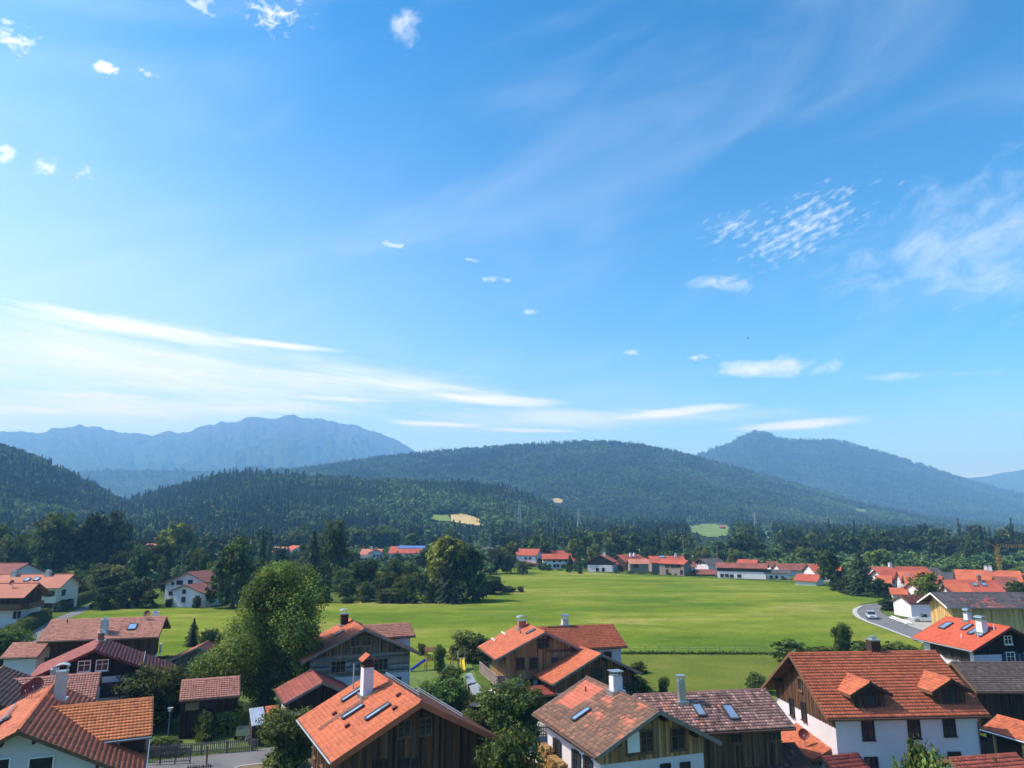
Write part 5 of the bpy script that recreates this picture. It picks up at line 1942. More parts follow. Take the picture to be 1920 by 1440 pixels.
far_house('double_house', 'pale grey timber house with balcony strip in front of the wide red roof', (1240, 1048), 8.0, base=1078, b=(1291, 1050), eave=(1290, 1058), bands=[(99, 'wood_grey', None)], win=[('right', [(1251, 1062), (1262, 1062), (1272, 1062)], 2.2, 1.1), ('right', [(1251, 1072), (1278, 1073)], 1.2, 1.8)])
far_house('dark_house', 'far row house with black gable and dark grey roof', (1311, 1047), 8.0, base=1071, ang=30, L=12, w=5.5, roof='far_roof_grey', bands=[(3.2, 'plaster', None), (99, 'wood_dark', None)], win=[('end0', [(1304, 1056), (1308, 1056), (1313, 1056)], 0.8, 1.2)])
far_house('low_shed', 'low brown roofed shed in front of the black gabled house', (1300, 1067), 4.2, base=1080, b=(1340, 1067), w=4, roof='far_roof_brown', bands=[(99, 'wood_dark', None)], cat='shed')
h, k = far_house('long_barn', 'long far row barn with brown red roof, dark timber and white base', (1343, 1054), 8.2, base=1084, b=(1440, 1056), eave=(1438, 1066), roof='far_roof_brown', bands=[(2.6, 'plaster', None), (99, 'wood_dark', None)], win=[('right', [(1354, 1079), (1363, 1079), (1372, 1080), (1386, 1080)], 1.3, 1.1)], cat='barn')
far_house('stable', 'low white stable with dark grey roof and four small windows', (1432, 1067), 5.0, base=1087, b=(1482, 1068), eave=(1479, 1075), roof='far_roof_grey', win=[('right', [(1436, 1082), (1446, 1082), (1456, 1082), (1467, 1083)], 0.9, 1.0)], cat='stable')
far_house('long_house', 'house with dusty pink brown roof behind the white stable', (1453, 1056), 8.0, base=1080, b=(1511, 1056), w=5.5, roof='far_roof_brown')
far_house('village_house', 'house with plain bright red roof next to the dusty brown roof', (1513, 1057), 8.5, base=1087, b=(1541, 1057), w=6)
far_house('garage_row', 'low red roofed garages with white doors at the end of the far row', (1494, 1075), 4.0, base=1097, b=(1540, 1077), w=4.5, cat='garage')
# village to the right of the spruce
far_house('village_house', 'largest red roof of the village, with roof windows, behind the spruce', (1632, 1062), 10.0, base=1098, b=(1734, 1062), w=8.5, chim=[(1669, 1063)])
h, k = far_house('village_house', 'orange roofed village house with white skylights beside the yellow green tree', (1681, 1070), 9.0, base=1110, b=(1737, 1071), w=6.5, roof='far_roof_orange')
for q in ((1701, 1080), (1711, 1081)):
    k.skylight(q[0], q[1], 1.0, 1.4)
far_house('village_house', 'lower orange roofed house in front of the largest red roof', (1641, 1078), 7.5, base=1110, b=(1673, 1079), w=6, roof='far_roof_orange', bands=[(99, 'wood_dark', None)])
far_house('garage', 'white garage with orange hipped roof by the parked dark car', (1666, 1101), 4.4, base=1124, b=(1700, 1102), w=3.4, roof='far_roof_orange', cat='garage')
far_house('village_house', 'tall plain orange roof directly beside the yellow green tree', (1706, 1091), 7.8, base=1130, b=(1726, 1091), w=6.5, roof='far_roof_orange')
h, k = far_house('village_house', 'red roofed house with a pair of square roof windows behind the yellow barn', (1764, 1086), 8.5, base=1126, b=(1864, 1087), w=6.8)
for q in ((1828, 1096), (1845, 1096)):
    k.skylight(q[0], q[1], 1.3, 1.5)
k.chimney(1836, 1090, (0.9, 0.9), 1.6, 'brick_red', 'slab')
far_house('village_house', 'orange lean roof set in front of the house with paired roof windows', (1768, 1093), 7.0, base=1132, b=(1815, 1094), w=5.5, roof='far_roof_orange')
far_house('village_house', 'broad brownish red roof with stone chimney below the crane', (1788, 1067), 10.5, base=1108, b=(1912, 1070), w=8.5, roof='far_roof_orange', chim=[(1857, 1070), (1824, 1066)])
far_house('village_house', 'pinkish red roof with a round vent at the village edge', (1905, 1091), 8.2, base=1130, b=(1975, 1091), w=7.5, roof='far_roof_brown')
far_house('village_house', 'red roof partly hidden behind the dark copper bush', (1908, 1074), 8.0, base=1110, b=(1985, 1076), w=6.0)
far_house('grey_house', 'grey slate roof between the red roofs', (1757, 1073), 8.5, base=1102, b=(1786, 1073), w=6, roof='far_roof_grey')
far_house('grey_house', 'dark grey roof peeping over the large red village roof', (1737, 1064), 9, base=1094, b=(1757, 1064), w=6, roof='far_roof_grey')
far_house('village_house', 'small orange roof tucked between the largest red roof and the yellow green tree', (1692, 1078), 8, b=(1735, 1079), base=1116, w=6, roof='far_roof_orange')
far_house('village_house', 'short red roof just left of the grey slate roofs', (1742, 1079), 8, b=(1768, 1080), base=1112, w=5.5)
far_house('village_house', 'red roof in the second row directly behind the big village spruce', (1640, 1068), 8, b=(1682, 1068), base=1103, w=6, roof='far_roof_red')
far_house('village_house', 'dark brown roof below the crane jib', (1862, 1080), 8, b=(1905, 1081), base=1118, w=6, roof='far_roof_brown')
far_house('village_house', 'rear red roof with plain ridge behind the orange skylight house', (1700, 1064), 8, b=(1736, 1064), base=1097, w=6)
far_house('village_house', 'orange roof glimpsed between the round dark tree and the garages', (1542, 1061), 8, b=(1578, 1062), base=1090, w=6, roof='far_roof_orange')
far_house('small_house', 'red roofed link house between the two black gables of the far row', (1148, 1047), 7, b=(1176, 1047), base=1069, w=5, bands=WB)
far_house('small_house', 'low red roof linking the timber cottage and the wide far row house', (1198, 1046), 7, b=(1220, 1046), base=1069, w=5, bands=[(99, TIM, None)])
far_house('small_house', 'small maroon roof between double house and dark grey house', (1282, 1053), 6, b=(1302, 1053), base=1073, w=4.5, roof='far_roof_brown', bands=WB)
far_house('small_house', 'red roof rising just behind the long barn', (1384, 1048), 8, b=(1422, 1049), base=1074, w=5.5)
far_house('small_house', 'brown roofed house behind the joint of barn and stable', (1436, 1052), 7, b=(1456, 1052), base=1077, w=5, roof='far_roof_brown', bands=WB)
far_house('small_house', 'narrow red roof beside the first white house of the far row', (1056, 1036), 7, b=(1074, 1036), base=1060, w=5)
# roofs among the trees in the middle distance
far_house('farmhouse', 'white house with pink roof and small cross gable among the trees', (678, 1029), 9.0, base=1058, b=(718, 1029), w=6.0, roof='far_roof_pink', chim=[(697, 1030)])
far_house('farmhouse', 'short red cross gable with white front among the trees', (705, 1030), 8.8, base=1059, ang=100, L=8, w=4.2, win=[('end0', [(702, 1042), (708, 1042), (714, 1042)], 0.8, 1.1)])
h, k = far_house('farm_barn', 'red roofed barn with shiny blue solar strip among the trees', (732, 1024), 10, base=1053, b=(795, 1024), w=8, cat='barn')
k._panel(k.slope_hit(772, 1026)[0], k.slope_hit(772, 1026)[3], 16, 3.2, 0.1, 0.2, 'solar_panel', 'solar_blue')
far_house('farmhouse', 'brown roofed house half hidden by the dark spruces', (514, 1025), 9, base=1056, b=(540, 1025), w=6, roof='far_roof_pink')
far_house('farmhouse', 'rust roofed gable beside the dark spruces', (548, 1022), 9, base=1054, b=(565, 1023), w=6, roof='far_roof_red')
far_house('farmhouse', 'orange roofed house glimpsed between the tall trees', (276, 1019), 9, base=1048, b=(312, 1019), w=6, roof='far_roof_orange')
far_house('farmhouse', 'small orange roof glimpsed past the pale green tree', (356, 1025), 8, base=1052, b=(382, 1025), w=5, roof='far_roof_pink')
far_house('farmhouse', 'white walled house glimpsed behind the round dark tree', (466, 1014), 10, base=1046, b=(480, 1015), w=5, roof='white_paint')
far_house('grey_house', 'grey gabled house behind the yellow green tree clump', (905, 1026), 8, base=1052, b=(926, 1026), w=5, roof='far_roof_grey')

# ------------------------------------------------------------------ single trees, shrubs and hedges
def big_tree():
    rng = np.random.default_rng(77)
    base = atz(497, 1334, 0)
    spots = [(520, 1088, 40), (556, 1086, 38), (574, 1120, 36), (500, 1108, 38), (540, 1130, 45), (484, 1140, 36), (512, 1165, 48), (555, 1170, 42), (568, 1205, 36),
             (458, 1186, 40), (500, 1205, 48), (540, 1225, 42), (446, 1226, 42), (420, 1245, 38), (396, 1262, 33), (470, 1255, 42), (520, 1262, 40), (432, 1280, 27),
             (482, 1288, 28), (381, 1249, 26), (568, 1240, 22), (477, 1117, 26), (586, 1083, 17), (534, 1068, 18), (500, 1082, 22), (545, 1190, 40)]
    blobs = []
    for x, y, r in spots:
        p = aty(x, y, base.y + rng.uniform(-3.2, 3.2)) - base
        rr = r / F * base.y * 1.02
        blobs.append((p.x, p.y, p.z, rr * 0.84, rr * 0.74))
    V, Fc, C = crown_from_blobs(blobs, 70000, 0.165, (0.130, 0.175, 0.040), rng, droop=0.6, hue=0.2, fill=0.2)
    o = thing('deciduous_tree', 'tallest village tree with loose yellow green crown and hanging branches', 'tree', base)
    add_obj('crown', mesh_np('crown', V, Fc, 'foliage', C), o)
    m = MB()
    top = Vector(blobs[4][:3])
    m.tube([(0, 0, -0.2), (0.1, 0, 3), top * 0.55, top], [0.42, 0.34, 0.22, 0.06], 9)
    for b in blobs[6:24:2]:
        e = Vector(b[:3])
        a = top * min(0.5, max(0.12, e.z * 0.45 / top.z))
        m.tube([a, a.lerp(e, .5) + Vector((0, 0, .4)), e], [0.16, 0.1, 0.03], 6)
    add_obj('trunk', m.mesh('trunk', 'bark'), o)
big_tree()
ORD = ['first', 'second', 'third', 'fourth', 'fifth', 'sixth', 'seventh', 'eighth', 'ninth', 'tenth', 'eleventh', 'twelfth', 'thirteenth', 'fourteenth', 'fifteenth', 'sixteenth', 'seventeenth', 'eighteenth', 'nineteenth', 'twentieth', 'twenty-first', 'twenty-second']

def hedge(label, path, width, height, base=GREEN_D, name='clipped_hedge', size=0.16, dens=70):
    rng = np.random.default_rng(int(path[0][0]) + 5)
    pts = [atz(x, y, 0) for x, y in path]
    o = thing(name, label, 'hedge', pts[0])
    Ps, Ns = [], []
    m = MB()
    for a, b in zip(pts, pts[1:]):
        d = b - a
        L = d.length
        d.normalize()
        n = Vector((-d.y, d.x, 0))
        k = int(L * (width + 2 * height) * dens * 0.25 / (size * size * 8)) 
        k = min(k, 9000)
        t = rng.random(k) * L
        ang = rng.uniform(-0.15, math.pi + 0.15, k)
        ca, sa = np.cos(ang), np.sin(ang)
        q = 1 / np.maximum(np.abs(ca), np.abs(sa)) ** 0.75
        lump = 0.88 + 0.24 * fbm(t * 0.7 + a.x, ang * 1.2 + 3, 3)
        vv = ca * q * width / 2 * lump + rng.normal(size=k) * 0.06
        zz = np.maximum(sa * q * height * lump + rng.normal(size=k) * 0.06, 0)
        P = np.array(a)[None] + np.array(d)[None] * t[:, None] + np.array(n)[None] * vv[:, None]
        P[:, 2] = np.minimum(zz, height * 1.1)
        Ps.append(P)
        Ns.append(np.array(n)[None] * ca[:, None] + np.array([0, 0, 1.0])[None] * sa[:, None] + rng.normal(size=(k, 3)) * 0.45)
        nt = max(2, int(L / 0.8))
        for s in range(nt):
            c = a.lerp(b, (s + .5) / nt)
            m.tube([c - Vector((0, 0, .05)), c + Vector((rng.normal() * .1, rng.normal() * .1, height * .8))], [0.04, 0.015], 5)
    P, N = np.concatenate(Ps), np.concatenate(Ns)
    sh = np.clip(1 + 0.3 * rng.normal(size=len(P)), 0.4, 1.8)
    C = np.array(base)[None] * sh[:, None]
    V, Fc, C = leaves(P - np.array(pts[0])[None], N, size, C, rng=rng)
    add_obj('foliage', mesh_np('foliage', V, Fc, 'foliage', C), o)
    add_obj('stem', m.mesh('stem', 'bark', off=pts[0]), o, kind='stuff')

hedge('long clipped hedge beside the lane in front of the cream house', [(108, 1148), (135, 1136), (160, 1126), (195, 1116)], 2.2, 2.2, GREEN_M)
hedge('bulky clipped hedge at the lane in front of the balcony house', [(5, 1206), (40, 1188), (66, 1172), (86, 1162)], 2.4, 2.3, GREEN_M)
hedge('rounded green hedge in the garden behind the picket fence', [(402, 1378), (425, 1376), (452, 1373)], 2.2, 2.3, GREEN_L)
hedge('dark evergreen hedge behind the black gabled house', [(272, 1262), (300, 1260), (326, 1257)], 2.0, 2.0, GREEN_D)
hedge('low garden hedge in front of the honey timber house fence', [(905, 1392), (950, 1388), (985, 1386)], 1.6, 1.3, GREEN_M)

# garden trees and shrubs in the foreground
veg('near', 215, 335, 1248, 'apple tree in the garden beside the orange tiled cross wing', ybase=1366)
veg('nearbush', 268, 342, 1374, 'low leafy shrub just behind the picket fence', ybase=1411)
veg('nearbush', 362, 408, 1322, 'shrub with pale leaves beside the rounded garden hedge', ybase=1386)
veg('near', 416, 446, 1306, 'slim young tree between timber garage and rounded hedge', ybase=1352)
veg('near', 476, 586, 1328, 'spreading fruit tree at the street corner by the dark barn', ybase=1448)
veg('near', 772, 884, 1262, 'dense bushy tree behind the ridge of the dark barn', ybase=1364)
veg('near', 902, 1014, 1276, 'broad fruit tree between the dark barn and the patched roof', ybase=1398)
veg('near', 893, 1012, 1362, 'dark leafy tree beside the eave of the dark barn', Y=51)
veg('nearbush', 838, 928, 1170, 'dark hazel bush at the meadow edge left of the honey timber house', ybase=1238)
veg('bush', 780, 800, 1198, 'small bush beside the climbing tower', ybase=1228)
veg('near', 812, 836, 1208, 'slender conifer like tree beside the climbing tower', ybase=1262)
veg('nearbush', 815, 875, 1240, 'spreading garden bush below the yellow slide', ybase=1292)
veg('nearbush', 1108, 1232, 1246, 'wild bushes behind the patched roof house', ybase=1325)
veg('near', 1236, 1256, 1268, 'thin sapling at the edge of the paddock', ybase=1308)
veg('near', 1050, 1080, 1268, 'climbing greenery against the wing of the honey timber house', ybase=1306)
veg('near', 1622, 1726, 1372, 'young birch in front of the large white house', Y=43)
veg('nearbush', 1500, 1570, 1418, 'leafy shrub below the flat red annexe roof', Y=43)
veg('nearbush', 1725, 1770, 1418, 'conical garden shrub at the front of the large white house', Y=44)
veg('nearbush', 1862, 1945, 1250, 'large round grey green bush beside the grey barn', ybase=1350)
veg('bush', 1790, 1850, 1396, 'low garden bush under the timber balcony of the white house', Y=52)
veg('spruce', 343, 378, 1158, 'small dark conifer at the edge of the meadow', ybase=1212)
veg('bush', 372, 412, 1166, 'round bush next to the small dark conifer', ybase=1216)
veg('bush', 386, 440, 1205, 'overgrown shrub beside the grey boarded shed', ybase=1262)
veg('bush', 330, 372, 1240, 'low overgrown shrub in front of the grey boarded shed', ybase=1268)
veg('bush', 395, 440, 1255, 'second overgrown shrub under the big tree', ybase=1290)
veg('near', -40, 44, 1178, 'dark green tree in front of the pink roofed garage', ybase=1262)
veg('darkbush', 52, 95, 1232, 'dark bush against the white garage wall', ybase=1268)
veg('bush', 60, 92, 1140, 'small round bush at the corner of the balcony house', ybase=1160)
veg('nearbush', 480, 520, 1290, 'dim shrub by the trunk of the big tree', ybase=1330)
veg('bush', 1448, 1522, 1190, 'dark thorn bush at the corner of the paddock fence', ybase=1240)
veg('near', 1563, 1599, 1168, 'slim young tree standing in the hedge bank', ybase=1232)
for i, (x0, x1, yt) in enumerate(((1516, 1566, 1204), (1590, 1636, 1196), (1628, 1668, 1200), (1656, 1700, 1192), (1690, 1732, 1204))):
    veg('bush', x0, x1, yt, 'pale grassy bush in the hedge bank, %s from the dark thorn bush' % ORD[i], ybase=1236, group='bushes of the hedge bank')
veg('nearbush', 1006, 1052, 1300, 'round bush at the red roofed shed below the honey timber house', ybase=1348)
veg('nearbush', 862, 900, 1296, 'garden bush beside the lower garden frame', ybase=1342)
veg('near', 860, 912, 1330, 'young fruit tree below the black store box', ybase=1392)
veg('nearbush', 560, 600, 1318, 'shrub squeezed between porch building and dark barn', ybase=1362)
veg('bush', 318, 350, 1300, 'dark shrub at the end wall of the timber garage', ybase=1336)
veg('nearbush', 186, 222, 1318, 'low shrub between cross wing and coarse tiled house', ybase=1345)
veg('bush', 1176, 1214, 1236, 'wild bush on the paddock behind the front wing', ybase=1262)
veg('nearbush', 1395, 1450, 1255, 'bush at the paddock corner beside the white house gable', ybase=1300)
# around the meadow
veg('round', 383, 487, 1006, 'big round dark tree standing in front of the meadow cottages', ybase=1141)
veg('spruce', 474, 514, 994, 'pointed dark spruce behind the big round tree', Y=260)
veg('spruce', 556, 622, 992, 'broad black spruce beside the tall dark tree', Y=235)
veg('tall', 590, 668, 960, 'tall dark rounded tree rising over the wood', Y=245)
veg('round', 652, 712, 1040, 'dark round tree in front of the pink roofed farmhouse', Y=215)
veg('darkbush', 600, 622, 1082, 'narrow dark bush at the meadow edge by the big tree', ybase=1130)
for i, (x0, x1, yt, yb) in enumerate(((632, 668, 1080, 1124), (664, 704, 1090, 1127), (700, 746, 1066, 1122), (738, 784, 1072, 1126), (772, 806, 1060, 1120), (716, 766, 1096, 1130), (620, 656, 1060, 1112), (674, 694, 1086, 1128))):
    veg('orchard', x0, x1, yt, 'small greyish orchard tree along the meadow, %s from the black spruce clump' % ORD[sum(1 for q in (650, 684, 723, 761, 789, 741, 638, 684.5) if q > (x0 + x1) / 2)], ybase=yb, group='orchard row')
for i, (x0, x1, yt, yb) in enumerate(((676, 692, 1112, 1130), (706, 735, 1108, 1131), (735, 760, 1106, 1131), (758, 786, 1110, 1131), (640, 668, 1116, 1131))):
    veg('darkbush', x0, x1, yt, 'dark low bush under the orchard trees, %s from the black spruce clump' % ORD[sum(1 for q in (684, 720.5, 747.5, 772, 654) if q > (x0 + x1) / 2)], ybase=yb, group='bushes under the orchard row')
veg('light', 786, 882, 998, 'tall yellow green tree behind the black spruce of the meadow clump', Y=205)
veg('round', 850, 926, 1018, 'dark green tree on the outer side of the meadow clump', Y=205)
veg('spruce', 802, 886, 1008, 'black spruce at the front of the meadow clump', ybase=1130)
veg('darkbush', 876, 946, 1072, 'dark bush at the foot of the meadow clump', ybase=1114)
veg('darkbush', 790, 824, 1084, 'pale leaved bush on the inner side of the meadow clump', ybase=1130)
veg('darkbush', 918, 944, 1078, 'small dark bush stepping out of the meadow clump', ybase=1108)
veg('darkbush', 970, 984, 1096, 'tiny lone bush out on the meadow', ybase=1110)
veg('darkbush', 935, 972, 1098, 'flat dark scrub at the tip of the meadow clump', ybase=1110)
veg('light', 937, 979, 1014, 'round bright green tree left of the first white far row house', Y=322)
veg('round', 912, 950, 1024, 'darker round tree next to the bright green one', Y=318)
veg('orchard', 968, 990, 1046, 'grey green bush by the first white far row house', Y=312)
veg('light', 302, 368, 976, 'pale green lone tree before the wooded slope', Y=330)
veg('round', 58, 164, 956, 'large spreading tree behind the maroon roofed hall', Y=285)
veg('tall', 146, 214, 950, 'tall tree with bare lower stems next to the turquoise shed', Y=290)
veg('tall', 190, 246, 944, 'leaning tall tree above the turquoise shed', Y=295)
veg('orchard', 0, 66, 984, 'broad pale tree at the foot of the steep wooded hill', Y=300)
veg('round', -60, 20, 975, 'dark tree at the border of the steep wooded hill', Y=310)
veg('orchard', 162, 242, 1054, 'wide orchard tree in front of the turquoise shed', ybase=1112)
for i, (x0, x1, yt, yb) in enumerate(((170, 215, 1096, 1140), (205, 250, 1086, 1140), (236, 282, 1070, 1136), (176, 206, 1110, 1144), (262, 296, 1104, 1140), (120, 172, 1086, 1120))):
    veg('darkbush', x0, x1, yt, 'thick garden bush beyond the lane, %s from the white cottage' % ORD[sum(1 for q in (192.5, 227.5, 259, 191, 279, 146) if q > (x0 + x1) / 2)], ybase=yb, group='bushes by the white cottage')
veg('darkbush', 306, 324, 1118, 'small dark bush at the wall of the white cottage', ybase=1138)
veg('darkbush', 358, 376, 1112, 'climbing bush at the front of the white cottage', ybase=1140)
GARDEN = ['dark garden tree just behind the turquoise roofed shed', 'wide dark tree between turquoise shed and pale green lone tree', 'dark tree beside the chimney side of the white cottage', 'small dark tree directly behind the white cottage gable',
          'dark tree squeezed between white cottage and big round tree', 'narrow dark tree at the ridge end of the turquoise shed', 'dark tree at the foot of the pointed spruce', 'dark tree filling the gap before the broad black spruce',
          'dark tree behind the tall dark rounded tree', 'dark tree below the solar roofed barn', 'dark tree between solar roofed barn and yellow green tree', 'tall dark tree right behind the yellow green tree of the clump', 'low dark tree over the shoulder of the tallest village tree']
for i, (x0, x1, yt, Y) in enumerate(((240, 290, 1020, 250), (268, 330, 1010, 270), (345, 395, 1020, 265), (300, 325, 1040, 225), (370, 400, 1030, 240), (215, 250, 1030, 260), (480, 520, 1040, 230), (520, 560, 1045, 225), (640, 680, 1030, 300), (720, 770, 1046, 225), (752, 800, 1050, 240), (770, 830, 1020, 330), (560, 600, 1070, 200))):
    veg('round', x0, x1, yt, GARDEN[i], Y=Y, group='garden trees beyond the meadow edge')
# right hand side
veg('round', 1535, 1593, 1030, 'dark round tree next to the big village spruce', ybase=1106)
veg('spruce', 1578, 1656, 1036, 'big dark village spruce at the meadow corner', ybase=1116)
veg('light', 1616, 1668, 1026, 'bright yellowish tree behind the big village spruce', Y=330)
for i, (x0, x1, yt, yb) in enumerate(((1570, 1600, 1086, 1112), (1594, 1630, 1090, 1117), (1622, 1668, 1082, 1119), (1640, 1676, 1086, 1116), (1556, 1586, 1088, 1108))):
    veg('darkbush', x0, x1, yt, 'dark shrub below the big village spruce, %s from the road bend' % ORD[sum(1 for q in (1585, 1612, 1645, 1658, 1571) if q > (x0 + x1) / 2)], ybase=yb, group='shrubs below the village spruce')
veg('light', 1716, 1774, 1070, 'yellow green tree rising behind the yellow barn roof', ybase=1130)
veg('darkbush', 1652, 1692, 1114, 'clipped green bush at the road bend', ybase=1145)
veg('darkbush', 1872, 1914, 1072, 'dark copper bush between the village roofs', Y=175)
for i, (x0, x1, yt, Y) in enumerate(((1054, 1100, 1008, 375), (1130, 1170, 1012, 400), (1000, 1040, 1010, 400), (1100, 1130, 1018, 390), (1170, 1200, 1014, 410), (1200, 1236, 1020, 400), (1300, 1335, 1024, 400), (1336, 1362, 1030, 380), (1400, 1440, 1028, 400), (1360, 1390, 1026, 400), (1440, 1470, 1030, 395), (1060, 1074, 1040, 325), (1480, 1530, 1024, 390))):
    veg('round' if i % 3 else 'light', x0, x1, yt, '%s leafy tree close behind the far row, %s from the first white house' % ('dark' if i % 3 else 'fresh green', ORD[sum(1 for q in (1077, 1150, 1020, 1115, 1185, 1218, 1317, 1349, 1420, 1375, 1455, 1067, 1505) if q < (x0 + x1) / 2)]), Y=Y, group='trees close behind the far row')
veg('spruce', 1081, 1092, 1042, 'small pointed spruce in front of the far row', Y=318)
veg('spruce', 1287, 1296, 1062, 'tiny dark conifer by the pale grey timber house', Y=305)
for i in range(22):
    x = 985 + i * 24 + random.uniform(-8, 8)
    if 1095 < x < 1150:
        continue
    yb = 1066 + (x - 985) * 0.041
    veg('bush', x - 7, x + 7, yb - random.uniform(3, 5.5), 'small garden bush along the far meadow boundary, %s from the parked silver car' % ORD[i], ybase=yb + 1, group='bushes along the far meadow boundary')
# the belt of trees that closes the valley floor
BELT = {'farspruce': 'dark spruce', 'farbroad': 'dark broadleaf tree', 'farlight': 'paler broadleaf tree'}
WHERE = [(120, 'below the steep wooded hill'), (300, 'behind the turquoise roofed shed'), (420, 'behind the pale green lone tree'), (560, 'behind the pointed dark spruce'), (660, 'behind the tall dark rounded tree'),
         (800, 'behind the solar roofed barn'), (930, 'behind the yellow green clump tree'), (1060, 'behind the first white house'), (1170, 'behind the black gabled house'), (1290, 'behind the double house'),
         (1400, 'behind the long barn'), (1540, 'behind the white stable'), (1660, 'behind the big village spruce'), (1790, 'behind the yellow barn'), (9999, 'behind the crane')]
def belt_label(kd, px, Y):
    row = 'front row' if Y < 475 else ('middle row' if Y < 570 else 'back row')
    return '%s in the belt %s %s' % (BELT[kd], row, next(t for x, t in WHERE if px < x))
def belt(Y0, Y1, x0, x1, step, h0, h1, spr):
    x = x0
    while x < x1:
        Y = random.uniform(Y0, Y1)
        r = random.random()
        kd = 'farspruce' if r < spr else ('farlight' if r < spr + 0.28 else 'farbroad')
        hh = random.uniform(h0, h1) * (1.08 if kd == 'farspruce' else 0.95)
        X = aty(x, 1000, Y).x
        pb, pt = proj(X, Y, 0), proj(X, Y, hh)
        if not any(in_clear(pb[0] + dx, yy) for dx in (-8, 0, 8) for yy in np.linspace(pt[1], pb[1], 6)):
            w = hh * (0.40 if kd == 'farspruce' else 0.82)
            plant(kd, Vector((X, Y, 0)), w, hh, belt_label(kd, pb[0], Y), 'tree belt beyond the houses')
        x += step * random.uniform(0.6, 1.4)
undergrowth()
belt(415, 470, 1210, 1990, 19, 13, 19, 0.22)
belt(420, 470, 960, 1210, 24, 14, 20, 0.4)
belt(480, 560, -60, 1990, 25, 14, 22, 0.3)
belt(580, 640, -60, 1990, 27, 16, 25, 0.4)
belt(350, 420, -50, 640, 30, 13, 19, 0.15)

# ------------------------------------------------------------------ vehicles, fences, garden things
def car(label, px, py, rz, mat, name='parked_car', L=4.3, W=1.8, Hh=1.55, pick=False):
    o = thing(name, label, 'car', atz(px, py, 0), rz=rz)
    o.location.z = 0.07
    prof = [(-L / 2, 0.30), (-L / 2, 0.78), (-L / 2 + 0.15, 0.92), (L * 0.22, 0.95), (L / 2 - 0.12, 0.80), (L / 2, 0.62), (L / 2, 0.30)]
    b = MB()
    b.prism([(x, -W / 2, z) for x, z in prof], (0, W, 0))
    body = b.build('body', mat, o)
    md = body.modifiers.new('bevel', 'BEVEL')
    md.width = 0.08
    md.segments = 2
    cab = [(-L * 0.44, 0.92), (-L * 0.34, Hh - 0.03), (-L * 0.10, Hh), (L * 0.06, Hh - 0.05), (L * 0.23, 0.94)] if not pick else [(-L * 0.1, 0.92), (-L * 0.06, Hh), (L * 0.06, Hh), (L * 0.23, 0.94)]
    b = MB()
    b.prism([(x, -W * 0.44, z) for x, z in cab], (0, W * 0.88, 0))
    b.build('windows', 'window_glass', o)
    b = MB()
    tp = [p for p in cab if p[1] > Hh - 0.2]
    b.prism([(tp[0][0], -W * 0.41, Hh - 0.03), (tp[0][0] + .05, -W * 0.41, Hh + 0.03), (tp[-1][0] - .05, -W * 0.41, Hh + 0.03), (tp[-1][0], -W * 0.41, Hh - 0.06)], (0, W * 0.82, 0))
    b.build('roof', mat, o)
    for sx in (-1, 1):
        b = MB()
        b.bar((cab[-2][0] - .02, sx * W * 0.44, Hh - 0.05), (cab[-1][0] + .02, sx * W * 0.445, 0.94), 0.07, 0.05)
        b.bar((cab[0][0], sx * W * 0.44, 0.94), (cab[1][0], sx * W * 0.44, Hh - .03), 0.10, 0.06)
        b.build('pillar', mat, o)
        for fx in (-0.31, 0.31):
            b = MB()
            b.tube([(fx * L, sx * (W / 2 - 0.2), 0.32), (fx * L, sx * (W / 2 + 0.01), 0.32)], 0.32, 14)
            wh = b.build('wheel', 'rubber', o)
            b = MB()
            b.tube([(fx * L, sx * (W / 2 - 0.02), 0.32), (fx * L, sx * (W / 2 + 0.025), 0.32)], 0.19, 10)
            b.build('rim', 'zinc', wh)
        b = MB()
        b.box((L / 2 - 0.10, sx * W * 0.34 - 0.17, 0.62), (0.115, 0, 0), (0, 0.34, 0), (0, 0, 0.15))
        b.build('headlight', 'lamp_glass', o)
        b = MB()
        b.box((L * 0.16, sx * (W / 2 + 0.1) - 0.09, 0.95), (0.12, 0, 0), (0, 0.18, 0), (0, 0, 0.13))
        b.build('mirror', mat, o)
    b = MB()
    b.box((L / 2 - 0.05, -W * 0.2, 0.55), (0.07, 0, 0), (0, W * 0.4, 0), (0, 0, 0.14))
    b.build('grille', 'steel_dark', o)
    return o
car('silver car driving round the road bend', 1634, 1160, math.radians(-108), 'car_silver', 'driving_car')
car('dark car parked by the orange roofed garage', 1659, 1117, math.radians(15), 'car_dark')
car('silver car parked at the first white far row house', 968, 1063.5, math.radians(200), 'car_silver')
car('silver pickup parked in the gravel yard by the yellow barn', 1735, 1166, math.radians(160), 'car_silver', 'pickup', 4.8, 1.85, 1.7, True)
car('white car half hidden beside the white garage doors', 1520, 1093, math.radians(100), 'white_paint')

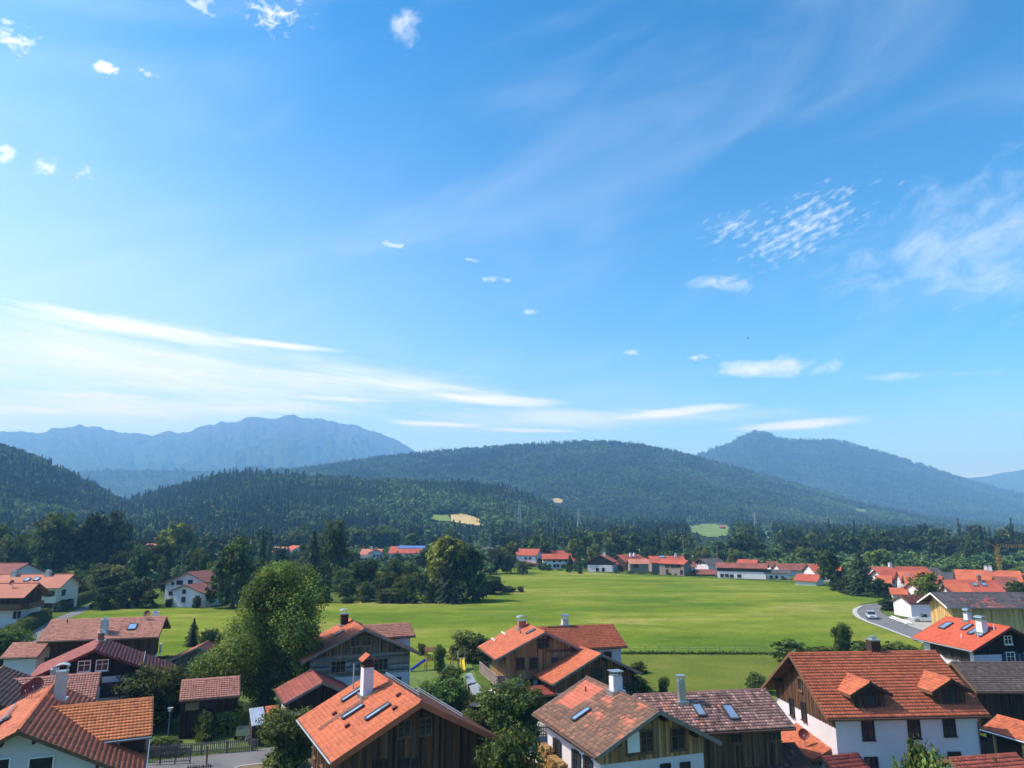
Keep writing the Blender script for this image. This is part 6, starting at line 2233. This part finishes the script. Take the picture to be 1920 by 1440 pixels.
def picket_fence(label, a, b_, hgt=1.15, step=0.17, mat='wood_grey', group=None):
    A, B = atz(*a, 0), atz(*b_, 0)
    d = (B - A)
    L = d.length
    d.normalize()
    n = Vector((-d.y, d.x, 0))
    o = thing('picket_fence', label, 'fence', A)
    o.rotation_euler = (0, 0, math.atan2(d.y, d.x))
    pk = MB()
    pk.hexa([(-.045, -.012, .05), (.045, -.012, .05), (.045, .012, .05), (-.045, .012, .05), (-.045, -.012, hgt - .06), (.045, -.012, hgt - .06), (.045, .012, hgt - .06), (-.045, .012, hgt - .06)])
    pk.prism([(-.045, -.012, hgt - .06), (.045, -.012, hgt - .06), (0, -.012, hgt)], (0, .024, 0))
    me = pk.mesh('picket', mat)
    k = int(L / step)
    for i in range(k):
        q = add_obj('picket', me, o, (i * step + 0.1, -0.035, random.uniform(-.02, .02)))
        q.rotation_euler = (0, random.uniform(-.02, .02), 0)
    for z in (0.3, hgt * .76):
        m = MB()
        m.box((0, 0, z), (L, 0, 0), (0, .05, 0), (0, 0, .08))
        m.build('rail', mat, o)
    for i in range(int(L / 2.2) + 1):
        m = MB()
        m.box((i * 2.2, .05, -0.1), (.1, 0, 0), (0, .1, 0), (0, 0, hgt + .0))
        m.build('post', mat, o)
picket_fence('long grey picket fence along the street by the garden', (277, 1423), (484, 1408))
picket_fence('short picket fence piece at the street corner', (349, 1462), (398, 1458), 1.1)
picket_fence('grey picket fence beside the patched roof house', (946, 1387), (1034, 1384), 1.25)

def iron_railing():
    A, B = atz(272, 1436, 0), atz(356, 1432, 0)
    o = thing('iron_railing', 'black iron railing with gate in front of the picket fence', 'railing', A)
    d = B - A
    for z in (0.25, 1.25):
        m = MB()
        m.bar(Vector((0, 0, z)), d + Vector((0, 0, z)), 0.05, 0.05)
        m.build('rail', 'steel_dark', o)
    n = 26
    me = None
    for i in range(n + 1):
        if me is None:
            m = MB()
            m.bar((0, 0, 0.2), (0, 0, 1.3), 0.03, 0.03, up=(0, 1, 0))
            me = m.mesh('bar', 'steel_dark')
        add_obj('bar', me, o, d * (i / n))
    for f in (0, 0.33, 0.66, 1.0):
        m = MB()
        m.bar(d * f - Vector((0, 0, .1)), d * f + Vector((0, 0, 1.5)), 0.08, 0.08, up=(0, 1, 0))
        m.build('post', 'steel_dark', o)
iron_railing()

def pasture_fence():
    A, B = atz(1042, 1226, 0), atz(1462, 1227, 0)
    o = thing('pasture_fence', 'wire pasture fence with thin posts between meadow and paddock', 'fence', A)
    d = B - A
    n = 15
    m = MB()
    m.tube([(0, 0, -0.1), (0, 0, 1.25)], 0.06, 6)
    me = m.mesh('post', 'wood_grey')
    for i in range(n + 1):
        q = add_obj('post', me, o, d * ((i + random.uniform(-.08, .08)) / n))
        q.rotation_euler = (random.uniform(-.05, .05), random.uniform(-.06, .06), 0)
    for z in (0.35, 0.7, 1.05):
        m = MB()
        m.tube([Vector((0, 0, z)), d + Vector((0, 0, z))], 0.012, 4)
        m.build('wire', 'pylon_steel', o)
    rng = np.random.default_rng(8)
    k = 1800
    t = rng.random(k)
    P = np.array(d)[None] * t[:, None] + np.stack([rng.normal(size=k) * .1, rng.normal(size=k) * .35, np.abs(rng.normal(size=k)) * .13], 1)
    V, Fc, C = leaves(P, np.stack([rng.normal(size=k), rng.normal(size=k) - 1, rng.normal(size=k) * .4], 1), 0.2, np.array([(0.075, 0.105, 0.025)]).repeat(k, 0), 2.4, rng)
    g = add_obj('tall_grass', mesh_np('tall_grass', V + np.array(A)[None], Fc, 'foliage', C), kind='stuff')
    tag(g, 'strip of uncut dark grass under the pasture fence', 'grass')
pasture_fence()

def lamp_post():
    p = atz(315, 1380, 0)
    o = thing('garden_lamp', 'grey garden lamp post behind the leafy shrub', 'lamp', p)
    m = MB()
    m.tube([(0, 0, -.05), (0, 0, 2.3)], [0.06, 0.045], 8)
    m.build('post', 'pylon_steel', o)
    m = MB()
    m.cbox((0, 0, 2.3), 0.3, 0.3, 0.28)
    m.cbox((0, 0, 2.58), 0.42, 0.42, 0.05)
    m.build('lantern', 'lamp_glass', o)
lamp_post()
def marker_post():
    p = atz(387, 1436, 0)
    o = thing('marker_post', 'thin reddish wooden post by the street', 'post', p)
    m = MB()
    m.bar((0, 0, -.1), (0, 0, 1.6), 0.12, 0.12, up=(0, 1, 0))
    m.build('shaft', 'brick_red', o)
    m = MB()
    m.cbox((0, 0, 1.6), 0.16, 0.16, 0.06)
    m.build('cap', 'wood_grey', o)
marker_post()

def trailer():
    p = atz(464, 1386, 0)
    o = thing('utility_trailer', 'grey open box trailer parked behind the picket fence', 'trailer', p, rz=math.radians(8))
    m = MB()
    L, W, z0, z1 = 2.0, 1.35, 0.5, 1.0
    m.box((-L / 2, -W / 2, z0), (L, 0, 0), (0, W, 0), (0, 0, .06))
    m.box((-L / 2, -W / 2, z0 + .06), (L, 0, 0), (0, .05, 0), (0, 0, z1 - z0))
    m.box((-L / 2, W / 2 - .05, z0 + .06), (L, 0, 0), (0, .05, 0), (0, 0, z1 - z0))
    m.box((-L / 2, -W / 2 + .05, z0 + .06), (.05, 0, 0), (0, W - .1, 0), (0, 0, z1 - z0))
    m.box((L / 2 - .05, -W / 2 + .05, z0 + .06), (.05, 0, 0), (0, W - .1, 0), (0, 0, z1 - z0))
    m.build('box', 'zinc', o)
    m = MB()
    m.bar((0, -W / 2, .45), (0.2, -W / 2 - 1.3, .42), .08, .08)
    m.bar((0.4, -W / 2, .45), (0.2, -W / 2 - 1.3, .42), .08, .08)
    m.build('drawbar', 'zinc', o)
    for s in (-1, 1):
        m = MB()
        m.tube([(s * (L / 2 + .02), 0, .3), (s * (L / 2 + .2), 0, .3)], .3, 12)
        m.build('wheel', 'rubber', o)
trailer()

def mono_shed(name, label, corners, z, thick, mat, wallmat, ribs=0, cat='shed'):
    """small shed under a sheet roof; corners = four picture points of the roof, z their heights"""
    P = [atz(x, y, zz) for (x, y), zz in zip(corners, z)]
    c = sum(P, Vector()) / 4
    base = Vector((c.x, c.y, 0))
    o = thing(name, label, cat, base)
    b = MB()
    b.hexa([p - Vector((0, 0, thick)) for p in P] + P)
    rf = b.build('roof', mat, o, base)
    for k in range(ribs):
        t = (k + .5) / ribs
        b = MB()
        u, v = P[0].lerp(P[1], t), P[3].lerp(P[2], t)
        up = Vector((0, 0, .03))
        b.bar(u + up, v + up, .06, .05)
        b.build('rib', mat, rf, base)
    b = MB()
    Q = [c.lerp(p, 0.9) for p in P]
    b.hexa([Vector((q.x, q.y, -.1)) for q in Q] + [Vector((q.x, q.y, q.z - thick - .02)) for q in Q])
    b.build('wall', wallmat, o, base)
mono_shed('tool_shed', 'small shed with shiny blue grey sheet roof beside the trailer', [(472, 1361), (500, 1357), (494, 1325), (467, 1329)], (1.9, 1.9, 2.6, 2.6), .06, 'tarp_blue', 'wood_dark', 6)
mono_shed('tool_shed', 'small shed with faded orange roof beside the blue sheet roof', [(502, 1352), (524, 1346), (522, 1321), (497, 1324)], (2.0, 2.0, 2.7, 2.7), .08, 'far_roof_orange', 'wood_brown', 0)
mono_shed('cold_frame', 'grey ribbed cover on the upper of two garden frames', [(876, 1283), (893, 1279), (884, 1262), (872, 1265)], (1.2, 1.2, 1.5, 1.5), .06, 'cover_grey', 'wood_grey', 7, 'garden frame')
mono_shed('cold_frame', 'grey ribbed cover on the lower of two garden frames', [(888, 1304), (909, 1296), (896, 1281), (880, 1286)], (1.2, 1.2, 1.5, 1.5), .06, 'cover_grey', 'wood_grey', 7, 'garden frame')
mono_shed('tool_box', 'black low store box in the garden behind the dark barn', [(882, 1325), (904, 1324), (899, 1316), (880, 1317)], (1.4, 1.4, 1.5, 1.5), .06, 'steel_dark', 'wood_dark', 0, 'box')

def play_tower():
    p = atz(807, 1256, 0)
    o = thing('climbing_tower', 'wooden garden climbing tower with brown roof, blue slide and swing', 'playground', p, rz=math.radians(20))
    for sx in (-.7, .7):
        for sy in (-.6, .6):
            m = MB()
            m.bar((sx, sy, -.05), (sx, sy, 3.0), .1, .1, up=(0, 1, 0))
            m.build('post', 'wood_light', o)
    m = MB()
    m.box((-.75, -.65, 1.3), (1.5, 0, 0), (0, 1.3, 0), (0, 0, .08))
    m.build('platform', 'wood_light', o)
    for s in (-1, 1):
        m = MB()
        m.hexa([(-.95, 0, 3.1), (.95, 0, 3.1), (.95, s * .85, 2.6), (-.95, s * .85, 2.6), (-.95, 0, 3.16), (.95, 0, 3.16), (.95, s * .85, 2.66), (-.95, s * .85, 2.66)])
        m.build('roof', 'wood_brown', o)
    for k in range(6):
        m = MB()
        m.box((-.75 + k * .26, -.66, 1.4), (.18, 0, 0), (0, .03, 0), (0, 0, .7))
        m.build('slat', 'wood_light', o)
    m = MB()
    a, e = Vector((-.8, 0, 1.35)), Vector((-3.0, -.5, .15))
    m.bar(a, e, .5, .05)
    for s in (-1, 1):
        m.bar(a + Vector((0, s * .25, .1)), e + Vector((0, s * .25, .1)), .05, .22)
    m.build('slide', 'slide_blue', o)
    m = MB()
    m.bar((.7, 0, 2.3), (3.2, 0, 2.3), .12, .12)
    for s in (-1, 1):
        m.bar((3.1, 0, 2.3), (3.2, s * .9, 0), .09, .09)
    m.build('swing_frame', 'wood_light', o)
    for x in (1.5, 2.3):
        m = MB()
        for s in (-.2, .2):
            m.bar((x + s, 0, 2.25), (x + s, 0, .5), .02, .02, up=(0, 1, 0))
        m.box((x - .24, -.1, .46), (.48, 0, 0), (0, .2, 0), (0, 0, .04))
        m.build('swing', 'slide_blue', o)
play_tower()
def yellow_slide():
    p = atz(866, 1256, 0)
    o = thing('garden_slide', 'yellow plastic slide on a small slatted wooden platform', 'slide', p, rz=math.radians(-80))
    m = MB()
    a, e = Vector((0, 0, 1.5)), Vector((2.0, 0, .15))
    m.bar(a, e, .5, .06)
    for s in (-1, 1):
        m.bar(a + Vector((0, s * .27, .1)), e + Vector((0, s * .27, .1)), .06, .22)
    m.build('chute', 'slide_yellow', o)
    for sx in (-1.0, -.05):
        for sy in (-.5, .5):
            m = MB()
            m.bar((sx, sy, 0), (sx, sy, 2.5), .09, .09, up=(0, 1, 0))
            m.build('post', 'wood_grey', o)
    m = MB()
    m.box((-1.1, -.55, 1.42), (1.1, 0, 0), (0, 1.1, 0), (0, 0, .07))
    m.build('platform', 'wood_grey', o)
    for k in range(4):
        m = MB()
        m.box((-1.06, -.56, 1.6 + k * .22), (1.06, 0, 0), (0, .03, 0), (0, 0, .12))
        m.build('slat', 'wood_grey', o)
yellow_slide()

def woodpile(label, p, L, hgt, rz, seed):
    o = thing('firewood_stack', label, 'firewood', p, rz=rz)
    rng = random.Random(seed)
    b = MB()
    z = 0.09
    r = 0
    while z < hgt:
        x = -L / 2 + (0.07 if r % 2 else 0)
        while x < L / 2:
            s = rng.uniform(.7, 1.3)
            b.cur = (0.42 * s, 0.26 * s, 0.10 * s)
            rad = rng.uniform(.055, .085)
            dy = rng.uniform(-.04, .04)
            b.tube([(x, -.3 + dy, z), (x, .3 + dy, z)], rad, 6)
            x += .15
        z += .135
        r += 1
    b.build('log', 'board', o, kind='stuff')
    for s in (-1, 1):
        m = MB()
        m.bar((s * (L / 2 + .08), 0, 0), (s * (L / 2 + .08), 0, hgt + .1), .09, .09, up=(0, 1, 0))
        m.build('stake', 'wood_brown', o)
JB = PATCHED
for uu, ln, hh, lab, sd in ((8.3, 1.5, 2.1, 'taller pale firewood stack against the patched roof house', 1), (5.6, 2.2, 1.9, 'wider firewood stack under the shuttered windows of the patched roof house', 2)):
    woodpile(lab, JB.P(uu, JB.v1 + 0.5 + 0.25 * sd, 3.1), ln, hh, math.atan2(JB.d.y, JB.d.x) + math.pi, sd)

def crane():
    Y = 300
    p = aty(1866, 1000, Y)
    o = thing('tower_crane', 'yellow construction crane standing over the village roofs', 'crane', Vector((p.x, Y, 0)))
    top = aty(1866, 1026, Y).z
    m = MB()
    s = .55
    for sx in (-s, s):
        for sy in (-s, s):
            m.bar((sx, sy, 0), (sx, sy, top), .12, .12, up=(0, 1, 0))
    n = int(top / 1.2)
    for k in range(n):
        z0, z1 = top * k / n, top * (k + 1) / n
        f = 1 if k % 2 else -1
        for q in (-s, s):
            m.bar((-s * f, q, z0), (s * f, q, z1), .06, .06)
            m.bar((q, -s * f, z0), (q, s * f, z1), .06, .06)
    m.build('mast', 'crane_yellow', o)
    m = MB()
    J = 24
    for (y, z) in ((-.45, 0), (.45, 0), (0, .9)):
        m.bar((0, y, top + z), (J, y, top + z + .4), .11, .11)
    for k in range(22):
        x0, x1 = J * k / 22, J * (k + 1) / 22
        m.bar((x0, -.45, top + .4 * k / 22), ((x0 + x1) / 2, 0, top + .9 + .4 * k / 22), .06, .06)
        m.bar(((x0 + x1) / 2, 0, top + .9 + .4 * k / 22), (x1, .45, top + .4 * (k + 1) / 22), .06, .06)
    m.build('jib', 'crane_yellow', o)
    m = MB()
    tip = aty(1845, 1014, Y) - Vector((p.x, Y, 0))
    for q in (-.3, .3):
        m.bar((0, q, top), Vector((tip.x, q, tip.z)), .1, .1)
    for k in range(5):
        a = Vector((0, -.3, top)).lerp(Vector((tip.x, -.3, tip.z)), k / 5)
        b = Vector((0, .3, top)).lerp(Vector((tip.x, .3, tip.z)), (k + 1) / 5)
        m.bar(a, b, .06, .06)
    m.build('counter_jib', 'crane_yellow', o)
    m = MB()
    m.bar((9.8, 0, top + .5), (9.8, 0, top + 3.2), .12, .12, up=(0, 1, 0))
    m.bar((9.8, 0, top + 3.2), (0, 0, top + .9), .05, .05)
    m.bar((9.8, 0, top + 3.2), (20, 0, top + 1.2), .05, .05)
    m.build('jib_post', 'crane_yellow', o)
    m = MB()
    m.cbox((0, 0, 0), 3.4, 3.4, 1.6)
    m.build('ballast', 'concrete', o)
crane()

def pylon(px, py, hgt, label):
    p = terrain(px, py)
    o = thing('power_pylon', label, 'pylon', p)
    m = MB()
    w0, w1 = 2.6, .45
    L = 9
    def c(k, sx, sy):
        f = k / L
        w = w0 * (1 - f) ** 1.3 + w1
        return Vector((sx * w, sy * w, hgt * f))
    for k in range(L):
        for sx, sy, tx, ty in ((-1, -1, 1, -1), (1, -1, 1, 1), (1, 1, -1, 1), (-1, 1, -1, -1)):
            m.bar(c(k, sx, sy), c(k + 1, sx, sy), .3, .3)
            m.bar(c(k, sx, sy), c(k + 1, tx, ty), .16, .16)
            m.bar(c(k, tx, ty), c(k + 1, sx, sy), .16, .16)
    m.build('tower', 'pylon_steel', o)
    for f, ww in ((.72, 5.5), (.84, 7.0), (.95, 4.5)):
        m = MB()
        z = hgt * f
        for s in (-1, 1):
            m.bar((0, 0, z), (s * ww, 0, z), .22, .22)
            m.bar((0, 0, z + 1.4), (s * ww, 0, z), .16, .16)
            m.tube([(s * ww, 0, z), (s * ww, 0, z - 1.5)], .15, 5)
        m.build('cross_arm', 'pylon_steel', o)
pylon(974, 1000, 36, 'lattice power pylon in front of the dark spruce stand')
pylon(1086, 1004, 32, 'lattice power pylon at the edge of the valley wood')
pylon(1418, 1010, 34, 'lattice power pylon beside the small sunlit clearing')

def pole(px, ybase, hgt, label):
    p = atz(px, ybase, 0)
    o = thing('utility_pole', label, 'pole', p)
    m = MB()
    m.tube([(0, 0, -.2), (0, 0, hgt)], [.16, .1], 7)
    m.build('shaft', 'wood_grey', o)
    m = MB()
    m.bar((-.8, 0, hgt - .6), (.8, 0, hgt - .6), .1, .12)
    m.build('crossarm', 'wood_grey', o)
    for x in (-.7, 0, .7):
        m = MB()
        m.tube([(x, 0, hgt - .54), (x, 0, hgt - .3)], .05, 6)
        m.build('insulator', 'white_paint', o)
pole(339, 1075, 10, 'wooden utility pole behind the white cottage')
pole(1283, 1064, 16, 'tall wooden pole behind the double house of the far row')
pole(1346, 1066, 11, 'wooden utility pole at the gable of the long barn')
pole(1179, 1073, 8, 'short wooden pole at the small timber cottage')

def field_hut():
    p = terrain(1355, 992)
    o = thing('field_hut', 'tiny wooden hay hut with red roof on the sunlit clearing', 'hut', p)
    m = MB()
    W, D, hh = 9.0, 6.0, 3.2
    m.prism([(-W / 2, -D / 2, -1.5), (-W / 2, D / 2, -1.5), (-W / 2, D / 2, hh), (-W / 2, 0, hh + 2.2), (-W / 2, -D / 2, hh)], (W, 0, 0))
    m.build('wall', 'wood_brown', o)
    for s in (-1, 1):
        m = MB()
        m.hexa([(-W / 2 - .5, 0, hh + 2.2), (W / 2 + .5, 0, hh + 2.2), (W / 2 + .5, s * (D / 2 + .8), hh - .5), (-W / 2 - .5, s * (D / 2 + .8), hh - .5),
                (-W / 2 - .5, 0, hh + 2.5), (W / 2 + .5, 0, hh + 2.5), (W / 2 + .5, s * (D / 2 + .8), hh - .2), (-W / 2 - .5, s * (D / 2 + .8), hh - .2)])
        m.build('roof', 'far_roof_red', o)
field_hut()

def road_sign():
    p = atz(1662, 1142, 0)
    o = thing('road_sign', 'small round white road sign at the bend', 'sign', p)
    m = MB()
    m.tube([(0, 0, 0), (0, 0, 2.4)], .05, 6)
    m.build('post', 'pylon_steel', o)
    m = MB()
    m.tube([(0, -.06, 2.2), (0, -.09, 2.2)], .36, 16)
    m.build('disc', 'white_paint', o)
road_sign()
def rails():
    for i, (a, b_, lab) in enumerate((((1672, 1158), (1711, 1172), 'pale beam lying along the inner road edge'), ((1668, 1160), (1702, 1172.5), 'shorter pale beam lying next to the road edge beam'))):
        A, B = atz(*a, 0), atz(*b_, 0)
        o = thing('timber_beam', lab, 'beam', A)
        m = MB()
        m.bar((0, 0, .35), B - A + Vector((0, 0, .35)), .2, .2)
        m.build('beam', 'white_paint', o)
        for f in (.1, .5, .9):
            m = MB()
            m.cbox((B - A) * f, .25, .25, .25)
            m.build('block', 'concrete', o)
rails()
def timber_stack():
    p = atz(1792, 1168, 0)
    o = thing('timber_stack', 'stack of pale sawn planks in front of the yellow barn', 'timber', p, rz=math.radians(-12))
    m = MB()
    m.box((-4, -.9, .5), (.2, 0, 0), (0, 1.8, 0), (0, 0, .3))
    me = None
    for r in range(5):
        for q in range(5):
            m = MB()
            m.box((-4.5 + random.uniform(-.4, .4), -.8 + q * .34, .4 + r * .36), (8.5 + random.uniform(-1, .6), 0, 0), (0, .3, 0), (0, 0, .16))
            m.build('plank', 'wood_light', o)
    for x in (-3, 0, 3):
        m = MB()
        m.box((x, -.9, 0), (.25, 0, 0), (0, 1.9, 0), (0, 0, .38))
        m.build('bearer', 'wood_dark', o)
timber_stack()
def bird():
    p = aty(1403, 634, 160)
    o = thing('bird', 'single dark bird gliding in the open sky', 'bird', p, rz=.5)
    m = MB()
    m.tube([(0, -.35, 0), (0, -.1, .02), (0, .15, .03), (0, .32, .02)], [.03, .09, .08, .03], 7)
    for s in (-1, 1):
        m.poly([(0, .12, .04), (s * .35, .16, .16), (s * .75, -.02, .10), (s * .35, -.06, .13), (0, -.1, .03)])
    m.poly([(-.03, -.3, 0), (.03, -.3, 0), (.1, -.55, 0), (-.1, -.55, 0)])
    b = m.build('body', 'feather', o)
bird()

# ------------------------------------------------------------------ haze: the air of the valley
def make_haze():
    b = MB()
    b.box((-11500, -400, -3.5), (23000, 0, 0), (0, 14000, 0), (0, 0, 1320))
    me = b.mesh('haze', 'plaster')
    me.materials.clear()
    m = bpy.data.materials.new('haze')
    m.use_nodes = True
    t = m.node_tree
    t.nodes.clear()
    out = t.nodes.new('ShaderNodeOutputMaterial')
    v = t.nodes.new('ShaderNodeVolumePrincipled')
    v.inputs['Color'].default_value = (0.22, 0.52, 1.0, 1)
    v.inputs['Absorption Color'].default_value = (0.5, 0.5, 0.5, 1)
    v.inputs['Density'].default_value = HAZE
    v.inputs['Anisotropy'].default_value = 0.0
    t.links.new(v.outputs[0], out.inputs['Volume'])
    me.materials.append(m)
    o = add_obj('haze', me, kind='stuff')
    tag(o, 'thin blue air haze filling the whole valley', 'haze')
HAZE = 1.8e-4
make_haze()
